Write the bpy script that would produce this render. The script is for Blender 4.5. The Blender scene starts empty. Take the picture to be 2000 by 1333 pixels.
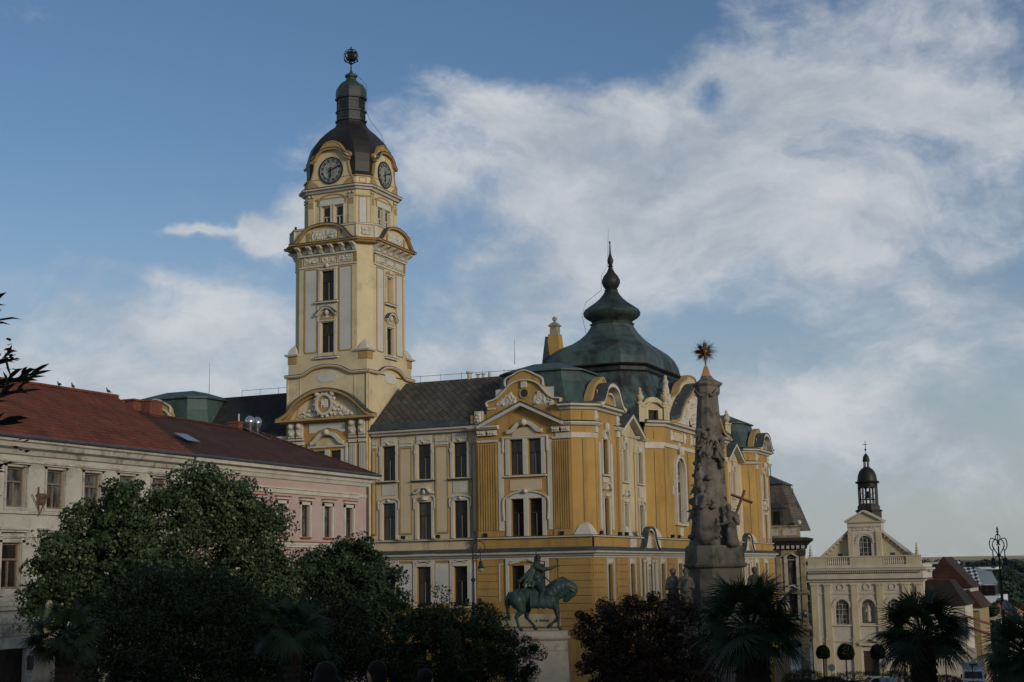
import bpy, bmesh, math, random
import numpy as np
from mathutils import Vector, Matrix, noise as mn
random.seed(7)
D=bpy.data; SC=bpy.context.scene; COL=SC.collection
PI=math.pi
# ---------------- camera, sky, sun, exposure ----------------
AZ=math.radians(23.9)                 # the square's long axis lies 23.9 degrees right of the view
F=2778.; HZ=1117.; ROLL=.0175
th=math.atan((HZ-666.5)*math.cos(ROLL)/F)
def rotW(d): return Vector((d[0]*math.cos(AZ)-d[1]*math.sin(AZ), d[0]*math.sin(AZ)+d[1]*math.cos(AZ), d[2]))
fw=Vector((0,math.cos(th),math.sin(th))); u0=Vector((0,-math.sin(th),math.cos(th))); r0=Vector((1,0,0))
cr,sr=math.cos(ROLL),math.sin(ROLL)
Rr=rotW(cr*r0-sr*u0); Uu=rotW(cr*u0+sr*r0); Ff=rotW(fw)
cam=D.objects.new('camera',D.cameras.new('camera')); COL.objects.link(cam)
cam.matrix_world=Matrix(((Rr.x,Uu.x,-Ff.x,0),(Rr.y,Uu.y,-Ff.y,0),(Rr.z,Uu.z,-Ff.z,0),(0,0,0,1)))
cam.data.lens=50; cam.data.sensor_width=36; cam.data.clip_start=.3; cam.data.clip_end=20000
SC.camera=cam
SC.view_settings.view_transform='Standard'; SC.view_settings.look='None'
SC.view_settings.exposure=-0.05; SC.view_settings.gamma=1
SUN_EL=math.radians(13); SUN_AZ=math.radians(118)   # compass angle from +Y towards +X
sd=Vector((math.sin(SUN_AZ)*math.cos(SUN_EL),math.cos(SUN_AZ)*math.cos(SUN_EL),math.sin(SUN_EL)))
sun=D.objects.new('sun',D.lights.new('sun','SUN')); COL.objects.link(sun)
sun.data.energy=1.9; sun.data.angle=math.radians(10); sun.data.color=(1,.9,.75)
sun.rotation_euler=sd.to_track_quat('Z','Y').to_euler()
wd=D.worlds.new("World"); SC.world=wd; wd.use_nodes=True
def build_world():
    nt=wd.node_tree; N=nt.nodes; L=nt.links
    for n in list(N): N.remove(n)
    out=N.new('ShaderNodeOutputWorld'); bg=N.new('ShaderNodeBackground'); L.new(bg.outputs[0],out.inputs[0])
    sky=N.new('ShaderNodeTexSky'); sky.sky_type='NISHITA'; sky.sun_disc=False
    sky.sun_elevation=SUN_EL; sky.sun_rotation=SUN_AZ; sky.altitude=200; sky.air_density=1.0; sky.dust_density=.6; sky.ozone_density=1.6
    tc=N.new('ShaderNodeTexCoord')
    def M(op,a,b=None,c=None):
        n=N.new('ShaderNodeMath'); n.operation=op
        for i,v in enumerate((a,b,c)):
            if v is None: continue
            if isinstance(v,(int,float)): n.inputs[i].default_value=v
            else: L.new(v,n.inputs[i])
        return n.outputs[0]
    rot=N.new('ShaderNodeMapping'); rot.vector_type='POINT'; rot.inputs['Rotation'].default_value=(0,0,-AZ); L.new(tc.outputs['Generated'],rot.inputs[0])
    sp=N.new('ShaderNodeSeparateXYZ'); L.new(rot.outputs[0],sp.inputs[0])
    az=M('ARCTAN2',sp.outputs[0],sp.outputs[1]); el=M('ARCSINE',sp.outputs[2])
    # u,v: azimuth and elevation in units of 0.36 rad, u=1 in the view's middle
    u=M('MULTIPLY_ADD',az,2.778,1.0); v=M('MULTIPLY',el,2.778)
    cmb=N.new('ShaderNodeCombineXYZ'); L.new(u,cmb.inputs[0]); L.new(v,cmb.inputs[1])
    def noise(scale,detail,rough,sx=1,sy=1,ang=0,dist=0,off=0,src=None):
        m=N.new('ShaderNodeMapping'); m.inputs['Rotation'].default_value=(0,0,ang); m.inputs['Scale'].default_value=(sx,sy,1); m.inputs['Location'].default_value=(off,off*.7,off)
        L.new(src or cmb.outputs[0],m.inputs[0])
        n=N.new('ShaderNodeTexNoise'); n.inputs['Scale'].default_value=scale; n.inputs['Detail'].default_value=detail; n.inputs['Roughness'].default_value=rough; n.inputs['Distortion'].default_value=dist
        L.new(m.outputs[0],n.inputs[0]); return n
    wp=noise(3.2,5,.6,off=3.1)
    # warp the coordinates so that cloud edges are ragged
    vm=N.new('ShaderNodeVectorMath'); vm.operation='MULTIPLY_ADD'; L.new(wp.outputs['Color'],vm.inputs[0]); vm.inputs[1].default_value=(.22,.16,0)
    vs=N.new('ShaderNodeVectorMath'); vs.operation='SUBTRACT'; L.new(cmb.outputs[0],vs.inputs[0]); vs.inputs[1].default_value=(.11,.08,0); L.new(vs.outputs[0],vm.inputs[2])
    sw=N.new('ShaderNodeSeparateXYZ'); L.new(vm.outputs[0],sw.inputs[0]); wu,wv=sw.outputs[0],sw.outputs[1]
    def blob(px,py,sx,sy,ang,amp):
        cx,cy=px/1000.,(1117-py)/1000.; a=math.radians(ang); ca,sa=math.cos(a),math.sin(a)
        du=M('SUBTRACT',wu,cx); dv=M('SUBTRACT',wv,cy)
        p=M('ADD',M('MULTIPLY',du,ca/sx),M('MULTIPLY',dv,sa/sx)); q=M('ADD',M('MULTIPLY',du,-sa/sy),M('MULTIPLY',dv,ca/sy))
        r=M('ADD',M('MULTIPLY',p,p),M('MULTIPLY',q,q))
        return M('MULTIPLY',M('POWER',2.718,M('MULTIPLY',r,-1)),amp)
    B=CLOUDS
    s=None
    for b in B:
        g=blob(*b); s=g if s is None else M('ADD',s,g)
    n1=noise(2.6,9,.62,1,1.7,math.radians(22),.3,off=1.3,src=vm.outputs[0])
    n2=noise(9,8,.65,1,1.5,math.radians(30),.2,off=7.7)
    n3=noise(1.3,4,.5,1,2.4,math.radians(-18),.2,off=4.2)
    d=M('ADD',M('MULTIPLY_ADD',n1.outputs[0],1.5,-.75),M('MULTIPLY_ADD',n2.outputs[0],.85,-.425))
    d=M('ADD',M('ADD',d,M('MULTIPLY_ADD',n3.outputs[0],.5,-.25)),s)
    mr=N.new('ShaderNodeMapRange'); mr.interpolation_type='SMOOTHSTEP'; mr.inputs[1].default_value=-.22; mr.inputs[2].default_value=.66; L.new(d,mr.inputs[0])
    # haze near the horizon
    hz=N.new('ShaderNodeMapRange'); hz.interpolation_type='SMOOTHERSTEP'; hz.inputs[1].default_value=.95; hz.inputs[2].default_value=-.10; hz.inputs[3].default_value=0; hz.inputs[4].default_value=.75; L.new(v,hz.inputs[0])
    cc=N.new('ShaderNodeValToRGB'); L.new(n1.outputs[0],cc.inputs[0])
    cc.color_ramp.elements[0].position=.34; cc.color_ramp.elements[0].color=(.34,.40,.47,1)
    cc.color_ramp.elements[1].position=.62; cc.color_ramp.elements[1].color=(.64,.66,.69,1)
    def mix(f,a,b):
        m=N.new('ShaderNodeMix'); m.data_type='RGBA'
        if isinstance(f,(int,float)): m.inputs[0].default_value=f
        else: L.new(f,m.inputs[0])
        for i,x in ((6,a),(7,b)):
            if isinstance(x,tuple): m.inputs[i].default_value=x
            else: L.new(x,m.inputs[i])
        return m.outputs[2]
    k=N.new('ShaderNodeVectorMath'); k.operation='MULTIPLY'; L.new(sky.outputs[0],k.inputs[0]); k.inputs[1].default_value=SKYMUL
    base=k.outputs[0]
    c1=mix(hz.outputs[0],base,(.40,.43,.46,1))
    c2=mix(M('MULTIPLY',mr.outputs[0],.9),c1,cc.outputs[0])
    ten=N.new('ShaderNodeVectorMath'); ten.operation='MULTIPLY'; L.new(c2,ten.inputs[0]); ten.inputs[1].default_value=(10,10,10)
    L.new(ten.outputs[0],bg.inputs[0]); bg.inputs[1].default_value=.1
CLOUDS=[(1400,330,.36,.16,14,.62),(960,225,.16,.05,-22,.55),(1130,300,.25,.11,-10,.5),(1420,165,.10,.05,-25,.5),(1650,235,.30,.05,-6,.5),(1900,290,.25,.05,-12,.45),(1250,450,.3,.15,5,.45),(1700,480,.45,.16,12,.3),(1000,620,.3,.07,10,.3),
        (495,445,.035,.03,0,1.6),(530,470,.05,.02,0,.8),(380,456,.07,.012,0,.9),(250,540,.35,.03,-14,.32),(150,660,.3,.03,-6,.22),(450,650,.2,.04,8,.35),(590,405,.05,.05,10,.8),(540,470,.06,.03,0,.4),(80,740,.34,.05,-8,.75),(330,760,.2,.03,4,.35),(800,380,.07,.08,-30,.6),
        (1600,850,.30,.07,-14,.75),(1450,800,.12,.03,-10,.4),(900,720,.25,.05,5,.5),(1800,640,.2,.15,-35,.3),(200,600,.4,.05,-12,.32),(1900,40,.3,.08,0,.12),(1700,130,.3,.05,-8,.2),(1650,950,.4,.05,0,.3),
        (350,150,.5,.30,0,-.5),(1000,70,.40,.10,0,-.75),(1425,212,.045,.028,0,-.9),(1350,640,.20,.08,12,-.45),(1560,330,.10,.03,0,-.15),(1750,330,.2,.03,-4,-.15),(700,600,.14,.12,0,-.25),(100,400,.3,.2,0,-.2),(1550,700,.12,.06,0,-.35),(1250,90,.15,.08,0,-.5)]
SKYMUL=(.072,.084,.099)
build_world()
# ---------------- helpers ----------------
def tag(o,label=None,cat=None,group=None,kind=None):
    if label: o['label']=label
    if cat: o['category']=cat
    if group: o['group']=group
    if kind: o['kind']=kind
    return o
def empty(name,loc=(0,0,0),label=None,cat=None,group=None,rz=0):
    o=D.objects.new(name,None); COL.objects.link(o); o.location=loc; o.rotation_euler=(0,0,rz); o.empty_display_size=.5
    return tag(o,label,cat,group)
def F0(u,o,z): return (u,o,z)
def FP(p0,p1,z0=0):
    d=Vector((p1[0]-p0[0],p1[1]-p0[1])); d.normalize()
    def f(u,o,z): return (p0[0]+d.x*u+d.y*o, p0[1]+d.y*u-d.x*o, z+z0)
    return f
def FA(u,o,z): return (u,104-o,z)
def FB(u,o,z): return (-39.7+o,u,z)
def FL(u,o,z): return (-48+o,u,z)
def FD(cx,cy,cz=0,turn=0):
    # frame at (cx,cy): u to the right as seen from the square's upper end, o towards the viewer side, z up
    a=math.atan2(cx,cy)-turn; ca,sa=math.cos(a),math.sin(a)
    def f(u,o,z): return (cx+ca*u-sa*o, cy-sa*u-ca*o, cz+z)
    return f
def ground(x,y):
    return -1.7+.02*max(-60,min(60,x))-.069*min(y,230)-.03*max(0,y-230) if y<1000 else -1.7-.069*230-.03*770
class MB:
    def __init__(s,fr=F0): s.V=[];s.P=[];s.f=fr
    def add(s,vs,fs,fr=None):
        fr=fr or s.f; n=len(s.V); s.V+= [fr(*v) for v in vs]; s.P+=[tuple(i+n for i in f) for f in fs]; return s
    def box(s,u0,u1,o0,o1,z0,z1,fr=None):
        return s.add([(u0,o0,z0),(u1,o0,z0),(u1,o1,z0),(u0,o1,z0),(u0,o0,z1),(u1,o0,z1),(u1,o1,z1),(u0,o1,z1)],
              [(0,3,2,1),(4,5,6,7),(0,1,5,4),(1,2,6,5),(2,3,7,6),(3,0,4,7)],fr)
    def prism(s,pts,o0,o1,fr=None):
        n=len(pts); vs=[(u,o0,z) for u,z in pts]+[(u,o1,z) for u,z in pts]
        return s.add(vs,[tuple(range(n)),tuple(range(2*n-1,n-1,-1))]+[(i,(i+1)%n,n+(i+1)%n,n+i) for i in range(n)],fr)
    def prismz(s,pts,z0,z1,fr=None):
        n=len(pts); vs=[(u,o,z0) for u,o in pts]+[(u,o,z1) for u,o in pts]
        return s.add(vs,[tuple(range(n)),tuple(range(2*n-1,n-1,-1))]+[(i,(i+1)%n,n+(i+1)%n,n+i) for i in range(n)],fr)
    def loft(s,rings,cap=True,fr=None):
        n=len(rings[0]); vs=[p for r in rings for p in r]; fs=[]
        for k in range(len(rings)-1):
            for i in range(n): fs.append((k*n+i,k*n+(i+1)%n,(k+1)*n+(i+1)%n,(k+1)*n+i))
        if cap: fs+= [tuple(range(n))[::-1], tuple(range((len(rings)-1)*n,len(rings)*n))]
        return s.add(vs,fs,fr)
    def lathe(s,cu,co,prof,n=16,rot=0,fr=None,cap=True):
        return s.loft([[(cu+r*math.cos(rot+2*PI*i/n),co+r*math.sin(rot+2*PI*i/n),z) for i in range(n)] for r,z in prof],cap,fr)
    def octo(s,cu,co,secs,fr=None):
        # secs: (z,hx,hy,c) chamfered rectangles
        R=[]
        for z,hx,hy,c in secs:
            R.append([(cu+a,co+b,z) for a,b in ((-hx+c,-hy),(hx-c,-hy),(hx,-hy+c),(hx,hy-c),(hx-c,hy),(-hx+c,hy),(-hx,hy-c),(-hx,-hy+c))])
        return s.loft(R,True,fr)
    def mould(s,path,w,o0,o1,closed=False,fr=None):
        n=len(path); L=[];R=[]
        for i in range(n):
            a=path[(i-1)%n] if (closed or i>0) else None; b=path[i]; c=path[(i+1)%n] if (closed or i<n-1) else None
            ds=[]
            if a is not None: ds.append(Vector((b[0]-a[0],b[1]-a[1])).normalized())
            if c is not None: ds.append(Vector((c[0]-b[0],c[1]-b[1])).normalized())
            t=sum(ds,Vector((0,0))); t=t.normalized() if t.length>1e-6 else ds[0]
            k=1/max(.5,t.dot(ds[0])); nn=Vector((-t.y,t.x))*w/2*k
            L.append((b[0]+nn.x,b[1]+nn.y)); R.append((b[0]-nn.x,b[1]-nn.y))
        vs=[];fs=[]
        for i in range(n): vs+=[(L[i][0],o0,L[i][1]),(L[i][0],o1,L[i][1]),(R[i][0],o1,R[i][1]),(R[i][0],o0,R[i][1])]
        for i in range(n if closed else n-1):
            j=(i+1)%n
            for k in range(4): fs.append((i*4+k,j*4+k,j*4+(k+1)%4,i*4+(k+1)%4))
        if not closed: fs+=[(0,1,2,3),((n-1)*4+3,(n-1)*4+2,(n-1)*4+1,(n-1)*4)]
        return s.add(vs,fs,fr)
    def sweep(s,plan,prof,closed=False):
        # plan (x,y) with outward on the right of travel; prof closed polygon (out,z)
        n=len(plan); m=len(prof); vs=[];fs=[]
        for i in range(n):
            ds=[]
            b=Vector(plan[i])
            if closed or i>0: ds.append((b-Vector(plan[(i-1)%n])).normalized())
            if closed or i<n-1: ds.append((Vector(plan[(i+1)%n])-b).normalized())
            t=sum(ds,Vector((0,0))).normalized(); k=1/max(.4,t.dot(ds[0])); nn=Vector((t.y,-t.x))*k
            for o,z in prof: vs.append((b.x+nn.x*o,b.y+nn.y*o,z))
        for i in range(n if closed else n-1):
            j=(i+1)%n
            for k in range(m): fs.append((i*m+k,j*m+k,j*m+(k+1)%m,i*m+(k+1)%m))
        if not closed: fs+=[tuple(range(m)),tuple(range(n*m-1,(n-1)*m-1,-1))]
        return s.add(vs,fs,F0)
    def tube(s,path,r,n=6,fr=None,r1=None,closed=False):
        fr=fr or s.f; P=[Vector(fr(*p)) for p in path]; k=len(P); vs=[];fs=[]
        for i in range(k):
            t=((P[(i+1)%k] if (i<k-1 or closed) else P[i])-(P[i-1] if (i>0 or closed) else P[i]))
            if t.length<1e-9: t=Vector((0,0,1))
            t.normalize(); a=Vector((0,0,1)) if abs(t.z)<.9 else Vector((1,0,0)); x=t.cross(a).normalized(); y=t.cross(x)
            rr=r if r1 is None else r+(r1-r)*i/(k-1)
            for j in range(n): vs.append(tuple(P[i]+x*rr*math.cos(2*PI*j/n)+y*rr*math.sin(2*PI*j/n)))
        for i in range(k if closed else k-1):
            q=(i+1)%k
            for j in range(n): fs.append((i*n+j,i*n+(j+1)%n,q*n+(j+1)%n,q*n+j))
        if not closed: fs+=[tuple(range(n)),tuple(range(k*n-1,(k-1)*n-1,-1))]
        return s.add(vs,fs,F0)
    def wall(s,u0,u1,z0,z1,ops,o=0,depth=.35,fr=None):
        us=sorted({u0,u1}|{a for q in ops for a in q[:2] if u0<a<u1}); zs=sorted({z0,z1}|{a for q in ops for a in q[2:4] if z0<a<z1})
        for i in range(len(us)-1):
            for j in range(len(zs)-1):
                cu,cz=(us[i]+us[i+1])/2,(zs[j]+zs[j+1])/2
                if any(q[0]<cu<q[1] and q[2]<cz<q[3] for q in ops): continue
                s.add([(us[i],o,zs[j]),(us[i+1],o,zs[j]),(us[i+1],o,zs[j+1]),(us[i],o,zs[j+1])],[(0,1,2,3)],fr)
        for a,b,c,d in [q[:4] for q in ops]:
            s.add([(a,o,c),(b,o,c),(b,o,d),(a,o,d),(a,o-depth,c),(b,o-depth,c),(b,o-depth,d),(a,o-depth,d)],[(0,4,5,1),(1,5,6,2),(2,6,7,3),(3,7,4,0)],fr)
        return s
    def relief(s,u0,u1,z0,z1,o,amp=.12,nu=18,nz=10,sc=3.,seed=0,mask=None,fr=None):
        vs=[];fs=[];idx={}
        for i in range(nu+1):
            for j in range(nz+1):
                u=u0+(u1-u0)*i/nu; z=z0+(z1-z0)*j/nz
                m=mask(i/nu,j/nz) if mask else 1
                e=min(i,nu-i,j,nz-j)
                h=(abs(mn.noise(Vector((u*sc+seed*7.1,z*sc,seed)))) *1.6+.15)*amp if e>0 else -.02
                if m<=0: h=-.04
                vs.append((u,o+h,z))
        for i in range(nu):
            for j in range(nz):
                a=i*(nz+1)+j; fs.append((a,a+nz+1,a+nz+2,a+1))
        return s.add(vs,fs,fr)
    def ball(s,c,r,n=8,fr=None,sz=1.):
        cu,co,cz=c; pr=[(max(.001,r*math.sin(PI*k/n)),cz-r*sz*math.cos(PI*k/n)) for k in range(n+1)]
        return s.lathe(cu,co,pr,max(8,n),0,fr)
    def build(s,name,mat,parent=None,smooth=False,bevel=0):
        me=D.meshes.new(name); me.from_pydata(s.V,[],s.P); me.update()
        bm=bmesh.new(); bm.from_mesh(me); bmesh.ops.remove_doubles(bm,verts=bm.verts,dist=1e-5); bmesh.ops.recalc_face_normals(bm,faces=bm.faces); bm.to_mesh(me); bm.free()
        if smooth:
            for p in me.polygons: p.use_smooth=True
        me.materials.append(mat); o=D.objects.new(name,me); COL.objects.link(o)
        if parent:
            o.parent=parent; o.matrix_parent_inverse=PINV(parent)
        if smooth=='auto':
            m=o.modifiers.new('es','EDGE_SPLIT'); m.split_angle=math.radians(35)
        if bevel:
            b=o.modifiers.new('bevel','BEVEL'); b.width=bevel; b.segments=2; b.limit_method='ANGLE'; b.angle_limit=math.radians(40)
        return o
    def build_parts(s,name,mat,parent=None,smooth=False,key=None):
        """one object for each separate piece in the builder (or for each zone of pieces when key is given)"""
        n=len(s.V); par=list(range(n))
        def find(a):
            while par[a]!=a: par[a]=par[par[a]]; a=par[a]
            return a
        for p in s.P:
            for q in p[1:]: par[find(q)]=find(p[0])
        g={}
        for p in s.P: g.setdefault(find(p[0]),[]).append(p)
        if key=='near':
            B=[]
            for k,ps in g.items():
                a=np.array([s.V[i] for p in ps for i in p]); B.append([a.min(0)-.1,a.max(0)+.1,ps])
            ch=True
            while ch:
                ch=False; out=[]
                for b in B:
                    for q in out:
                        if (b[0]<=q[1]).all() and (q[0]<=b[1]).all(): q[0]=np.minimum(q[0],b[0]); q[1]=np.maximum(q[1],b[1]); q[2]=q[2]+b[2]; ch=True; break
                    else: out.append(b)
                B=out
            g={i:b[2] for i,b in enumerate(B)}
        elif key:
            h={}
            for k,ps in g.items():
                ids={i for p in ps for i in p}; c=[sum(s.V[i][q] for i in ids)/len(ids) for q in range(3)]; h.setdefault(key(*c),[]).extend(ps)
            g=h
        for k,ps in g.items():
            ids=sorted({i for p in ps for i in p}); mp={i:j for j,i in enumerate(ids)}; m=MB(); m.V=[s.V[i] for i in ids]; m.P=[tuple(mp[i] for i in p) for p in ps]; m.build(name,mat,parent,smooth)
def PINV(p):
    return Matrix() if p.parent else Matrix.LocRotScale(p.location,p.rotation_euler,p.scale).inverted()
def arc(cu,cz,r,a0,a1,n=12,rz=None):
    rz=rz or r
    return [(cu+r*math.cos(math.radians(a0+(a1-a0)*i/n)),cz+rz*math.sin(math.radians(a0+(a1-a0)*i/n))) for i in range(n+1)]
def smoothpath(pts,k=4):
    out=[]
    n=len(pts)
    for i in range(n-1):
        p0=pts[max(i-1,0)];p1=pts[i];p2=pts[i+1];p3=pts[min(i+2,n-1)]
        for t in range(k):
            t/=k
            out.append(tuple(.5*((2*p1[q])+(-p0[q]+p2[q])*t+(2*p0[q]-5*p1[q]+4*p2[q]-p3[q])*t*t+(-p0[q]+3*p1[q]-3*p2[q]+p3[q])*t**3) for q in range(len(p1))))
    out.append(tuple(pts[-1])); return out
def organic(prims,vox,name,mat,parent=None,fr=F0,sm=4):
    """one continuous surface grown over tapered limbs ('c',p0,p1,r0,r1) and ellipsoids ('e',c,(ru,ro,rz)[,tilt])"""
    bm=bmesh.new()
    for p in prims:
        if p[0]=='c':
            a,b=Vector(p[1]),Vector(p[2]); L=(b-a).length; n=max(2,int(L/max(min(p[3],p[4])*.5,.01))); n=min(n,16)
            for i in range(n+1):
                t=i/n; r=p[3]+(p[4]-p[3])*t
                bmesh.ops.create_icosphere(bm,subdivisions=2,radius=r,matrix=Matrix.Translation(a.lerp(b,t)))
        else:
            m=Matrix.Translation(p[1]) @ (Matrix.Rotation(p[3],4,'Y') if len(p)>3 else Matrix()) @ Matrix.Diagonal((*p[2],1))
            bmesh.ops.create_icosphere(bm,subdivisions=2,radius=1,matrix=m)
    for v in bm.verts: v.co=Vector(fr(*v.co))
    me=D.meshes.new(name); bm.to_mesh(me); bm.free()
    o=D.objects.new(name,me); COL.objects.link(o)
    r=o.modifiers.new('r','REMESH'); r.mode='VOXEL'; r.voxel_size=vox; r.use_smooth_shade=True
    if sm:
        s=o.modifiers.new('s','SMOOTH'); s.iterations=sm; s.factor=.5
    dg=bpy.context.evaluated_depsgraph_get(); ev=o.evaluated_get(dg); m2=D.meshes.new_from_object(ev); o.modifiers.clear(); o.data=m2; D.meshes.remove(me); m2.name=name
    m2.materials.clear(); m2.materials.append(mat)
    for p in m2.polygons: p.use_smooth=True
    if parent: o.parent=parent; o.matrix_parent_inverse=PINV(parent)
    return o
# ---------------- materials ----------------
def newmat(name):
    m=D.materials.new(name); m.use_nodes=True; nt=m.node_tree; return m,nt,nt.nodes,nt.links,nt.nodes['Principled BSDF']
def mat(name,col,rough=.85,var=.18,sc=.6,dirt=None,dsc=.35,dirtamt=.5,bump=.0,bsc=20,metal=0,streak=False,spec=.3):
    """surface with soft tone variation, blotches / rain streaks of its own and a fine grain"""
    m,nt,N,L,b=newmat(name)
    tc=N.new('ShaderNodeTexCoord')
    n=N.new('ShaderNodeTexNoise'); n.inputs['Scale'].default_value=sc; n.inputs['Detail'].default_value=6; n.inputs['Roughness'].default_value=.6; L.new(tc.outputs['Object'],n.inputs[0])
    r=N.new('ShaderNodeMapRange'); r.inputs[1].default_value=.3; r.inputs[2].default_value=.7; r.inputs[3].default_value=1-var; r.inputs[4].default_value=1+var; L.new(n.outputs[0],r.inputs[0])
    mx=N.new('ShaderNodeVectorMath'); mx.operation='SCALE'; mx.inputs[0].default_value=col; L.new(r.outputs[0],mx.inputs['Scale'])
    last=mx.outputs[0]
    if dirt:
        mp=N.new('ShaderNodeMapping'); mp.inputs['Scale'].default_value=(1,1,.12) if streak else (1,1,1); L.new(tc.outputs['Object'],mp.inputs[0])
        d=N.new('ShaderNodeTexNoise'); d.inputs['Scale'].default_value=dsc; d.inputs['Detail'].default_value=8; d.inputs['Roughness'].default_value=.7; L.new(mp.outputs[0],d.inputs[0])
        q=N.new('ShaderNodeMapRange'); q.interpolation_type='SMOOTHSTEP'; q.inputs[1].default_value=.48; q.inputs[2].default_value=.66; q.inputs[4].default_value=dirtamt; L.new(d.outputs[0],q.inputs[0])
        k=N.new('ShaderNodeMix'); k.data_type='RGBA'; L.new(q.outputs[0],k.inputs[0]); L.new(last,k.inputs[6]); k.inputs[7].default_value=(*dirt,1); last=k.outputs[2]
    L.new(last,b.inputs['Base Color']); b.inputs['Roughness'].default_value=rough; b.inputs['Metallic'].default_value=metal; b.inputs['Specular IOR Level'].default_value=spec
    if bump:
        bn=N.new('ShaderNodeTexNoise'); bn.inputs['Scale'].default_value=bsc; bn.inputs['Detail'].default_value=4; L.new(tc.outputs['Object'],bn.inputs[0])
        bp=N.new('ShaderNodeBump'); bp.inputs['Strength'].default_value=bump; bp.inputs['Distance'].default_value=.05; L.new(bn.outputs[0],bp.inputs['Height']); L.new(bp.outputs[0],b.inputs['Normal'])
    return m
def tilemat(name,c1,c2,scale,axis,rowh=.5,ratio=.5,diamond=False,mortar=(.02,.02,.02),bump=.6,patch=None):
    """roof covering: rows of tiles or diamond slates; axis is the horizontal axis along the eaves"""
    m,nt,N,L,b=newmat(name); tc=N.new('ShaderNodeTexCoord'); s=N.new('ShaderNodeSeparateXYZ'); L.new(tc.outputs['Object'],s.inputs[0])
    c=N.new('ShaderNodeCombineXYZ'); L.new(s.outputs[0 if axis=='x' else 1],c.inputs[0]); L.new(s.outputs[2],c.inputs[1])
    mp=N.new('ShaderNodeMapping'); L.new(c.outputs[0],mp.inputs[0]); mp.inputs['Scale'].default_value=(1,1.35,1)
    if diamond: mp.inputs['Rotation'].default_value=(0,0,math.radians(45)); 
    br=N.new('ShaderNodeTexBrick'); L.new(mp.outputs[0],br.inputs[0]); br.inputs['Scale'].default_value=scale; br.inputs['Color1'].default_value=(*c1,1); br.inputs['Color2'].default_value=(*c2,1); br.inputs['Mortar'].default_value=(*mortar,1)
    br.inputs['Mortar Size'].default_value=.03; br.inputs['Brick Width'].default_value=ratio; br.inputs['Row Height'].default_value=rowh; br.offset=0 if diamond else .5
    n=N.new('ShaderNodeTexNoise'); n.inputs['Scale'].default_value=.6; n.inputs['Detail'].default_value=10; n.inputs['Roughness'].default_value=.65; L.new(tc.outputs['Object'],n.inputs[0])
    r=N.new('ShaderNodeMapRange'); r.inputs[1].default_value=.3; r.inputs[2].default_value=.7; r.inputs[3].default_value=.62; r.inputs[4].default_value=1.35; L.new(n.outputs[0],r.inputs[0])
    v=N.new('ShaderNodeVectorMath'); v.operation='SCALE'; L.new(br.outputs[0],v.inputs[0]); L.new(r.outputs[0],v.inputs['Scale']); last=v.outputs[0]
    if patch:
        d=N.new('ShaderNodeTexNoise'); d.inputs['Scale'].default_value=.8; d.inputs['Detail'].default_value=9; d.inputs['Roughness'].default_value=.7; L.new(tc.outputs['Object'],d.inputs[0])
        q=N.new('ShaderNodeMapRange'); q.inputs[1].default_value=.5; q.inputs[2].default_value=.7; q.inputs[4].default_value=.8; L.new(d.outputs[0],q.inputs[0])
        k=N.new('ShaderNodeMix'); k.data_type='RGBA'; L.new(q.outputs[0],k.inputs[0]); L.new(last,k.inputs[6]); k.inputs[7].default_value=(*patch,1); last=k.outputs[2]
    L.new(last,b.inputs['Base Color']); b.inputs['Roughness'].default_value=.8; b.inputs['Specular IOR Level'].default_value=.25
    bp=N.new('ShaderNodeBump'); bp.inputs['Strength'].default_value=bump; bp.inputs['Distance'].default_value=.04; L.new(br.outputs['Fac'],bp.inputs['Height']); bp.invert=True; L.new(bp.outputs[0],b.inputs['Normal'])
    return m
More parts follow.
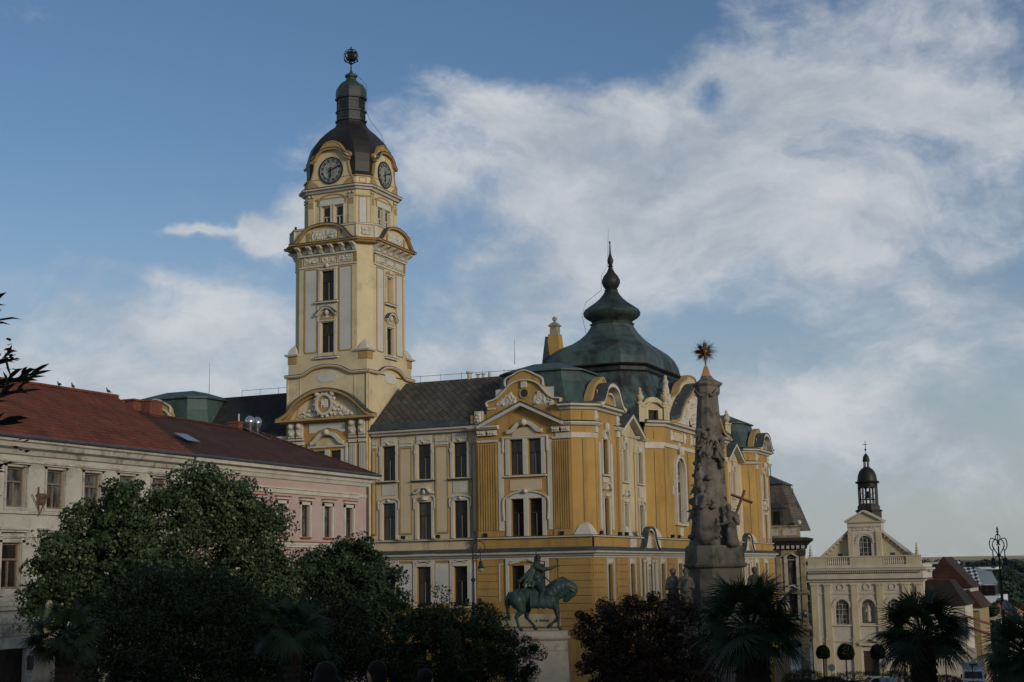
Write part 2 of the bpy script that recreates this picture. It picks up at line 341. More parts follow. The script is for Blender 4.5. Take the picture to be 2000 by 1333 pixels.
def coppermat(name,green,dark,amt=.5,seed=0.,seams=1.6,axis=(1,1,0)):
    """sheet copper: patina, dark run-off streaks, standing seams"""
    m,nt,N,L,b=newmat(name); tc=N.new('ShaderNodeTexCoord')
    mp=N.new('ShaderNodeMapping'); mp.inputs['Scale'].default_value=(1,1,.35); mp.inputs['Location'].default_value=(seed,seed,seed); L.new(tc.outputs['Object'],mp.inputs[0])
    n=N.new('ShaderNodeTexNoise'); n.inputs['Scale'].default_value=.42; n.inputs['Detail'].default_value=9; n.inputs['Roughness'].default_value=.68; L.new(mp.outputs[0],n.inputs[0])
    cr_=N.new('ShaderNodeValToRGB'); L.new(n.outputs[0],cr_.inputs[0]); e=cr_.color_ramp.elements; e[0].position=.62-amt*.4; e[0].color=(*dark,1); e[1].position=.70-amt*.25; e[1].color=(*green,1)
    n2=N.new('ShaderNodeTexNoise'); n2.inputs['Scale'].default_value=2.2; n2.inputs['Detail'].default_value=6; L.new(tc.outputs['Object'],n2.inputs[0])
    r=N.new('ShaderNodeMapRange'); r.inputs[3].default_value=.7; r.inputs[4].default_value=1.3; L.new(n2.outputs[0],r.inputs[0])
    v=N.new('ShaderNodeVectorMath'); v.operation='SCALE'; L.new(cr_.outputs[0],v.inputs[0]); L.new(r.outputs[0],v.inputs['Scale'])
    L.new(v.outputs[0],b.inputs['Base Color']); b.inputs['Roughness'].default_value=.55; b.inputs['Specular IOR Level'].default_value=.4
    dt=N.new('ShaderNodeVectorMath'); dt.operation='DOT_PRODUCT'; L.new(tc.outputs['Object'],dt.inputs[0]); dt.inputs[1].default_value=axis
    fr_=N.new('ShaderNodeMath'); fr_.operation='FRACT'; ms=N.new('ShaderNodeMath'); ms.operation='MULTIPLY'; ms.inputs[1].default_value=seams; L.new(dt.outputs['Value'],ms.inputs[0]); L.new(ms.outputs[0],fr_.inputs[0])
    lt=N.new('ShaderNodeMath'); lt.operation='LESS_THAN'; lt.inputs[1].default_value=.08; L.new(fr_.outputs[0],lt.inputs[0])
    ad=N.new('ShaderNodeMath'); ad.operation='MULTIPLY_ADD'; L.new(lt.outputs[0],ad.inputs[0]); ad.inputs[1].default_value=1; L.new(n2.outputs[0],ad.inputs[2])
    bp=N.new('ShaderNodeBump'); bp.inputs['Strength'].default_value=.5; bp.inputs['Distance'].default_value=.03; L.new(ad.outputs[0],bp.inputs['Height']); L.new(bp.outputs[0],b.inputs['Normal'])
    return m
def glassmat(name,col,rough=.12,curt=None,sc=1.2):
    m,nt,N,L,b=newmat(name); tc=N.new('ShaderNodeTexCoord')
    n=N.new('ShaderNodeTexNoise'); n.inputs['Scale'].default_value=sc; n.inputs['Detail'].default_value=2; mp=N.new('ShaderNodeMapping'); mp.inputs['Scale'].default_value=(1.2,1.2,.35); L.new(tc.outputs['Object'],mp.inputs[0]); L.new(mp.outputs[0],n.inputs[0])
    c=N.new('ShaderNodeValToRGB'); L.new(n.outputs[0],c.inputs[0]); c.color_ramp.elements[0].position=.4; c.color_ramp.elements[0].color=(*col,1)
    c.color_ramp.elements[1].position=.62; c.color_ramp.elements[1].color=(*(curt or tuple(x*1.9 for x in col)),1)
    L.new(c.outputs[0],b.inputs['Base Color']); b.inputs['Roughness'].default_value=rough; b.inputs['Specular IOR Level'].default_value=.35
    w=N.new('ShaderNodeTexNoise'); w.inputs['Scale'].default_value=.9; L.new(tc.outputs['Object'],w.inputs[0]); bp=N.new('ShaderNodeBump'); bp.inputs['Strength'].default_value=.15; bp.inputs['Distance'].default_value=.05; L.new(w.outputs[0],bp.inputs['Height']); L.new(bp.outputs[0],b.inputs['Normal'])
    return m
OCH=mat('ochre_plaster',(.385,.232,.07),.9,.16,.35,(.22,.13,.05),1.0,.6,.4,14,streak=True)
CRM=mat('cream_plaster',(.50,.41,.25),.9,.15,.35,(.24,.20,.14),1.1,.8,.4,14,streak=True)
CRMT=mat('tower_cream_plaster',(.56,.455,.275),.9,.12,.3,(.38,.31,.20),.5,.65,.3,14)
WHT=mat('white_stucco',(.50,.455,.37),.85,.1,.8,(.27,.25,.21),.9,.35,.2,20,streak=True)
GRY=mat('pale_grey_panel',(.50,.485,.43),.9,.07,.6,(.38,.36,.32),.5,.4)
PNL=mat('beige_panel',(.50,.40,.25),.9,.07,.6)
LEAD=mat('lead_flashing',(.045,.055,.055),.6,.3,1.5,(.1,.11,.1),1.,.5)
OCHM=mat('ochre_moulding',(.36,.235,.095),.85,.15,.8,(.16,.11,.06),.8,.5,.1,20)
GLV=glassmat('blind_behind_glass',(.03,.028,.024),.1,(.065,.06,.05),.8)
GLS=glassmat('dark_window_glass',(.012,.011,.009),.1,(.03,.026,.02))
FRD=mat('dark_window_frame',(.05,.035,.022),.6,.2,2)
FRG=mat('grey_white_frame',(.22,.21,.18),.7,.1,2)
FRL=mat('light_window_frame',(.42,.40,.34),.7,.1,2)
SLT=tilemat('weathered_diamond_slate',(.066,.060,.050),(.10,.088,.070),1.15,'x',.5,.5,True,patch=(.045,.043,.035))
SLD=tilemat('dark_slate',(.022,.023,.022),(.034,.034,.032),2.0,'x',.5,.5,True,bump=.3)
COP=coppermat('green_copper',(.046,.080,.070),(.02,.032,.03),.75)
COP2=coppermat('stained_copper',(.062,.098,.085),(.014,.016,.015),.42,3.3,.8)
COPD=coppermat('dark_copper',(.024,.036,.032),(.012,.012,.011),.4,8)
BLK=mat('black_dome_sheet',(.018,.015,.013),.5,.3,.6,(.035,.028,.022),.5,.5)
IRON=mat('black_iron',(.014,.014,.015),.5,.2,5)
# ---------------- ground ----------------
def build_ground():
    m,nt,N,L,b=newmat('paving'); tc=N.new('ShaderNodeTexCoord')
    br=N.new('ShaderNodeTexBrick'); L.new(tc.outputs['Object'],br.inputs[0]); br.inputs['Scale'].default_value=1.6; br.inputs['Color1'].default_value=(.16,.15,.135,1); br.inputs['Color2'].default_value=(.21,.195,.175,1); br.inputs['Mortar'].default_value=(.08,.078,.07,1); br.inputs['Mortar Size'].default_value=.015
    n=N.new('ShaderNodeTexNoise'); n.inputs['Scale'].default_value=.15; n.inputs['Detail'].default_value=7; L.new(tc.outputs['Object'],n.inputs[0]); r=N.new('ShaderNodeMapRange'); r.inputs[3].default_value=.6; r.inputs[4].default_value=1.3; L.new(n.outputs[0],r.inputs[0])
    v=N.new('ShaderNodeVectorMath'); v.operation='SCALE'; L.new(br.outputs[0],v.inputs[0]); L.new(r.outputs[0],v.inputs['Scale']); L.new(v.outputs[0],b.inputs['Base Color']); b.inputs['Roughness'].default_value=.8
    g=MB(); xs=[-3000,-800,-300,-120,-60,-30,0,30,60,120,300,800,3000]; ys=[-60,-20,0,20,60,100,140,180,230,300,420,600,1000]
    for y in ys:
        for x in xs: g.V.append((x,y,ground(x,y)))
    for j in range(len(ys)-1):
        for i in range(len(xs)-1): a=j*len(xs)+i; g.P.append((a,a+1,a+1+len(xs),a+len(xs)))
    tag(g.build('ground',m),kind='structure')
    # terrain beyond the town, rising to a low ridge with fields on top
    t=MB(); na,nr=150,70
    hm,nt,N,L,b=newmat('hill_land'); tc=N.new('ShaderNodeTexCoord'); n=N.new('ShaderNodeTexNoise'); n.inputs['Scale'].default_value=.004; n.inputs['Detail'].default_value=9; n.inputs['Roughness'].default_value=.62; mp=N.new('ShaderNodeMapping'); mp.inputs['Scale'].default_value=(1,.55,1); L.new(tc.outputs['Object'],mp.inputs[0]); L.new(mp.outputs[0],n.inputs[0])
    c=N.new('ShaderNodeValToRGB'); L.new(n.outputs[0],c.inputs[0]); e=c.color_ramp.elements; e[0].position=.42; e[0].color=(.03,.055,.035,1); e[1].position=.6; e[1].color=(.075,.10,.055,1)
    n2=N.new('ShaderNodeTexNoise'); n2.inputs['Scale'].default_value=.0022; n2.inputs['Detail'].default_value=3; L.new(mp.outputs[0],n2.inputs[0])
    s=N.new('ShaderNodeSeparateXYZ'); L.new(tc.outputs['Object'],s.inputs[0]); ma=N.new('ShaderNodeMath'); ma.operation='MULTIPLY_ADD'; L.new(n2.outputs[0],ma.inputs[0]); ma.inputs[1].default_value=18; L.new(s.outputs[2],ma.inputs[2])
    q=N.new('ShaderNodeMapRange'); q.inputs[1].default_value=13.2; q.inputs[2].default_value=14.2; L.new(ma.outputs[0],q.inputs[0])
    k=N.new('ShaderNodeMix'); k.data_type='RGBA'; L.new(q.outputs[0],k.inputs[0]); L.new(c.outputs[0],k.inputs[6]); k.inputs[7].default_value=(.40,.31,.15,1); L.new(k.outputs[2],b.inputs['Base Color']); b.inputs['Roughness'].default_value=1
    for j in range(nr+1):
        d=900+(j/nr)**1.5*6000
        for i in range(na+1):
            a=AZ*-1+math.radians(-40+100*i/na); x,y=math.sin(a)*d,math.cos(a)*d
            tt=min(1,max(0,(d-900)/2300)); z=-39+56*tt*tt*(3-2*tt)+mn.noise(Vector((x*.0011,y*.0011,3)))*7*tt+mn.noise(Vector((x*.005,y*.005,5)))*2.5*tt-max(0,d-3600)*.012
            t.V.append((x,y,z))
    for j in range(nr):
        for i in range(na): a=j*(na+1)+i; t.P.append((a,a+1,a+2+na,a+1+na))
    tag(t.build('hills',hm,smooth=True),kind='structure')
build_ground()
# ---------------- town hall ----------------
TH=empty('town_hall',(-50,108,-9.5),'ochre and cream town hall with a tall clock tower and green copper roofs','town hall')
ca_,sa_=math.cos(AZ),math.sin(AZ)
def window(fr,u0,u1,z0,z1,o,parent=TH,nl=1,frame=None,glass=None,tr=.62,w=.07,arch=False):
    m=MB(fr); gl=MB(fr); ML=MB(fr); W=(u1-u0)
    if arch:
        r=W/2; pts=[(u0,z0)]+[(u1,z0)]+arc((u0+u1)/2,z1-r,r,0,180,14)
        m.mould(arc_in(pts),w*1.6,o-.04,o+.06,True); gl.prism(pts,o-.05,o-.03)
    else:
        m.box(u0,u1,o-.04,o+.06,z0,z0+w); m.box(u0,u1,o-.04,o+.06,z1-w,z1); m.box(u0,u0+w,o-.04,o+.058,z0+w,z1-w); m.box(u1-w,u1,o-.04,o+.058,z0+w,z1-w)
        gl.box(u0+.01,u1-.01,o-.05,o-.03,z0+.01,z1-.01)
    if nl>=1:
        c=(u0+u1)/2; zt=z0+(z1-z0)*tr; (m if (frame or parent is not TH) else ML).box(c-w*.5,c+w*.5,o-.03,o+.055,z0+w,zt-.03); m.box(u0+w*.5,u1-w*.5,o-.035,o+.065,zt,zt+w)
    if nl>=2:
        for k in range(1,nl):
            zz=z0+(z1-z0)*k/nl; m.box(u0+w*.5,u1-w*.5,o-.03,o+.05,zz,zz+w*.6)
        m.box(c-w*.5,c+w*.5,o-.03,o+.052,z0,z1-w)
    f=m.build('window',frame or FRD,parent); gl.build('pane',glass or (GLV if random.random()<.28 else GLS),f); (ML.build('meeting_stile',FRG,f) if ML.V else 0); return f
def arc_in(pts): return pts
tr_=MB(FA)      # white trim of the square front
def surround(m,fr,u0,u1,z0,z1,o,style,w=.2,sill=True):
    """mouldings round a window: o is the wall face"""
    T0=m; m=MB(fr); m.box(u0-w-.05,u0-.03,o,o+.1,z0,z1+.05,fr); m.box(u1+.03,u1+w+.05,o,o+.1,z0,z1+.05,fr)
    c=(u0+u1)/2
    if style=='block':      # head block with carved scroll
        m.box(u0-.08,u1+.08,o,o+.09,z1+.06,z1+.75,fr); m.mould([(u0,z1+.3),(c-.25,z1+.42),(c-.15,z1+.22),(c+.15,z1+.22),(c+.25,z1+.42),(u1,z1+.3)],.07,o+.09,o+.15,False,fr)
        m.ball((c,o+.12,z1+.2),.12,6,fr); m.box(u0-w-.1,u0-.1,o,o+.14,z1-.75,z1-.45,fr); m.box(u1+.1,u1+w+.1,o,o+.14,z1-.75,z1-.45,fr)
    elif style=='ear':      # low curved hood with ears and a head in the middle
        m.mould(smoothpath([(u0-w-.12,z1-.5),(u0-w-.16,z1+.1),(u0-.1,z1+.33),(c,z1+.42),(u1+.1,z1+.33),(u1+w+.16,z1+.1),(u1+w+.12,z1-.5)],4),.09,o,o+.16,False,fr)
        m.ball((c,o+.12,z1+.22),.14,6,fr); m.box(u0-.1,u1+.1,o,o+.06,z1+.03,z1+.3,fr)
        m.box(u0-.05,u1+.05,o,o+.05,z1+.65,z1+1.55,fr)
    elif style=='hood':     # raised round hood with a shell
        m.mould(smoothpath([(u0-w-.12,z1-.6),(u0-w-.14,z1+.3),(u0-w+.05,z1+.45)],3),.09,o,o+.14,False,fr)
        m.mould(smoothpath([(u1+w+.12,z1-.6),(u1+w+.14,z1+.3),(u1+w-.05,z1+.45)],3),.09,o,o+.14,False,fr)
        m.mould(smoothpath([(u0-w-.1,z1+.75),(u0,z1+.78),(c-.32,z1+1.12),(c,z1+1.2),(c+.32,z1+1.12),(u1,z1+.78),(u1+w+.1,z1+.75)],4),.13,o,o+.32,False,fr)
        m.ball((c,o+.1,z1+.85),.17,6,fr,1.3); m.lathe(c,o+.02,[(.02,z1+.1),(.3,z1+.15),(.36,z1+.42),(.05,z1+.5)],12,0,fr)
    if sill: m.box(u0-w-.18,u1+w+.18,o,o+.22,z0-.16,z0-.04,fr)
    m.build('window_surround',WHT,TH)
def fluted(m,u0,u1,z0,z1,o,n,fr,d=.07):
    m.box(u0,u1,o,o+d,z0,z1,fr)
    for k in range(n):
        c=u0+(u1-u0)*(k+.5)/n; m.box(c-(u1-u0)/n*.26,c+(u1-u0)/n*.26,o+d,o+d+.06,z0+.05,z1-.05,fr)
def build_upper_A():
    ochre=MB(FA); cream=MB(FA); T=MB(FA); G=MB(FA); B=MB(FA); LD=MB(FA); OM=MB(FA)
    # --- cream section between tower and corner pavilion
    W2=[(-58.36,-57.14),(-55.03,-53.81),(-51.73,-50.51)]
    ops=[(a,b,7.66,10.52) for a,b in W2]+[(a,b,2.76,5.77) for a,b in W2]
    cream.wall(-59.35,-49.4,1.8,11.5,ops,-.5)
    for i,(a,b) in enumerate(W2):
        window(FA,a,b,7.66,10.52,-.78); window(FA,a,b,2.76,5.77,-.78)
        surround(T,FA,a,b,7.66,10.52,-.5,'block'); surround(T,FA,a,b,2.76,5.77,-.5,'hood' if i==1 else 'ear',sill=False)
    for a,b in ((-56.7,-55.6),(-53.35,-52.25),(-59.3,-58.95),(-50.05,-49.65)):
        B.box(a+.07,b-.07,-.5,-.44,3.3,10.2); OM.mould([(a,3.22),(b,3.22),(b,10.3),(a,10.3)],.09,-.5,-.41,True); T.box(a-.06,b+.06,-.5,-.42,10.42,10.6); T.box(a-.06,b+.06,-.5,-.43,10.68,11.0)
    LD.box(-58.85,-57,-.5,-.2,7.5,7.56); LD.box(-55.6,-53.3,-.5,-.2,7.5,7.56); LD.box(-52.2,-50.1,-.5,-.2,7.5,7.56)
    # --- corner pavilion on the square front
    P2=[(-46.37,-45.3),(-44.8,-43.72)]
    ochre.wall(-49.4,-41.1,2.6,11.75,[(a,b,7.6,10.4) for a,b in P2]+[(a,b,2.76,5.68) for a,b in P2],.1)
    ochre.box(-49.4,-49.39,-.5,.1,2.6,12.0)
    for a,b in P2: window(FA,a,b,7.6,10.4,-.18); window(FA,a,b,2.76,5.68,-.18)
    for z0,z1 in ((7.6,10.4),(2.76,5.68)):
        for a,b in ((-46.77,-46.42),(-45.25,-44.85),(-43.67,-43.33)): T.box(a,b,.1,.2,z0,z1+.1)
    T.mould([(-46.95,9.4),(-46.95,10.6),(-43.12,10.6),(-43.12,9.4)],.14,.1,.26); T.box(-46.5,-43.6,.1,.22,10.45,10.56)
    T.mould(smoothpath([(-46.6,11.05),(-46.2,11.1),(-45.6,11.62),(-45.05,11.75),(-44.5,11.62),(-43.9,11.1),(-43.5,11.05)],4),.3,.1,.36); T.ball((-45.05,.35,11.75),.26,7,None,1.1)
    B.prism(arc(-45.05,10.7,1.15,0,180,14,.65),.1,.16); B.box(-46.43,-43.67,.1,.16,6.35,7.2)
    T.mould(smoothpath([(-46.95,4.0),(-47.0,5.5),(-46.6,5.95),(-45.9,6.2),(-45.05,6.3),(-44.2,6.2),(-43.5,5.95),(-43.1,5.5),(-43.15,4.0)],4),.13,.1,.28)
    G.prism([(-46.5,5.72)]+[(-43.6,5.72)]+arc(-45.05,5.72,1.45,0,180,12,.45),.1,.17); T.ball((-45.05,.28,6.28),.2,7)
    T.box(-46.9,-43.2,.1,.32,7.42,7.54); T.box(-46.9,-43.2,.1,.3,2.58,2.7)
    for a,b in ((-47.42,-46.98),(-43.16,-42.76)): T.box(a,b,.1,.17,3.2,10.3)
    for a,b in ((-49.25,-47.5),(-42.72,-41.2)):
        ochre.box(a,b,.1,.17,2.75,3.2)
        for z0,z1 in ((3.2,10.2),): fluted(ochre,a,b,z0,z1,.1,8,FA,.05)
        T.box(a-.03,b+.03,.1,.22,10.3,10.48)
        c=(a+b)/2
        for s0,s1 in ((a,c-.05),(c+.05,b)):
            T.box(s0,s1,.1,.3,10.85,11.0); T.prism([(s0+.08,10.85),(s1-.08,10.85),(s1,11.25),(s0,11.25)],.1,.38)
            for q in range(3): T.ball((s0+(s1-s0)*(.25+.25*q),.4,11.05),.09,6)
    for k in range(11):
        for a in (-49.25,-42.72): T.box(a+.05+k*.15,a+.13+k*.15,.22,.26,10.3,10.4)
    # raking pediment and curved gable above it
    ochre.prism([(-48.9,11.6),(-41.6,11.6),(-45.15,13.1)],0,.12)
    T.mould([(-49.05,11.5),(-45.15,13.2),(-41.6,11.5)],.26,.1,.75); LD.mould([(-49.05,11.68),(-45.15,13.4),(-41.6,11.68)],.07,.05,.8)
    prof=smoothpath([(-48.4,13.6),(-47.6,13.85),(-46.95,14.35),(-46.6,14.85),(-46.45,15.2),(-45.9,15.6),(-45.05,15.9),(-44.3,15.6),(-43.65,15.15),(-43.5,14.7),(-43.2,14.1),(-42.65,13.7),(-41.9,13.55)],4)
    ochre.prism([(-48.4,11.6)]+[(-41.9,11.6)]+prof[::-1],-.55,.06)
    T.mould(smoothpath([(-48.3,13.2),(-48.35,13.55),(-47.6,13.78),(-46.95,14.25),(-46.3,14.85),(-45.6,15.12),(-45.05,15.18),(-44.5,15.12),(-43.8,14.8),(-43.2,14.1),(-42.65,13.62),(-41.95,13.5),(-41.98,13.1)],4),.12,.06,.28)
    T.mould(smoothpath([(-46.7,14.75),(-46.72,15.3),(-46.1,15.62),(-45.05,15.98),(-44.0,15.55),(-43.45,15.2),(-43.45,14.65)],4),.1,.0,.2)
    T.relief(-47.6,-45.75,13.15,14.55,.08,.16,16,12,3,3,lambda a,b:1 if b<.15+a*.9 and b<1.8-a*1.4 else 0); T.relief(-44.35,-42.5,13.1,14.5,.08,.16,16,12,3,5,lambda a,b:1 if b<.15+(1-a)*.9 and b<1.8-(1-a)*1.4 else 0)
    T.box(-42.9,-42.1,.06,.14,13.0,13.15); T.box(-48.3,-47.6,.06,.14,12.95,13.1); T.box(-45.3,-44.8,.06,.24,14.55,15.05)
    MB(FA).mould(arc(-45.05,14.1,.38,0,360,22)[:-1],.1,.05,.16,True).build('round_window',OCHM,TH); MB(FA).lathe(0,0,[(.33,0),(.33,.035)],20,0,lambda u,o,z:FA(-45.05+u,.06+z,14.1+o)).build('round_window_pane',GLS,TH)
    T.box(-49.5,-48.75,-.3,.12,11.85,12.9); T.relief(-49.4,-48.9,11.9,12.8,.14,.15,6,8,4,2)
    ochre.box(-49.9,-48.4,-.5,.0,11.6,12.6); ochre.box(-41.95,-41.1,-.4,.1,11.6,12.6)
    # cornice over the cream section, gutter line
    T.sweep([(-59.3,104.5),(-49.4,104.5)],[(0,11.35),(.35,11.4),(.4,11.55),(.62,11.62),(.66,11.78),(.0,11.85)])
    LD.sweep([(-59.3,104.5),(-49.4,104.5)],[(.0,11.86),(.74,11.80),(.74,11.92),(.0,12.0)])
    T.sweep([(-50,103.9),(-47.3,103.9)],[(0,11.3),(.3,11.34),(.5,11.5),(.5,11.6),(.0,11.66)])
    cream.box(-59.35,-49.4,-.6,-.45,1.8,2.62); T.box(-59.0,-49.7,-.5,-.2,2.6,2.68); LD.box(-59.0,-49.7,-.45,-.22,2.68,2.71)
    ochre.build('pavilion_wall',OCH,TH); cream.build('front_wall',CRM,TH); T.build('stucco_trim',WHT,TH,bevel=.012); G.build_parts('stucco_panel',GRY,TH); B.build_parts('beige_panel',PNL,TH); LD.build_parts('flashing',LEAD,TH); OM.build('ochre_moulding',OCHM,TH)
build_upper_A()
def build_lower():
    ochre=MB(FA); T=MB(FA); G=MB(FA); L=MB(FA); O2=MB(FA)
    zb=-10.5
    wins=[(-58.1,-56.85),(-54.82,-53.58),(-51.48,-50.29)]; pv=[(-46.43,-45.3),(-44.8,-43.7)]
    doors=[(-57.6,-54.0,-9.3,-5.6),(-53.0,-50,-9.2,-5.6),(-47,-43,-8.6,-5.3)]
    ochre.wall(-68,-39.55,zb,1.3,[(a,b,-2.6,.47) for a,b in wins+pv]+doors,.15)
    ochre.wall(103.85,161.75,zb,1.3,[(a,b,-2.5,.42) for a,b in LB]+[(y,y+2.4,-9,-5.4) for y in (107,113,119,126,132,138,145,151,157)],.15,fr=FB)
    for a,b in wins+pv: window(FA,a,b,-2.6,.47,-.14)
    for a,b in LB: window(FB,a,b,-2.5,.42,-.14)
    sh=MB(); 
    for a,b,c,d in doors: sh.box(a,b,-.3,-.2,c,d,FA)
    for y in (107,113,119,126,132,138,145,151,157): sh.box(y,y+2.4,-.3,-.2,-9,-5.4,FB)
    sh.build_parts('shop_window',GLS,TH)
    # string course and parapet round both fronts
    plan=[(-59.3,103.85),(-39.55,103.85),(-39.55,161.7)]
    T.sweep(plan,[(0,1.1),(.22,1.15),(.3,1.3),(.55,1.36),(.58,1.5),(.0,1.52)]); L.sweep(plan,[(.0,1.53),(.62,1.52),(.5,1.62),(.12,1.82),(.0,1.84)])
    T.sweep([(-49.3,103.9),(-39.6,103.9),(-39.6,161.7)],[(.0,2.6),(.2,2.6),(.22,2.7),(.0,2.72)])
    L.sweep([(-49.3,103.9),(-39.6,103.9),(-39.6,161.7)],[(.0,2.725),(.24,2.72),(.0,2.76)])
    ochre.box(-49.4,-39.6,-.4,.1,1.4,2.6); ochre.box(104.0,161.7,-.6,.1,1.4,2.6,FB)
    ochre.box(-49.3,-48.1,.1,.14,2.0,2.3)
    tt=MB(); tt.add([(-49.4,103.95,2.62),(-39.65,103.95,2.62),(-39.65,161.7,2.62),(-44,161.7,2.62),(-44,112,2.62),(-49.4,112,2.62)],[(0,1,2,3,4,5)]); tt.build('terrace_floor',LEAD,TH)
    # rustication grooves as proud courses
    def rust(u0,u1,fr,z1=.95,z0=-5.0,st=.58):
        z=z1
        O2=MB(fr)
        while z-st>z0: O2.box(u0,u1,.15,.22,z-st+.05,z); z-=st
        O2.build('rusticated_pier',OCH,TH,bevel=.015)
    rust(-49.4,-47.6,FA); rust(-42.4,-39.62,FA); 
    for a,b in ((103.93,106.4),(109.2,111.9),(122.6,124.6),(146.5,148),(158.8,161.6),(141,144.6)): rust(a,b,FB)
    for a,b in ((114.1,114.75),(119.7,120.0)): rust(a,b,FB)
    # window dressings
    for a,b in wins:
        T.box(a-.35,a-.04,.15,.24,-2.7,1.0); T.box(b+.04,b+.35,.15,.24,-2.7,1.0); T.box(a-.1,b+.1,.15,.27,.52,.82); T.mould([(a,.82),((a+b)/2-.2,.95),((a+b)/2+.2,.95),(b,.82)],.08,.2,.34); T.box(a-.4,b+.4,.15,.38,-2.82,-2.68)
    for a,b in ((-56.45,-55.3),(-53.15,-51.95),(-49.9,-49.55)): G.box(a,b,.15,.2,-2.4,.75)
    T.box(-59,-49.4,.15,.22,.98,1.1); T.box(-49.4,-39.62,.15,.24,.98,1.1); T.box(103.93,161.6,.15,.24,.98,1.1,FB)
    T.mould([(-46.75,-2.6),(-46.75,.9),(-43.35,.9),(-43.35,-2.6)],.25,.15,.27); T.mould(smoothpath([(-46.5,.62),(-45.6,.8),(-45.05,1.0),(-44.5,.8),(-43.6,.62)],4),.14,.15,.36); T.box(-45.25,-44.85,.15,.26,-2.6,.5)
    T.mould([(-47.45,-2.3),(-47.45,.6),(-47.1,.6)],.1,.15,.2)
    for a,b in LB:
        T.box(a-.28,a-.03,.15,.24,-2.6,.95,FB); T.box(b+.03,b+.28,.15,.24,-2.6,.95,FB); T.relief(a,b,.45,.95,.16,.14,8,5,4,int(a),None,FB)
    # niche with columns under the segmental hoods
    for c in (117.2,149.8):
        T.box(c-2.4,c-2.1,.15,.24,-2.6,.95,FB); T.box(c+2.1,c+2.4,.15,.24,-2.6,.95,FB)
        for s in (-1.5,-.75,.75,1.5): T.lathe(c+s,.3,[(.16,-2.6),(.16,-2.3),(.12,-2.2),(.11,.5),(.17,.6),(.17,.8)],10,0,FB)
        T.relief(c-.6,c+.6,.35,1.0,.2,.16,8,6,4,3,None,FB); T.box(c-.5,c+.5,.15,.2,-2.1,.2,FB); MB(FB).box(c-.28,c+.28,.2,.24,-2.0,.05).build('niche',OCHM,TH)
        hood=smoothpath([(c-2.6,1.5),(c-1.9,1.62),(c-1.3,2.3),(c-.9,3.1),(c,3.4),(c+.9,3.1),(c+1.3,2.3),(c+1.9,1.62),(c+2.6,1.5)],4)
        ochre.prism([(c-1.6,1.5)]+smoothpath([(c-1.3,2.0),(c-.8,2.9),(c,3.15),(c+.8,2.9),(c+1.3,2.0)],4)+[(c+1.6,1.5)],.1,.3,FB); T.mould(hood,.2,.15,.5,False,FB); L.mould([(u,z+.16) for u,z in hood],.14,.1,.62,False,FB); T.relief(c-.6,c+.6,1.7,2.8,.32,.1,8,8,4,4,None,FB)
        T.relief(c-4.3,c-2.7,1.75,2.55,.12,.12,14,8,4,9,None,FB); T.relief(c+2.2,c+3.8,1.75,2.55,.12,.12,14,8,4,8,None,FB)
    # lower left parapet dressings, stone caps on the terrace corners
    cap=MB()
    def cp(x,y,r=.9,h=.95,ang=PI/4):
        cap.lathe(x,y,[(r*1.1,2.72),(r*1.1,2.85),(r,2.95),(r*.93,3.1),(r*.6,3.5),(r*.25,2.72+h),(.02,2.72+h+.08)],4,ang,F0)
    for x,y in ((-40.3,104.55),(-40.35,120.9),(-40.35,146.2),(-40.3,154.2),(-40.35,113.2)): cp(x,y)
    cap.build_parts('stone_cap',WHT,TH)
    ochre.build('ground_floor_wall',OCH,TH); T.build('stucco_trim',WHT,TH); G.build_parts('stucco_panel',GRY,TH); L.build('flashing',LEAD,TH)
    # shop fascias with their lettering
    sg=MB(FA); sg.box(-47.4,-42.3,.15,.3,-4.25,-3.3); sg.box(-47.6,-42.2,.15,.55,-4.55,-4.4); so=sg.build('shop_fascia',CRM,TH)
    text('& WINE',(-44.35,103.66,-3.88),.27,(1.2,0,0),FRD,so,1.35)
    sg=MB(FA); sg.box(-57.2,-53.8,.15,.3,-4.6,-3.45); sg.box(-57.2,-53.8,.15,.36,-3.45,-3.36); so=sg.build('shop_fascia',IRON,TH); so['label']='dark shop fascia with pale letters'
    text('ROS',(-56.45,103.66,-4.2),.62,(1,0,0),FRL,so)
    # floodlights on the sill line
    for fr,us in ((FA,(-56.1,-52.9,-48.6,-42.0)),(FB,(105.9,110.3,111.9,124.3,126.2))):
        for u in us: MB(fr).box(u-.15,u+.15,.02,.3,2.78,3.05).box(u-.03,u+.03,.05,.1,2.7,2.8).build('floodlight',IRON,TH)
LB=[(107.13,108.3),(112.48,113.6),(120.55,121.7),(125.6,126.8),(129.6,130.8),(132.9,134.1),(136.2,137.4),(140.2,141.4),(145.3,146.5),(153.3,154.5),(157.3,158.5)]
def text(s,loc,size,dirn,mt,parent,sp=1.,ez=.01,sx=1.):
    c=D.curves.new('lettering','FONT'); c.body=s; c.size=size; c.extrude=ez; c.space_character=sp
    o=D.objects.new('lettering',c); COL.objects.link(o); x=Vector((dirn[0],dirn[1],0)).normalized(); z=Vector((0,0,1)); y=x.cross(z)*1
    o.matrix_world=Matrix(((x.x*sx,z.x,y.x,loc[0]),(x.y*sx,z.y,y.y,loc[1]),(x.z*sx,z.z,y.z,loc[2]),(0,0,0,1)))
    bpy.context.view_layer.update()
    me=D.meshes.new_from_object(o.evaluated_get(bpy.context.evaluated_depsgraph_get())); me.transform(o.matrix_world); D.objects.remove(o)
    me.materials.clear(); me.materials.append(mt); n=D.objects.new('lettering',me); COL.objects.link(n)
    if parent: n.parent=parent; n.matrix_parent_inverse=PINV(parent)
    return n
build_lower()
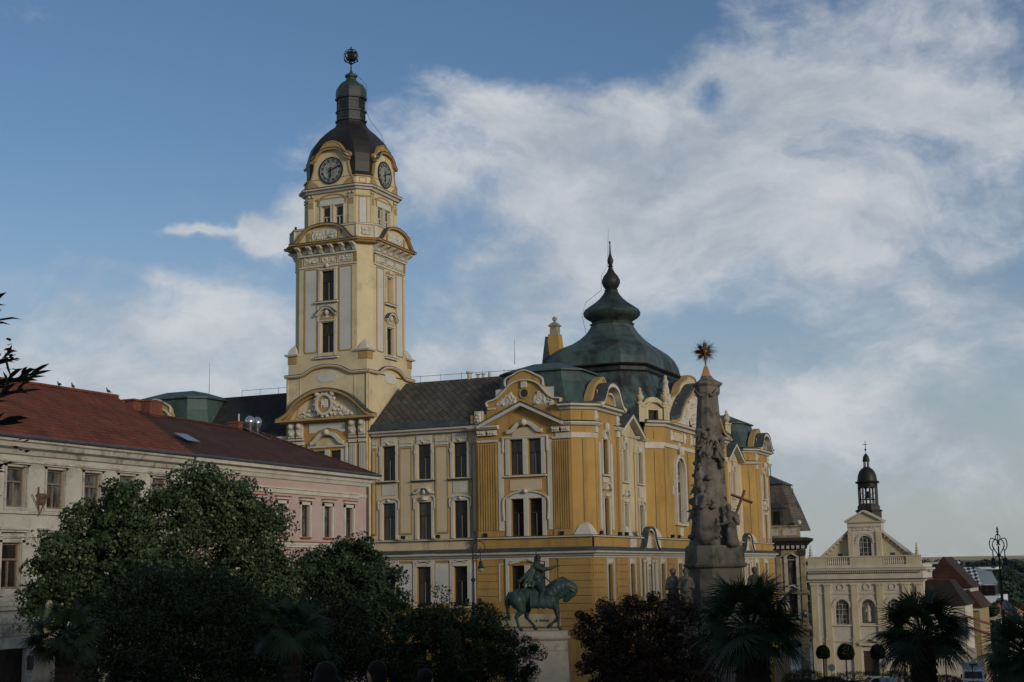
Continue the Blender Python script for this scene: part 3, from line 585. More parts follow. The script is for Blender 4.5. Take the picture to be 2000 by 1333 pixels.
def build_upper_B():
    ochre=MB(FB); cream=MB(FB); T=MB(FB); G=MB(FB); B=MB(FB); LD=MB(FB); OM=MB(FB); OUT=MB(FB)
    def seg(m,p0,p1,z0,z1): 
        L=math.dist(p0,p1); m.add([(0,0,z0),(L,0,z0),(L,0,z1),(0,0,z1)],[(0,1,2,3)],FP(p0,p1))
    X1,X0=-39.7,-41.0
    def pil(y0,y1,z0=2.76,z1=10.3,fr=FB,o=0): pass
    for mir in (0,1):
        q=(lambda y:267-y) if mir else (lambda y:y)
        R=lambda a,b:(min(q(a),q(b)),max(q(a),q(b)))
        seg(ochre,(X1,q(111.1)),(X0,q(112.4)),2.6,12.6) if not mir else seg(ochre,(X0,q(112.4)),(X1,q(111.1)),2.6,12.6)
        if mir:
            seg(ochre,(X1,q(105.3)),(-41.1,q(103.9)),2.6,12.6)
        else: seg(ochre,(-41.1,103.9),(X1,105.3),2.6,12.6)
        a,b=R(105.3,111.1); w0,w1=R(107.1,108.28)
        ochre.wall(a,b,2.6,12.7,[(w0,w1,7.6,10.35),(w0,w1,2.72,5.66)],0)
        window(FB,w0,w1,7.6,10.35,-.28); window(FB,w0,w1,2.72,5.66,-.28)
        surround(T,FB,w0,w1,7.6,10.35,0,'none'); surround(T,FB,w0,w1,2.72,5.66,0,'hood',sill=False)
        c=(w0+w1)/2; T.mould(arc(c,10.45,.62,0,180,10,.7),.16,0,.26); G.prism(arc(c,10.42,.5,0,180,10,.5),0,.08); T.ball((c,.2,11.35),.28,7,None,1.5); T.box(w0-.1,w1+.1,0,.06,6.95,7.35)
        for y0 in (w0-.95,w1+.55): T.box(y0,y0+.4,0,.09,3.2,10.1)
        for y0,y1 in ((a+.08,a+.62),(b-.62,b-.08)): 
            T.relief(y0+.05,y1-.05,11.75,12.5,.1,.2,6,8,4,5); T.box(y0,y1,0,.09,11.7,12.55); ochre.box(y0,y1,0,.07,2.8,10.7); T.box(y0-.03,y1+.03,.0,.14,10.8,11.3)
            T.box(y0-.04,y1+.04,.0,.2,11.3,11.42)
        # curved attic gable with segmental hood
        g=smoothpath([(a+.1,13.1),(a+.15,13.6),(a+.9,14.5),(a+1.9,15.1),((a+b)/2+.2,15.5),(b-1.9,15.0),(b-.9,14.3),(b-.15,13.5),(b-.1,13.1)],4)
        ochre.prism([(a+.1,12.7)]+g[1:-1]+[(b-.1,12.7)],-.7,-.25); OUT.mould(g,.2,-.8,-.2)
        c=(a+b)/2
        h=smoothpath([(a-.1,13.05),(a+.5,13.15),(a+1.1,13.8),(a+1.7,14.5),(c,14.8),(b-1.7,14.5),(b-1.1,13.8),(b-.5,13.15),(b+.1,13.05)],4)
        T.mould(h,.28,-.3,.75); LD.mould([(u,z+.2) for u,z in h],.1,-.3,.8); ochre.prism([(a+.6,12.9)]+smoothpath([(a+1.1,13.5),(a+1.8,14.3),(c,14.6),(b-1.8,14.3),(b-1.1,13.5)],4)+[(b-.6,12.9)],-.3,-.05)
        T.relief(a+1.0,a+2.2,13.1,14.3,.0,.4,8,10,3,6,lambda s,t:1 if (s-.5)**2+(t-.5)**2<.22 else 0); T.mould(arc(c+.6,13.2,1.0,0,110,8,1.0),.14,-.05,.25)
        # recess
        a,b=R(112.4,121.5); ws=[R(115.5,116.42),R(119.5,120.6)]
        cream.wall(a,b,2.6,11.5,[(u,v,7.5,10.2) for u,v in ws]+[(u,v,2.95,5.56) for u,v in ws],X0-X1)
        o=X0-X1
        for k,(u,v) in enumerate(ws):
            window(FB,u,v,7.5,10.2,o-.28); window(FB,u,v,2.95,5.56,o-.28)
            surround(T,FB,u,v,7.5,10.2,o,'none',.22); surround(T,FB,u,v,2.95,5.56,o,'hood' if k==0 else 'ear',.22,sill=False)
            if k==0: T.mould(arc((u+v)/2,10.3,.5,0,180,10,.62),.16,o,o+.24); T.ball(((u+v)/2,o+.15,11.1),.2,6,None,1.4)
            else: T.box(u,v,o,o+.1,10.3,10.8); T.box(u-.05,v+.05,o,o+.06,6.3,7.2)
            OM.mould([(u-1.1,3.2),(u-.55,3.2),(u-.55,10.1),(u-1.1,10.1)],.08,o,o+.07,True); B.box(u-1.05,u-.6,o,o+.05,3.25,10.05)
        c0,c1=R(112.6,119.2) ; cc=R(115.95,115.95)[0]+(.6 if not mir else -.6)
        cream.prism([(cc-2.6,11.4),(cc+2.6,11.4),(cc,13.0)],o-.4,o+.1); T.mould([(cc-3.1,11.45),(cc,13.15),(cc+3.1,11.45)],.28,o,o+.75); LD.mould([(cc-3.1,11.66),(cc,13.38),(cc+3.1,11.66)],.08,o-.2,o+.8)
        cream.prism(smoothpath([(cc-2.2,12.2),(cc-1.6,13.2),(cc-.7,13.8),(cc,14.5),(cc+.7,13.8),(cc+1.6,13.2),(cc+2.2,12.2)],3),o-.9,o-.5); T.mould(smoothpath([(cc-2.2,12.4),(cc-1.6,13.2),(cc-.7,13.8),(cc,14.5),(cc+.7,13.8),(cc+1.6,13.2),(cc+2.2,12.4)],3),.16,o-1.0,o-.4)
        # central chamfers
        if not mir: seg(ochre,(X0,121.5),(X1,122.9),2.6,12.9); FC=FP((X0,121.5),(X1,122.9))
        else: seg(ochre,(X1,144.1),(X0,145.5),2.6,12.9); FC=FP((X1,144.1),(X0,145.5))
        T.box(-.03,1.94,.0,.1,10.75,11.25,FC); 
        # little turret above the chamfer with an arched opening
        tw=MB(FC); tw.wall(-.35,2.25,13.1,14.6,[(.45,1.45,13.25,14.2)],.1,.5); tw.box(-.35,-.3,-1.9,.1,13.1,14.6); tw.box(2.2,2.25,-1.9,.1,13.1,14.6); tw.box(-.35,2.25,-1.95,-1.85,13.1,14.6); tw.box(-.3,2.2,-1.85,.08,14.55,14.65)
        tw.prism([(-.15,14.6)]+arc(.95,14.6,1.0,180,0,12,.8)+[(2.05,14.6)],-.4,.1)
        tw.mould(smoothpath([(-.3,14.5),(.1,14.55),(.5,14.85),(.95,14.95),(1.4,14.85),(1.8,14.55),(2.2,14.5)],3),.14,.05,.4)
        tw.box(-.6,-.05,-.3,.3,13.1,14.7); tw.box(1.95,2.5,-.3,.3,13.1,14.7); tw.box(-.7,.05,-.35,.36,14.7,14.85); tw.box(1.85,2.6,-.35,.36,14.7,14.85)
        for uu in (-.32,2.22): tw.lathe(uu,0,[(.3,14.85),(.18,14.95),(.34,15.2),(.38,15.4),(.2,15.6),(.26,15.75),(.12,15.9),(.16,16.05),(.02,16.25)],10)
        tw.build('attic_turret',CRM,TH); dk=MB(FC); dk.box(.4,1.5,-.5,-.4,13.2,14.25); dk.prism([(.4,14.0)]+arc(.95,14.0,.5,180,0,10)+[(1.5,14.0)],-.39,-.3); dk.build('turret_opening',GLS,TH)
    # central block
    cs=[127.3,133.5,139.7]; ops=[(c-1.45,c+1.45,4.15,10.3) for c in cs]
    ochre.wall(122.9,144.1,2.6,12.95,ops,0,.5)
    for c in cs:
        r=1.45
        for sgn in (-1,1): # corner fillets above the round heads
            ochre.prism([(c+sgn*r,10.31)]+[(c+sgn*r*math.cos(t*PI/16),8.85+r*math.sin(t*PI/16)) for t in range(9)]+[(c,10.31)],-.5,-.002)
        T.mould([(c-r,4.0)]+arc(c,8.85,r+.02,180,0,18)+[(c+r,4.0)],.34,-.1,.28)
        T.mould([(c-r+.3,4.2)]+arc(c,8.85,r-.3,180,0,16)+[(c+r-.3,4.2)],.1,-.25,.02)
        T.box(c-r-.35,c+r+.35,-.1,.3,3.92,4.08); T.ball((c,.3,10.75),.32,8,None,1.6); T.box(c-.3,c+.3,0,.2,10.9,11.6)
        f=MB(FB)
        for uu in (c-.42,c+.42): f.box(uu-.05,uu+.05,-.42,-.3,4.2,8.6)
        f.mould(arc(c,9.05,.72,0,360,20)[:-1],.11,-.42,-.28,True); 
        for uu,zz in ((c-.85,8.3),(c+.85,8.3),(c,7.9)): f.mould(arc(uu,zz,.3,0,360,12)[:-1],.08,-.42,-.3,True)
        for uu in (c-.85,c,c+.85): f.mould([(uu-.36,4.3),(uu-.36,6.6)]+arc(uu,6.6,.36,180,0,8)+[(uu+.36,4.3)],.08,-.42,-.29)
        f.box(c-1.4,c+1.4,-.4,-.3,4.15,4.27)
        fo=f.build('tall_window',FRL,TH); MB(FB).box(c-r,c+r,-.5,-.45,4.15,10.3).build('pane',GLB,fo)
        for s in (-2.0,2.0): T.box(c+s-.16,c+s+.16,0,.1,6.7,7.5); T.box(c+s-.5,c+s+.5,.0,.04,2.9,10.4) if False else None
        T.box(c-.5,c+.5,.0,.12,2.95,3.7); ochre.box(c-1.3,c+1.3,0,.08,2.75,3.85)
        B.box(c-1.5,c+1.5,0,.1,11.75,12.5); OM.mould([(c-1.55,11.7),(c+1.55,11.7),(c+1.55,12.55),(c-1.55,12.55)],.08,0,.14,True)
        for s in (-1.95,1.95): T.relief(c+s-.3,c+s+.3,11.6,12.6,.06,.22,6,8,4,7)
    for y in (123.3,130.4,136.6,143.7): ochre.box(y-.35,y+.35,0,.1,2.8,10.7); OM.box(y-.4,y+.4,0,.13,10.7,10.8)
    # big curved gable
    def mirr(p): return p+[(267-u,z) for u,z in p[::-1]][1:]
    out=mirr(smoothpath([(124.2,13.2),(125.3,14.5),(126.3,15.6),(127.6,16.05),(128.7,16.35),(129.6,17.25),(130.6,17.7),(131.7,18.05),(132.4,18.5),(133.5,18.6)],4))
    cream.prism([(124.2,13.0)]+out+[(142.8,13.0)],-.9,-.35); OUT.mould(out,.16,-.95,-.25)
    band=mirr(smoothpath([(123.4,13.22),(124.8,13.35),(126.2,13.75),(127.1,14.6),(128.3,15.5),(129.6,16.1),(131.3,17.05),(133.5,17.45)],4))
    OM.mould(band,.28,-.36,.75); LD.mould([(u,z+.28) for u,z in band],.36,-.4,.7)
    ochre.prism([(125.8,13.0)]+[(u,z-.05) for u,z in band if 126<u<141]+[(141.2,13.0)],-.35,-.02)
    T.relief(127.2,130.0,13.2,15.4,.0,.3,18,16,3,11,lambda s,t:1 if t<.25+s*.8 else 0); T.relief(137,139.8,13.2,15.4,.0,.3,18,16,3,12,lambda s,t:1 if t<.25+(1-s)*.8 else 0); T.relief(131.2,135.8,13.3,16.6,.02,.4,20,20,2.5,13,lambda s,t:1 if (s-.5)**2*4+(t-.5)**2*4<1 else 0)
    for y in (130.4,136.6): T.box(y-.3,y+.3,-.3,.15,13.1,15.6); T.ball((y,.0,16.0),.4,8)
    # figures on the gable
    for y,z in ((125.6,16.2),(141.4,15.3)):
        T.box(y-.35,y+.35,-.8,-.1,z-1.3,z-.2); T.lathe(y,-.45,[(.3,z-.2),(.34,z+.1),(.22,z+.7),(.3,z+1.0),(.16,z+1.15),(.15,z+1.3),(.17,z+1.45),(.02,z+1.6)],10)
    # cornices following the plan
    PL=[(-42.0,103.9),(-41.1,103.9),(X1,105.3),(X1,111.1),(X0,112.4)]
    up=[(0,12.55),(.2,12.6),(.3,12.75),(.62,12.85),(.66,13.0),(.0,13.08)]; dn=[(0,11.3),(.25,11.34),(.4,11.5),(.42,11.6),(.0,11.66)]
    def mirp(p): return [(x,267-y) for x,y in p[::-1]]
    T.sweep(PL,up); T.sweep(mirp(PL[1:]),up); LD.sweep(PL,[(.0,13.09),(.7,13.03),(.7,13.1),(.0,13.25)]); LD.sweep(mirp(PL[1:]),[(.0,13.09),(.7,13.03),(.7,13.1),(.0,13.25)])
    for p in ([(-42.0,103.9),(-41.1,103.9),(X1,105.3),(X1,106.3)],[(X1,110.0),(X1,111.1),(X0,112.4),(X0,113.4)]):
        T.sweep(p,dn); T.sweep(mirp(p) if p[0][0]!=-42.0 else mirp(p[1:]),dn)
        LD.sweep(p,[(0,11.67),(.46,11.64),(0,11.76)]); LD.sweep(mirp(p) if p[0][0]!=-42.0 else mirp(p[1:]),[(0,11.67),(.46,11.64),(0,11.76)])
    for p in ([(X0,118.8),(X0,121.5)],): T.sweep(p,dn); T.sweep(mirp(p),dn); LD.sweep(p,[(0,11.67),(.46,11.64),(0,11.76)]); LD.sweep(mirp(p),[(0,11.67),(.46,11.64),(0,11.76)])
    PC=[(X0,121.5),(X1,122.9),(X1,144.1),(X0,145.5)]
    T.sweep(PC,[(0,12.7),(.2,12.75),(.3,12.95),(.65,13.05),(.7,13.2),(.0,13.25)]); LD.sweep(PC,[(0,13.26),(.75,13.22),(0,13.4)])
    T.sweep(PC,[(0,10.95),(.1,10.95),(.12,11.3),(.0,11.32)])
    for p in ([(-42.4,103.9),(-41.1,103.9),(X1,105.3),(X1,105.9)],): T.sweep(p,[(0,10.35),(.07,10.35),(.09,10.75),(.0,10.76)])
    seg2=FP((-41.1,103.9),(X1,105.3)); GR=MB(seg2); GR.box(.94,.98,0,.02,3.6,10.3); GR.box(.94,.98,0,.02,11.75,12.4)
    for p in (((X0,121.5),(X1,122.9)),((X1,144.1),(X0,145.5)),((X0,154.6),(X1,155.9))): f=FP(*p); GR.box(.94,.98,0,.02,3.2,10.6,f); GR.box(.94,.98,0,.02,11.6,12.3,f)
    GR.build_parts('joint_line',FRD,TH)
    # rear and end walls so that the block is closed
    OUT2=MB(); OUT2.box(-56.5,-40,161.72,162,-13,12.6); OUT2.box(-57,-56.7,111.5,162,-13,11.6)
    OUT2.build('rear_wall',OCH,TH)
    ochre.build('side_wall',OCH,TH); cream.build('recess_wall',CRM,TH); T.build('stucco_trim',WHT,TH); G.build_parts('stucco_panel',GRY,TH); B.build_parts('beige_panel',PNL,TH); LD.build_parts('flashing',LEAD,TH); OM.build('ochre_moulding',OCHM,TH); OUT.build('gable_coping',OCHM,TH)
GLB=glassmat('pale_leaded_glass',(.13,.14,.135),.2,(.24,.24,.22),2.5)
build_upper_B()
# ---------------- clock tower ----------------
TX,TY=-63.4,107.85
def side(k):
    """frame on side k of the tower: 0 faces the square's top, 1 faces +X; o is measured from the axis"""
    a=[0,PI/2,PI,-PI/2][k]; c,s=round(math.cos(a)),round(math.sin(a))
    return lambda u,o,z:(TX+c*u+s*o, TY+s*u-c*o, z)
def build_tower():
    cr=MB(); oc=MB(); T=MB(); G=MB(); LD=MB(); OM=MB(); H=3.95
    # base storeys
    S0,S1=side(0),side(1)
    oc.wall(-4.1,4.1,-10.4,13.1,[(-1.2,-.2,7.6,10.4),(.35,1.4,7.6,10.4)],H,.3,S0)
    for a,b in ((-1.2,-.2),(.35,1.4)): window(S0,a,b,7.6,10.4,H-.25)
    for k in (1,2,3): cr.box(-4.1,4.1,H-.05,H,-10.4 if k>1 else 1,17.0,side(k))
    cr.box(-4.1,4.1,H-.1,H+.02,13.1,17.0,S0)
    for u in (-2.7,2.7): cr.box(u-.04,u+.04,H,H+.06,14.5,16.9,S0)
    # paired fluted pilasters with carved consoles, framed double window, big segmental pediment
    for a in (-3.75,-2.95,2.25,3.2):
        fluted(T,a,a+.62,3,10.9,H,4,S0,.1); T.box(a-.05,a+.7,H,H+.2,11.0,11.25,S0); T.box(a-.03,a+.65,H,H+.22,11.4,11.55,S0)
        T.relief(a,a+.65,11.65,12.85,H+.2,.3,8,12,3,a); T.ball((a+.32,H+.42,12.6),.24,6,S0); T.ball((a+.32,H+.36,11.95),.18,6,S0)
        T.box(a+.02,a+.6,H,H+.3,11.62,12.9,S0)
    T.mould([(-1.75,9.5),(-1.75,10.9),(-1.5,10.75),(1.7,10.75),(1.95,10.9),(1.95,9.5)],.16,H,H+.16,False,S0); T.box(-.15,.3,H,H+.14,7.6,10.5,S0); T.box(-1.45,-1.2,H,H+.12,7.4,10.5,S0); T.box(1.42,1.65,H,H+.12,7.4,10.5,S0)
    T.mould(smoothpath([(-1.5,11.05),(-1.2,11.15),(-.6,11.7),(.1,11.9),(.8,11.7),(1.4,11.15),(1.7,11.05)],4),.32,H,H+.34,False,S0); T.ball((.1,H+.34,11.95),.26,7,S0); cr.prism(arc(.1,10.85,1.2,0,180,12,.62),H,H+.06,S0)
    G.prism([(-1.75,12.75),(1.8,12.75),(1.8,11.95),(1.35,11.95),(1.0,12.15),(.1,12.35),(-.8,12.15),(-1.2,11.95),(-1.75,11.95)],H,H+.06,S0); G.box(2.25-.55,2.2,H,H+.05,7,10.6,S0)
    big=smoothpath([(-4.75,13.15),(-4.2,13.35),(-3.6,13.75),(-3.1,14.4),(-2.3,14.95),(-1.2,15.4),(0,15.55),(1.2,15.4),(2.3,14.95),(3.1,14.4),(3.8,13.75),(4.3,13.35),(4.85,13.15)],4)
    OM.mould(big,.27,H,H+.7,False,S0); LD.mould([(u,z+.16) for u,z in big],.06,H,H+.76,False,S0); OM.mould([(u,z-.3) for u,z in big[4:-4]],.16,H,H+.45,False,S0)
    OM.box(-4.75,4.85,H,H+.8,12.98,13.14,S0); OM.box(-4.5,4.6,H,H+.5,12.88,12.98,S0)
    cr.prism([(-3.1,13.15)]+[(u*.94,z-.32) for u,z in big if -3.0<u<3.0]+[(3.1,13.15)],H,H+.1,S0)
    T.relief(-2.9,2.9,13.25,14.95,H+.1,.3,46,16,3,21,lambda a,b:1 if b<1.0-abs(a-.5)*1.8 else 0,S0)
    T.mould(arc(.0,14.35,.78,0,360,22,.85)[:-1],.22,H+.1,H+.6,True,S0); OM.prism(arc(0,14.35,.68,0,360,20,.75)[:-1],H+.1,H+.45,S0)
    for q in range(14):
        a=q*2*PI/14; T.ball((1.0*math.cos(a),H+.4,14.35+1.02*math.sin(a)),.17,6,S0)
    T.relief(-.4,.4,14.0,14.8,H+.45,.14,8,8,5,4,None,S0)
    for q in (-.75,.75): T.ball((q,H+.45,15.25),.26,6,S0)
    # eyebrow string course at 17 m
    for k in (0,1,2,3):
        S=side(k); p=smoothpath([(-4.15,16.95),(-2.6,16.95),(-2.1,17.1),(-1.4,17.45),(-.6,17.62),(0,17.66),(.6,17.62),(1.4,17.45),(2.1,17.1),(2.6,16.95),(4.15,16.95)],3)
        OM.mould(p,.22,H-.05,H+.26,False,S); LD.mould([(u,z+.14) for u,z in p],.06,H-.05,H+.3,False,S); T.mould([(u,z+.05) for u,z in p],.1,H+.26,H+.3,False,S)
        G.prism([(-.95,16.45),(-.7,16.45),(-.7,16.3),(.8,16.3),(.8,16.45),(1.0,16.45),(1.0,16.9),(.7,17.1),(0,17.2),(-.7,17.1),(-1.0,16.9)],H,H+.05,S)
    cr.octo(TX,TY,[(16.9,H,H,.05),(18.85,H,H,.05)])
    sh=3.9; c=1.0
    # corner caps
    for sx,sy in ((1,-1),(1,1),(-1,-1),(-1,1)):
        x,y=TX+sx*(H-.42),TY+sy*(H-.42)
        T.octo(x,y,[(18.75,.62,.62,.02),(18.88,.7,.7,.02),(18.92,.7,.7,.02),(18.93,.5,.5,.05),(19.3,.42,.42,.1),(19.6,.24,.24,.1),(19.75,.05,.05,.02)])
        OM.octo(x,y,[(17.95,.36,.36,.02),(18.1,.46,.46,.02),(18.75,.46,.46,.02)])
    # shaft with real openings
    F_=c; w=sh-c
    for k in range(4):
        S=side(k); win=[(-.64,.6,18.55,21.5),(-.64,.6,23.42,26.05)] if k!=1 else [(-.55,.6,18.65,21.2),(-.5,.45,23.4,25.7)]
        cr.wall(-w,w,18.85,28.3,win,sh,.35,S)
        cr.add([(w,sh,18.85),(sh,w,18.85),(sh,w,28.3),(w,sh,28.3)],[(0,1,2,3)],S); cr.box(-w,w,sh-.4,sh-.3,18.85,18.9,S)
        # chamfer strip with a thin joint
        OM.box(0,0.001,0,.001,20,20.001,S)
        for i,(a,b,z0,z1) in enumerate(win):
            if k==1 and i==1:
                m=MB(S); m.prism([(a,z0),(b,z0)]+arc((a+b)/2,z1-.45,.47,0,180,10),sh-.3,sh-.2); m.build('blind_window',OCHM,TH); cr.prism([(a,z1),(b,z1)]+arc((a+b)/2,z1-.47,.475,0,180,10),sh-.02,sh) if False else None
            else: window(S,a,b,z0,z1,sh-.26)
            mm=MB(S); LW=MB(S)
            mm.box(a-.28,a-.05,sh,sh+.1,z0-.1,z1+.1,S); mm.box(b+.05,b+.28,sh,sh+.1,z0-.1,z1+.1,S); mm.box(a-.3,b+.3,sh,sh+.13,z1+.08,z1+.2,S)
            mm.box(a-.5,b+.5,sh,sh+.3,z0-.22,z0-.08,S); LW.box(a-.5,b+.5,sh,sh+.33,z0-.08,z0-.04,S)
            cc=(a+b)/2
            if i==0:
                mm.mould(smoothpath([(cc-.98,z1+.62),(cc-.85,z1+.75),(cc-.5,z1+1.1),(cc,z1+1.25),(cc+.5,z1+1.1),(cc+.85,z1+.75),(cc+.98,z1+.62)],4),.15,sh,sh+.36,False,S); mm.ball((cc,sh+.15,z1+.85),.2,7,S,1.3); mm.relief(cc-.55,cc+.55,z1+.25,z1+.75,sh,.16,8,5,4,3,None,S); OM.prism(arc(cc,z1+.22,.72,0,180,12,.85),sh,sh+.06,S)
                LW.mould(smoothpath([(cc-.98,z1+.73),(cc-.85,z1+.86),(cc-.5,z1+1.21),(cc,z1+1.36),(cc+.5,z1+1.21),(cc+.85,z1+.86),(cc+.98,z1+.73)],4),.05,sh,sh+.4,False,S)
            else:
                OM.prism(arc(cc,z1+.22,.72,0,180,12,.36),sh,sh+.06,S); mm.ball((cc,sh+.15,z1+.42),.18,7,S,1.2); mm.box(cc-.7,cc+.7,sh,sh+.05,z0-1.2,z0-.4,S) if k==0 else None
            mm.build('window_surround',WHT,TH); LW.build('window_flashing',LEAD,TH)
        for a,b in ((-2.3,-1.08),(1.15,2.4)):
            G.box(a+.06,b-.06,sh,sh+.03,19.0,26.2,S); OM.mould([(a+.12,18.92),(b-.12,18.92),(b,19.1),(b,26.28),(a,26.28),(a,19.1)],.07,sh,sh+.07,True,S)
        # frieze
        for q in range(3):
            a=-2.3+q*1.65; T.relief(a,a+1.35,26.75,27.3,sh,.16,14,6,4,q+k,None,S); T.mould([(a-.04,26.7),(a+1.4,26.7),(a+1.4,27.35),(a-.04,27.35)],.06,sh,sh+.08,True,S)
        for q in (-2.75,-.75,.9,2.75): 
            for r in range(3): OM.box(q-.16+r*.12,q-.1+r*.12,sh,sh+.07,26.6 if abs(q)>2 else 26.95,27.35,S)
        T.box(-w,w,sh,sh+.1,26.42,26.56,S); T.box(-w-.02,w+.02,sh,sh+.22,27.42,27.56,S)
        # scroll brackets under the cornice
        for q in (-2.75,-1.65,-.55,.55,1.65,2.75):
            T.prism([(sh,27.56),(sh+.28,27.6),(sh+.42,27.85),(sh+.85,28.1),(sh+.85,28.2),(sh,28.2)],q-.16,q+.16,lambda o,u,z,S=S:S(u,o,z))
        for q in (-2.2,-1.1,0,1.1,2.2): OM.box(q-.36,q+.36,sh,sh+.12,27.62,28.05,S); T.box(q-.22,q+.22,sh+.12,sh+.18,27.7,27.98,S)
    CH=[(TX+a,TY+b) for a,b in ((-w,-sh),(w,-sh),(sh,-w),(sh,w),(w,sh),(-w,sh),(-sh,w),(-sh,-w))]
    OM.sweep(CH,[(0,28.2),(.62,28.22),(.7,28.34),(.84,28.38),(.88,28.48),(.2,28.6),(0,28.6)],True)
    LD.sweep(CH,[(.0,28.6),(.92,28.5),(.92,28.55),(.2,28.7),(0,28.7)],True)
    # parapet with carved panels, segmental pediments on four sides
    cr.sweep(CH,[(.1,28.6),(.45,28.6),(.45,29.75),(.1,29.75)],True); T.sweep(CH,[(.05,29.76),(.55,29.76),(.55,29.9),(.05,29.9)],True); LD.sweep(CH,[(.0,29.91),(.6,29.9),(.3,29.97),(0,29.97)],True)
    for k in range(4):
        S=side(k); f=FP(CH[2*k+1],CH[(2*k+2)%8]) if k!=9 else None
        L=math.dist(CH[2*k+1],CH[(2*k+2)%8]); T.relief(.2,L-.2,28.8,29.65,.45,.16,12,9,5,k,None,f); T.box(-.25,.02,.3,.56,28.62,29.7,f); T.box(L-.02,L+.25,.3,.56,28.62,29.7,f)
        p=smoothpath([(-3.45,28.45),(-2.9,28.5),(-2.4,28.95),(-1.9,29.5),(-1.2,29.85),(0,30.0),(1.2,29.85),(1.9,29.5),(2.4,28.95),(2.9,28.5),(3.45,28.45)],4)
        OM.mould(p,.17,sh+.3,sh+.92,False,S); LD.mould([(u,z+.11) for u,z in p],.05,sh+.2,sh+.96,False,S)
        cr.prism([(-2.6,28.5)]+[(u,z-.05) for u,z in p if abs(u)<2.6]+[(2.6,28.5)],sh+.35,sh+.6,S); T.relief(-1.3,1.3,28.65,29.55,sh+.6,.16,22,8,4,k+3,None,S)
        for q in (-1.55,1.55): OM.box(q-.15,q+.15,sh+.6,sh+.7,28.6,29.4,S)
    cr.octo(TX,TY,[(28.7,3.3,3.3,.85),(28.72,3.3,3.3,.85)])
    lf=MB(); lf.add([(x,y,28.9) for x,y in CH],[tuple(range(8))]); lf.build('gallery_floor',LEAD,TH)
    # clock stage
    h=3.3;c2=.85;w2=h-c2
    for k in range(4):
        S=side(k); ws=[(-1.0,-.15,29.9,31.95),(.3,1.15,29.9,31.95)]
        cr.wall(-w2,w2,28.9,34.4,ws,h,.3,S); cr.add([(w2,h,28.9),(h,w2,28.9),(h,w2,34.4),(w2,h,34.4)],[(0,1,2,3)],S)
        for a,b in [q[:2] for q in ws]:
            window(S,a,b,29.9,31.95,h-.2,frame=FRL,tr=.52,w=.1)
            T.box(a-.16,a-.04,h,h+.07,29.9,32.0,S); T.box(b+.04,b+.16,h,h+.07,29.9,32.0,S)
        T.box(-1.25,1.4,h,h+.1,32.0,32.12,S); OM.mould([(-1.3,32.1),(-1.3,32.6)]+arc(.07,32.55,1.3,180,0,12,.42)+[(1.45,32.6),(1.45,32.1)],.12,h,h+.1,False,S); G.prism([(-1.2,32.14),(1.35,32.14)]+arc(.07,32.5,1.24,0,180,12,.4),h,h+.05,S)
        for a in (-2.35,1.75):
            cr.box(a,a+.6,h,h+.1,29,32.6,S)
            for r in range(3): OM.box(a+.1+r*.16,a+.18+r*.16,h+.1,h+.14,31.9,32.5,S)
            T.box(a-.05,a+.65,h,h+.16,32.62,32.72,S); OM.box(a+.05,a+.55,h+.02,h+.1,32.75,33.1,S)
            for r in (.12,.48): T.ball((a+r,h+.14,32.95),.11,6,S)
        f=FP((S(w2,h,0)[0],S(w2,h,0)[1]),(S(h,w2,0)[0],S(h,w2,0)[1])); G.box(.3,.95,0,.03,29.6,32.5,f); OM.mould([(.27,29.5),(.95,29.5),(.95,32.55),(.27,32.55)],.05,0,.06,True,f); OM.mould([(.3,33.85),(.9,33.85),(.9,34.25),(.3,34.25)],.03,0,.05,True,f)
        # clock gable
        gp=smoothpath([(-2.32,33.6),(-2.2,34.2),(-1.95,34.7),(-1.75,35.4),(-1.72,36.1),(-1.95,36.35),(-1.85,36.6),(-1.4,36.75),(-1.05,37.2),(-.6,37.65),(0,37.8),(.6,37.65),(1.05,37.2),(1.4,36.75),(1.85,36.6),(1.95,36.35),(1.72,36.1),(1.75,35.4),(1.95,34.7),(2.2,34.2),(2.32,33.6)],3)
        cr.prism(gp,h-1.6,h+.12,S); OM.mould(gp,.1,h-.3,h+.2,False,S)
        OM.mould(smoothpath([(-1.95,35.95),(-1.55,36.2),(-1.3,36.6),(-.8,36.95),(0,37.05),(.8,36.95),(1.3,36.6),(1.55,36.2),(1.95,35.95)],4),.16,h+.1,h+.45,False,S); LD.mould(smoothpath([(-1.95,36.06),(-1.55,36.31),(-1.3,36.71),(-.8,37.06),(0,37.16),(.8,37.06),(1.3,36.71),(1.55,36.31),(1.95,36.06)],4),.06,h+.1,h+.5,False,S)
        OM.prism([(-2.2,33.7),(-1.2,33.7),(-1.5,34.1),(-1.95,34.35),(-2.1,34.5)],h+.12,h+.17,S); OM.prism([(2.2,33.7),(1.2,33.7),(1.5,34.1),(1.95,34.35),(2.1,34.5)],h+.12,h+.17,S); OM.prism([(-1.0,37.15),(1.0,37.15),(.55,37.6),(0,37.74),(-.55,37.6)],h+.12,h+.16,S)
        cz=35.12; fc=lambda u,o,z,S=S:S(u,h+.12+z,cz+o)
        fco=MB(fc).lathe(0,0,[(1.16,0),(1.16,.05)],36).build('clock_face',CLK,TH)
        r=MB(fc); r.lathe(0,0,[(1.17,.0),(1.22,.02),(1.22,.1),(1.12,.1),(1.1,.06)],36,cap=False); r.build('clock_rim',IRON,fco)
        nm=MB(fc); nd=MB(fc); nd.loft([[(.74*math.cos(t*PI/20),.74*math.sin(t*PI/20),.052) for t in range(40)],[(1.1*math.cos(t*PI/20),1.1*math.sin(t*PI/20),.052) for t in range(40)]],False); nd.build('hour_ring',LEAD,fco)
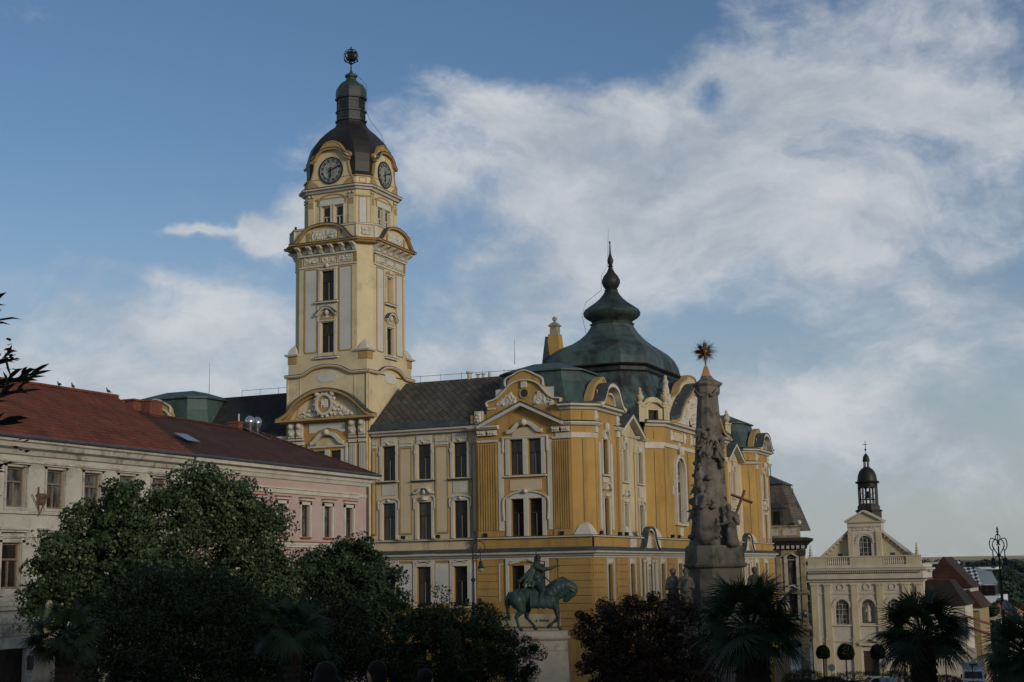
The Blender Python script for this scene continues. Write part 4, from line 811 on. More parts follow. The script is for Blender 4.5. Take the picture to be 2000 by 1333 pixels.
        for q in range(12):
            a=q*PI/6; ca,sa=math.cos(a),math.sin(a)
            for w_ in ((-.05,.05) if q%3 else (-.08,0,.08)): 
                p=[(.78,w_-.018),(1.02,w_*1.25-.018),(1.02,w_*1.25+.018),(.78,w_+.018)]
                nm.add([(ca*x-sa*y,sa*x+ca*y,.07) for x,y in p],[(0,1,2,3)])
        nm.lathe(0,0,[(.7,.055),(.73,.07),(.74,.055)],36,cap=False); nm.lathe(0,0,[(1.05,.055),(1.07,.07),(1.08,.055)],36,cap=False); nm.build('numeral_ring',CLN,fco)
        for nme,ang,L,wd in (('hour_hand',math.radians(-92),.72,.075),('minute_hand',math.radians(22),1.0,.055)):
            m=MB(fc); ca,sa=math.cos(ang),math.sin(ang); m.prismz([(ca*x-sa*y,sa*x+ca*y) for x,y in ((-.28,wd*1.2),(-.2,wd*.6),(L*.6,wd*.8),(L*.75,wd*1.3),(L,0),(L*.75,-wd*1.3),(L*.6,-wd*.8),(-.2,-wd*.6),(-.28,-wd*1.2))],.12,.16); m.build(nme,IRON,fco)
    C2=[(TX+a,TY+b) for a,b in ((-w2,-h),(w2,-h),(h,-w2),(h,w2),(w2,h),(-w2,h),(-h,w2),(-h,-w2))]
    T.sweep(C2,[(0,33.15),(.2,33.2),(.3,33.38),(.5,33.42),(.52,33.55),(0,33.6)],True); LD.sweep(C2,[(0,33.61),(.56,33.56),(.5,33.64),(0,33.7)],True); OM.sweep(C2,[(0,32.55),(.06,32.55),(.06,32.7),(0,32.7)],True)
    OM.sweep(C2,[(0,34.36),(.12,34.38),(.14,34.48),(0,34.5)],True)
    # dome, lantern, cap, ball, crown
    d=MB(); cc=lambda H,f:H*f
    d.octo(TX,TY,[(z,H,H,H*f) for z,H,f in ((34.42,3.36,.3),(34.6,3.4,.3),(34.9,3.2,.28),(35.8,3.24,.28),(36.6,3.22,.30),(37.2,3.14,.33),(37.8,3.02,.37),(38.4,2.72,.41),(38.9,2.36,.45),(39.35,1.98,.5),(39.7,1.6,.55),(40.0,1.37,.586),(40.3,1.25,.586),(40.5,1.22,.586))]); d.build('dome',BLK,TH)
    L=MB(); o8=lambda z,r:(z,r*.87,r*.87,r*.87*.586)
    L.octo(TX,TY,[o8(*q) for q in ((40.45,1.55),(40.6,1.55),(40.62,1.4),(41.3,1.4),(41.35,1.52),(41.5,1.52),(41.52,1.33),(42.25,1.33),(42.3,1.36),(42.55,1.36),(42.58,1.55),(42.75,1.58))]); Lo=L.build('lantern',COPD,TH)
    W=MB(); Bf=MB()
    for q in range(8):
        a=q*PI/4; f=lambda u,o,z,a=a:(TX+math.cos(a)*u+math.sin(a)*o,TY+math.sin(a)*u-math.cos(a)*o,z)
        W.prism([(-.24,41.62),(.24,41.62)]+arc(0,42.05,.24,0,180,8),1.335*.87,1.345*.87+.01,f); Bf.mould([(-.3,41.6),(-.3,42.05)]+arc(0,42.05,.3,180,0,8)+[(.3,41.6)],.06,1.33*.87,1.39*.87,False,f); Bf.mould([(-.3,40.8),(.3,40.8),(.3,41.15),(-.3,41.15)],.05,1.4*.87,1.44*.87,True,f); Bf.box(-.53,-.43,1.1,1.21,41.5,42.5,f)
    W.build_parts('lantern_opening',IRON,Lo); Bf.build('lantern_frame',COPD,Lo)
    P=MB(); P.octo(TX,TY,[o8(*q) for q in ((42.75,1.56),(42.8,1.46),(43.2,1.5),(43.6,1.44),(43.9,1.26),(44.15,.98),(44.3,.72),(44.5,.52),(44.75,.46),(44.8,.6),(44.95,.62),(45.05,.45),(45.2,.22),(45.35,.12),(45.5,.1))]); P.build('lantern_cap',COP2B,TH)
    q=MB(); q.tube([(TX,TY,45.4),(TX,TY,47.7)],.06,8); q.lathe(TX,TY,[(.02,46.0),(.16,46.05),(.02,46.1)],10)
    for a in (0,PI/4,PI/2,3*PI/4): q.tube([(TX+.68*math.cos(t*PI/12)*math.cos(a),TY+.68*math.cos(t*PI/12)*math.sin(a),46.8+.68*math.sin(t*PI/12)) for t in range(24)],.025,4,closed=True)
    q.lathe(TX,TY,[(.38,46.4),(.5,46.55),(.34,46.75),(.38,46.95),(.5,47.15),(.3,47.2)],8)
    for t in range(8):
        a=t*PI/4; q.tube([(TX+.4*math.cos(a),TY+.4*math.sin(a),46.5),(TX+.62*math.cos(a),TY+.62*math.sin(a),47.0),(TX+.45*math.cos(a),TY+.45*math.sin(a),47.3)],.06,5,r1=.02); q.ball((TX+.6*math.cos(a),TY+.6*math.sin(a),46.4),.09,5)
    q.build('finial',IRON,TH)
    w_=MB(); w_.tube([(TX+.6,TY-.3,45),(TX+1.9,TY-.5,43.6),(TX+1.95,TY-.5,41),(TX+2.3,TY-.6,40.2),(TX+3.6,TY-.8,38.6),(TX+4.1,TY-1,37.2),(TX+4.1,TY-1,33.7)],.02,4); w_.build('lightning_rod',IRON,TH)
    # lamp figure on the gallery corner
    q=MB(); q.box(-67.35,-67.2,104.75,104.9,29.9,30.55); q.box(-67.25,-66.85,104.8,104.86,30.1,30.16); q.box(-66.95,-66.65,104.7,104.95,29.98,30.25); q.build('floodlight',IRON,TH)
    cr.build('tower_wall',CRMT,TH); oc.build('tower_base_wall',OCH,TH); ZK=lambda x,y,z:(sum(z>q for q in (13,17.8,20.2,26.3,28.3,31.5,33.8)),int(math.atan2(y-TY,x-TX)/(PI/2)+10.5)%4); T.build_parts('tower_stucco_trim',WHT,TH,key='near'); G.build_parts('tower_panel',GRY,TH); LD.build_parts('tower_flashing',LEAD,TH,key='near'); OM.build_parts('tower_moulding',OCHM,TH,key='near')
CLK=mat('clock_dial',(.24,.25,.21),.5,.4,4,(.05,.055,.05),2.6,.6); CLN=mat('clock_numerals',(.42,.42,.38),.6); COP2B=coppermat('cap_copper',(.036,.052,.044),(.022,.026,.024),.45,5)
build_tower()
# ---------------- town hall roofs ----------------
STW_=mat('stained_pinnacle',(.33,.29,.21),.9,.2,1.5,(.1,.09,.07),2,.8)
def build_roofs():
    # slate roof between tower and pavilion
    m=MB(); m.loft([[(-59.3,104.1,11.95),(-49,104.1,11.95),(-49,113.5,11.95),(-59.3,113.5,11.95)],[(-59.3,104.35,12.45),(-48.9,104.35,12.45),(-48.9,113.2,12.45),(-59.3,113.2,12.45)]]); m.build('roof_kerb',LEAD,TH)
    m=MB(); m.loft([[(-59.28,104.5,12.42),(-47.6,104.5,12.42),(-47.6,113.2,12.42),(-59.28,113.2,12.42)],[(-58.3,108.6,16.35),(-47.6,108.6,16.35),(-47.6,108.9,16.35),(-58.3,108.9,16.35)]]); r=m.build('slate_roof',SLT,TH)
    m=MB(); m.lathe(-52.2,108.7,[(.2,16.2),(.2,16.75),(.3,16.8),(.3,16.95)],10); m.lathe(-51.4,108.7,[(.12,16.2),(.12,16.6),(.24,16.62),(.2,16.7)],10); m.lathe(-50.9,108.7,[(.12,16.2),(.12,16.62),(.24,16.64),(.2,16.7)],10); m.lathe(-50.4,108.9,[(.16,16.2),(.13,16.8)],8); m.build_parts('vent_pipe',FRL,r)
    m=MB(); m.tube([(-58,108.8,16.9),(-48,108.8,16.8)],.018,4); [m.tube([(x,108.8,16.3),(x,108.8,16.95)],.02,4) for x in (-57,-55,-53,-51,-49)]; m.tube([(-47.2,107,17),(-47.2,107,19.1)],.03,4,r1=.012); m.build('lightning_rod',IRON,TH)
    # left wing: walls, dark slate roof, mirror pavilion
    m=MB(); m.box(-77.4,-67.5,104.5,113,-10.4,11.7); m.box(-86,-77.4,103.9,113,-10.4,12.7); m.build('left_wing_wall',OCH,TH)
    m=MB(); m.box(-77.4,-67.5,104.1,104.5,11.4,11.9); m.build('left_wing_cornice',WHT,TH)
    m=MB(); m.loft([[(-80,104.2,11.95),(-67.5,104.2,11.95),(-67.5,114,11.95),(-80,114,11.95)],[(-80,109.4,16.45),(-67.5,109.4,16.45),(-67.5,109.6,16.45),(-80,109.6,16.45)]]); m.build('dark_slate_roof',SLD,TH)
    m=MB(); m.tube([(-76,109.5,17.0),(-68,109.5,16.95)],.018,4); [m.tube([(x,109.5,16.4),(x,109.5,17.05)],.02,4) for x in (-76,-74,-72,-70,-68.2)]; m.tube([(-78.6,108,16.5),(-78.6,108,19.6)],.035,4,r1=.012); m.build('lightning_rod',IRON,TH)
    def mansard(x0,x1,y0,y1,c,zb,zt,mt,top=1.0,ins=1.25,over=.28):
        cx,cy,hx,hy=(x0+x1)/2,(y0+y1)/2,(x1-x0)/2,(y1-y0)/2
        m=MB(); m.octo(cx,cy,[(zb,hx,hy,c),(zb+(zt-zb)*.35,hx-ins*.45,hy-ins*.45,c*.95),(zb+(zt-zb)*.7,hx-ins*.8,hy-ins*.8,c*.9),(zt,hx-ins,hy-ins,c*.85)]); r=m.build('mansard_roof',mt,TH)
        m=MB(); a,b=hx-ins,hy-ins; m.octo(cx,cy,[(zt-.02,a+over,b+over,c*.95),(zt+.1,a+over,b+over,c*.95),(zt+top,max(.8,a-2.3),max(.15,b-2.3),.05)]); m.build('roof_cap',mt,r)
    mansard(-49.3,-39.95,104.0,112.2,1.4,12.9,16.0,COP,.95)
    mansard(-86,-76.6,104.0,112.5,1.4,12.6,16.05,COP,.95,.9)
    mansard(-49.3,-39.95,154.8,163,1.4,12.9,16.1,COP,1.2)
    # gable of the left pavilion
    f=lambda u,o,z:FA(u-36.4,o,z)
    prof=smoothpath([(-48.4,13.6),(-47.6,13.85),(-46.95,14.35),(-46.6,14.85),(-46.45,15.2),(-45.9,15.6),(-45.05,15.9),(-44.3,15.6),(-43.65,15.15),(-43.5,14.7),(-43.2,14.1),(-42.65,13.7),(-41.9,13.55)],4)
    m=MB(f); m.prism([(-48.4,11.6),(-41.9,11.6)]+prof[::-1],-.55,.06); m.build('left_gable',OCH,TH)
    m=MB(f); m.mould(smoothpath([(-48.35,13.55),(-47.6,13.78),(-46.95,14.25),(-46.3,14.85),(-45.6,15.12),(-45.05,15.18),(-44.5,15.12),(-43.8,14.8),(-43.2,14.1),(-42.65,13.62),(-41.95,13.5)],4),.12,.06,.28); m.mould(smoothpath([(-46.7,14.75),(-46.72,15.3),(-46.1,15.62),(-45.05,15.98),(-44.0,15.55),(-43.45,15.2),(-43.45,14.65)],4),.1,.0,.2); m.build('gable_coping',WHT,TH)
    # curved hoods of the side gables running back into the roofs
    for yc in (108.2,158.8):
        m=MB(FB); m.prism([(yc-2.6,12.9)]+smoothpath([(yc-2.6,13.2),(yc-1.9,14.2),(yc-1.0,14.9),(yc,15.2),(yc+1.0,14.9),(yc+1.9,14.2),(yc+2.6,13.2)],3)+[(yc+2.6,12.9)],-3.2,-.72); m.build('dormer_roof',COP2,TH)
    m=MB(FB); m.prism([(125.2,13)]+smoothpath([(125.4,14.2),(127.3,15.9),(129.5,17.0),(131.2,17.95),(132.6,18.35),(133.5,18.4),(134.4,18.35),(135.8,17.95),(137.5,17.0),(139.7,15.9),(141.6,14.2)],3)+[(141.8,13)],-6,-.95); m.build('dormer_roof',COP2,TH)
    # side wing roofs
    for y0,y1 in ((111.5,124),(143,155.5)):
        m=MB(); m.loft([[(-55.5,y0,11.9),(-41.1,y0,11.9),(-41.1,y1,11.9),(-55.5,y1,11.9)],[(-50.5,y0,16.2),(-46,y0,16.2),(-46,y1,16.2),(-50.5,y1,16.2)]]); m.build('side_roof',SLD,TH)
    # central pavilion roof
    cx,cy=-48.07,133.5
    m=MB(); m.octo(cx,cy,[(13.2,8.2,11.4,3.2),(14.0,7.6,10.6,2.9),(15.0,6.9,9.6,2.6),(16.2,6.2,8.7,2.3),(17.4,5.7,8.0,2.1),(18.6,5.25,7.35,1.9),(19.2,5.1,7.15,1.85)]); m.build('central_mansard',COP2,TH)
    m=MB(); m.octo(cx,cy,[(18.6,5.3,7.4,1.95),(18.75,5.45,7.55,1.95),(18.8,5.2,7.3,1.9),(19.15,5.15,7.2,1.85),(19.3,5.5,7.6,1.95),(19.4,5.55,7.65,1.95)]); m.build('central_cornice',COPD,TH)
    m=MB(); m.octo(cx,cy,[(19.4,5.5,7.6,1.95),(19.48,5.3,7.35,1.9),(20.2,5.2,7.1,1.9),(20.9,4.95,6.6,1.85),(21.5,4.5,5.9,1.75),(21.95,3.95,5.0,1.65),(22.35,3.4,4.0,1.5),(22.9,2.85,3.05,1.35),(23.5,2.4,2.4,1.3),(24.1,2.06,2.06,1.2),(24.4,1.95,1.95,1.14)]); m.build('central_dome',coppermat('dome_copper',(.056,.086,.076),(.016,.02,.019),.58,11,.8),TH)
    o=[(24.35,2.05),(24.5,2.1),(24.55,1.85),(24.75,1.95),(25.0,2.35),(25.3,2.62),(25.65,2.68),(26.0,2.5),(26.35,2.05),(26.7,1.55),(27.1,1.12),(27.5,.8),(27.85,.62),(27.95,.62)]
    m=MB(); m.octo(cx,cy,[(z,r,r,r*.586) for z,r in o]); m.build('onion_dome',coppermat('onion_copper',(.035,.055,.048),(.01,.012,.012),.5,2,.8),TH,smooth='auto')
    m=MB(); m.lathe(cx,cy,[(.66,27.9),(.7,28.0),(.55,28.05),(.75,28.3),(.93,28.7),(.93,29.0),(.72,29.45),(.42,29.8),(.24,30.2),(.2,30.4),(.3,30.45),(.18,30.55),(.28,30.85),(.32,31.1),(.2,31.4),(.1,31.8),(.05,32.8),(.09,32.85),(.09,33.0),(.02,33.1)],20); m.tube([(cx-.3,cy,30.6),(cx-.12,cy,34.4)],.025,4,r1=.01); m.tube([(cx-.3,cy,30.6),(cx-1.0,cy,29.6),(cx-1.05,cy,28.1),(cx-2.6,cy-.5,26.9),(cx-3,cy-.6,25.6),(cx-2.6,cy-.6,23.6)],.02,4); m.build('spire',COPD,TH,smooth='auto')
    # chimney like pinnacle on the far gable
    m=MB(); px,py=-53.1,130.5; m.octo(px,py,[(18,.75,.6,.02),(21.8,.72,.55,.02),(23.3,.55,.5,.02)]); m.build('pinnacle_shaft',OCH,TH)
    m=MB(); m.octo(px,py,[(23.3,.56,.52,.02),(23.4,.56,.52,.02),(23.41,.42,.40,.02),(24.2,.40,.38,.02),(24.22,.54,.5,.05),(24.36,.54,.5,.05),(24.6,.28,.28,.1),(24.65,.12,.12,.05),(24.8,.11,.11,.05),(24.88,.2,.2,.08),(25.05,.22,.22,.09),(25.2,.13,.13,.05),(25.25,.02,.02,.005)]); m.build('pinnacle_head',STW_,TH)
    m=MB(); m.octo(px-.75,py-.2,[(17.5,.5,.6,.02),(20,.5,.55,.02),(23.2,.12,.3,.02)]); m.build('pinnacle_back',LEAD,TH)
build_roofs()
# ---------------- row of houses on the left ----------------
RED=tilemat('red_roof_tiles',(.22,.058,.022),(.13,.038,.018),1.7,'y',.45,.34,False,mortar=(.035,.014,.01),bump=1.0,patch=(.12,.045,.025))
REDD=tilemat('dark_red_roof_tiles',(.095,.035,.020),(.06,.024,.016),1.7,'y',.5,.32,False,mortar=(.018,.01,.01),bump=.9,patch=(.035,.02,.018))
OLDW=mat('flaking_white_plaster',(.43,.40,.335),.9,.12,.5,(.24,.21,.165),.8,.6,.5,9)
OLDT=mat('weathered_cornice_plaster',(.40,.37,.31),.9,.2,.8,(.13,.11,.09),1.2,.8,.3,12)
PINK=mat('pink_plaster',(.43,.325,.29),.9,.1,.5,(.40,.22,.19),.35,.5,.25,14)
PTR=mat('pink_house_trim',(.50,.46,.38),.9,.12,.8,(.28,.25,.21),1,.5,.2,14)
BRK=mat('chimney_brick',(.17,.06,.035),.9,.3,4,(.05,.03,.025),2,.5,.5,30)
FWD=mat('peeling_wood_frame',(.17,.115,.075),.8,.3,6,(.3,.27,.22),5,.5)
ZINC=mat('zinc_gutter',(.08,.09,.095),.45,.25,2,metal=.3)
def hip_roof(m,y0,y1,x0,x1,ze,zr,h0,h1,eo=.5):
    """hipped roof over x0..x1 (x1 is the square side), ridge along y"""
    xm=(x0+x1)/2
    m.add([(x0-eo,y0,ze),(x1+eo,y0,ze),(x1+eo,y1,ze),(x0-eo,y1,ze),(xm,y0+h0,zr),(xm,y1-h1,zr)],[(1,2,5,4),(0,4,5,3),(0,1,4),(2,3,5),(0,3,2,1)],F0)
    m.V[-6:]=m.V[-6:]
def row_window(fr,c,z0,z1,w,o,parent,fm,gm=None,tr=.62): window(fr,c-w/2,c+w/2,z0,z1,o-.22,parent,1,fm,gm or GLR,tr,.09)
GLR=glassmat('curtained_glass',(.02,.021,.02),.12,(.16,.155,.14),1.7)
def build_white_house():
    R=empty('white_house',(-55,52,-6.5),'old white plastered house with flaking walls and a bright red tile roof','house')
    W=MB(FL); T=MB(FL); LW=MB(FL); GR=MB(FL)
    ups=[50.45+2.63*k for k in range(-6,6)]; ups=[y for y in ups if y<63.6]
    wo=[(y+.7-.62,y+.7+.62,3.35,5.2) for y in ups]; lo=[(y+.55-.62,y+.55+.62,-.38,1.7) for y in ups]
    dr=[(y+.75-1.0,y+.75+1.0,-7.5,-3.1) for y in ups]
    W.wall(34,64.0,-8,6.1,wo+lo+dr,0,.25); W.box(63.99,64.0,-13,0,-8,6.1); W.box(34,34.02,-13,0,-8,6.1); W.box(34,64,-13,-12.9,-8,6.1)
    for (a,b,c,d) in wo: row_window(FL,(a+b)/2,c,d,b-a,0,R,FWD); 
    for (a,b,c,d) in lo: row_window(FL,(a+b)/2,c,d,b-a,0,R,FWD,GLS)
    for (a,b,c,d) in dr: MB(FL).box(a,b,-.25,-.2,c,d).build('shop_window',GLS,R)
    # cornices, hoods
    T.sweep([(-48,34),(-48,64.15)],[(0,5.75),(.12,5.8),(.2,6.0),(.45,6.1),(.5,6.3),(.62,6.36),(.62,6.48),(0,6.52)]); T.box(34,64.1,0,.08,5.45,5.55); T.box(34,64.1,0,.12,3.05,3.2); T.box(34,64.1,0,.1,1.98,2.05)
    T.box(34,64.1,0,.16,-1.35,-1.15); T.box(34,64.1,.0,.22,-1.15,-1.08)
    for (a,b,c,d) in wo: T.box(a-.3,b+.3,0,.28,5.42,5.5); T.box(a-.24,b+.24,0,.2,5.34,5.42); T.box(a-.14,a-.02,0,.07,c-.1,d+.12); T.box(b+.02,b+.14,0,.07,c-.1,d+.12); T.box(a-.14,b+.14,0,.07,d+.02,d+.12); T.box(a-.16,b+.16,0,.12,c-.14,c-.04)
    for (a,b,c,d) in lo:
        T.box(a-.38,b+.38,0,.32,2.3,2.4); T.box(a-.3,b+.3,0,.22,2.2,2.3); T.box(a-.2,a-.02,0,.08,c-.1,d+.14); T.box(b+.02,b+.2,0,.08,c-.1,d+.14); T.box(a-.2,b+.2,0,.08,d+.02,d+.14); T.relief(a,b,1.88,2.14,.02,.1,14,5,4,int(a)); T.prism([(.0,2.2),(.2,2.2),(.12,1.9),(.06,1.55),(0,1.5)],a-.34,a-.2,lambda o,u,z:FL(u,o,z)); T.prism([(.0,2.2),(.2,2.2),(.12,1.9),(.06,1.55),(0,1.5)],b+.2,b+.34,lambda o,u,z:FL(u,o,z)); T.relief(a-.1,b+.1,-1.0,-.6,.0,.08,14,6,4,int(a)+2)
    z=-1.45
    gs=MB(FL)
    for i in range(6): gs.box(34,64.05,0.0,.06,z-.5,z-.06) if i<3 else None; z-=.56
    for a,b in [(64.0-.5,64.0)]+[(dr[i][1]+.05,dr[i+1][0]-.05) for i in range(len(dr)-1)]:
        zz=-3.15
        for i in range(6): gs.box(a,b,0,.06,zz-.5,zz-.06); zz-=.56
    gs.build('rusticated_base',OLDT,R)
    W.build('wall',OLDW,R); T.build('stucco_trim',OLDT,R)
    g=MB(FL); g.tube([(34,.72,6.55),(64.1,.72,6.56)],.075,8); g.tube([(63.9,.66,6.5),(64.0,.5,6.2),(63.8,.14,5.9),(63.8,.12,-6)],.07,6); g.build('gutter',ZINC,R)
    m=MB(); m.add([(-61.5,34,6.55),(-47.5,34,6.55),(-47.5,64.3,6.55),(-61.5,64.3,6.55),(-54.5,38,10.3),(-54.5,66,10.46)],[(1,2,5,4),(0,4,5,3),(0,1,4),(2,3,5),(0,3,2,1)]); rf=m.build('roof',RED,R)
    rc=MB(); rc.tube([(-54.5,38,10.32),(-54.5,66,10.48)],.13,6); rc.build('ridge_tiles',RED,rf)
    s=MB(); 
    for y in (38,40,42,44,46,48,50,52,54,56,58,60,62): s.box(y,y+.08,.0,.35,6.95,7.1)
    c=MB(); c.box(-55.4,-54.7,67.7,68.4,9,10.45); c.box(-55.5,-54.6,67.6,68.5,10.45,10.55); c.build('chimney',BRK,rf)
    # wrought iron hanging sign bracket with a bird figure
    k=MB(FL); k.tube([(53.0-.6,.1,3.95),(53.0+.35,.1,3.9)],.03,5); k.tube([(52.55,.1,4.35),(52.6,.12,3.0)],.035,5); k.tube([(52.6,.12,3.0),(52.85,.12,3.4),(53.1,.12,3.95),(53.25,.12,4.2)],.03,5); k.tube([(52.6,.12,3.3),(52.3,.12,3.7),(52.1,.12,4.0)],.02,5); k.relief(52.5,53.1,3.5,4.05,.08,.1,8,8,5,3); s=k.build('wrought_iron_bracket',mat('rusty_iron',(.10,.06,.04),.8,.3,4),None)
    tag(s,'rusty wrought iron bracket on the white house wall between the upper windows','sign bracket')
    q=MB(FL); q.box(52.25,52.62,.06,.12,-4.1,-3.45); s=tag(q.build('notice_board',mat('dark_brown_board',(.03,.018,.014),.6),None),'dark brown notice board on the white house beside the shop door','sign')
    q=MB(FL); q.box(52.3,52.36,.0,.25,-2.75,-2.7); q.ball((52.33,.24,-2.85),.09,7); q.box(52.3,52.36,.2,.27,-3.1,-2.9); tag(q.build('wall_lamp',IRON,None),'small black wall lamp above the brown notice board','lamp')
build_white_house()
def build_pink_house():
    R=empty('pink_house',(-54,75,-7),'pink plastered house with cream window frames and a dark red hipped roof','house')
    W=MB(FL); T=MB(FL); RD=MB(FL)
    cs=[81.4-2.66*k for k in range(7)]
    wo=[(c-.47,c+.47,2.36,4.3) for c in cs]; lo=[(c-.5,c+.5,-1.6,.6) for c in cs]
    W.wall(64.0,83.8,-9.6,6.0,wo+lo,0,.25); W.box(83.79,83.8,-13,0,-9.6,6.0); W.box(64.02,83.8,-13,-12.95,-9.6,6)
    for (a,b,c,d) in wo+lo: row_window(FL,(a+b)/2,c,d,b-a,0,R,FRD,GLR)
    for (a,b,c,d) in wo+lo:
        T.box(a-.2,a-.02,0,.09,c-.05,d+.2); T.box(b+.02,b+.2,0,.09,c-.05,d+.2); T.box(a-.2,b+.2,0,.09,d+.02,d+.2); T.box(a-.28,b+.28,0,.2,d+.28,d+.4); RD.box(a-.32,b+.32,0,.26,d+.41,d+.48)
        RD.box(a-.1,b+.1,0,.16,c-.12,c-.03)
    T.box(64,82.6,0,.1,4.95,5.3); T.box(64,83.82,0,.07,5.05,5.25); T.box(64,82.6,.1,.18,5.2,5.3); T.box(64,82.5,0,.1,1.7,1.85); T.box(64,82.5,0,.16,1.85,2.0); RD.box(64,82.5,0,.2,2.0,2.06)
    T.sweep([(-48,64.1),(-48,83.8),(-61,83.8)],[(0,5.75),(.1,5.8),(.18,6.0),(.25,6.05),(.3,6.25),(.6,6.3),(.64,6.5),(0,6.52)])
    W.build('wall',PINK,R); T.build('stucco_trim',PTR,R); RD.build('red_sill',mat('red_sill_tile',(.25,.075,.06),.8),R)
    g=MB(FL); g.tube([(64,.7,6.58),(84.5,.7,6.56)],.085,8); g.tube([(83.7,.12,5.8),(83.7,.12,-8)],.06,6); g.build('gutter',ZINC,R)
    m=MB(); m.add([(-61.5,64.32,6.58),(-47.5,64.32,6.58),(-47.4,84.5,6.58),(-61.5,84.5,6.58),(-54.5,66.02,9.72),(-54.5,80.3,9.58)],[(1,2,5,4),(0,4,5,3),(0,1,4),(2,3,5),(0,3,2,1)]); rf=m.build('roof',REDD,R)
    rc=MB(); rc.tube([(-54.5,66,9.74),(-54.5,80.3,9.6)],.12,6); rc.tube([(-54.5,80.3,9.62),(-47.5,84.4,6.62)],.09,6); rc.build('ridge_tiles',REDD,rf)
    for y,w,h in ((68.85,1.2,10.5),(78.0,.5,10.0)): MB().box(-55.2,-54.4,y,y+w,9,h).box(-55.26,-54.34,y-.06,y+w+.06,h,h+.1).build('chimney',BRK,rf)
    s=MB(); s.add([(-49.4,65.9,7.55),(-49.4,67.1,7.55),(-50.4,67.1,8.05),(-50.4,65.9,8.05)],[(0,1,2,3)]); 
    s.V=[(x+.05,y,z+.1) for x,y,z in s.V]; s.build('skylight',mat('skylight_glass',(.16,.19,.22),.15,.1),rf)
    # twin steel chimney cowls
    st=mat('polished_steel',(.55,.55,.56),.22,.1,metal=.9)
    for i,(x,y) in enumerate(((-54.2,79.1),(-54.2,79.95))):
        c=MB(); c.lathe(0,0,[(.1,10.2),(.1,10.9),(.13,10.95),(.22,11.1),(.31,11.3),(.33,11.42),(.25,11.62),(.1,11.72),(.01,11.74)],16,0,lambda u,o,z,x=x,y=y:(x+u-(z-10.2)*.15,y+o+(z-10.2)*.18,z-1.15)); c.build('chimney_cowl',st,rf,smooth=True)
    c=MB(); c.tube([(-54.5,78.2,10.1),(-54.5,78.2,10.6)],.06,8); c.build('flue_pipe',FRL,rf)
    c=MB(); c.add([(-54.3,78.4,9.75),(-54.3,78.7,9.75),(-52.9,79.6,8.95),(-52.9,79.3,8.95)],[(0,1,2,3)]); c.build('flashing',ZINC,rf)
    q=MB(FL); q.box(73.0,73.3,.0,.3,1.05,1.5); tag(q.build('wall_box',mat('dark_red_paint',(.07,.02,.02),.6),None),'small dark red box on the pink house wall above the trees','wall box')
build_pink_house()
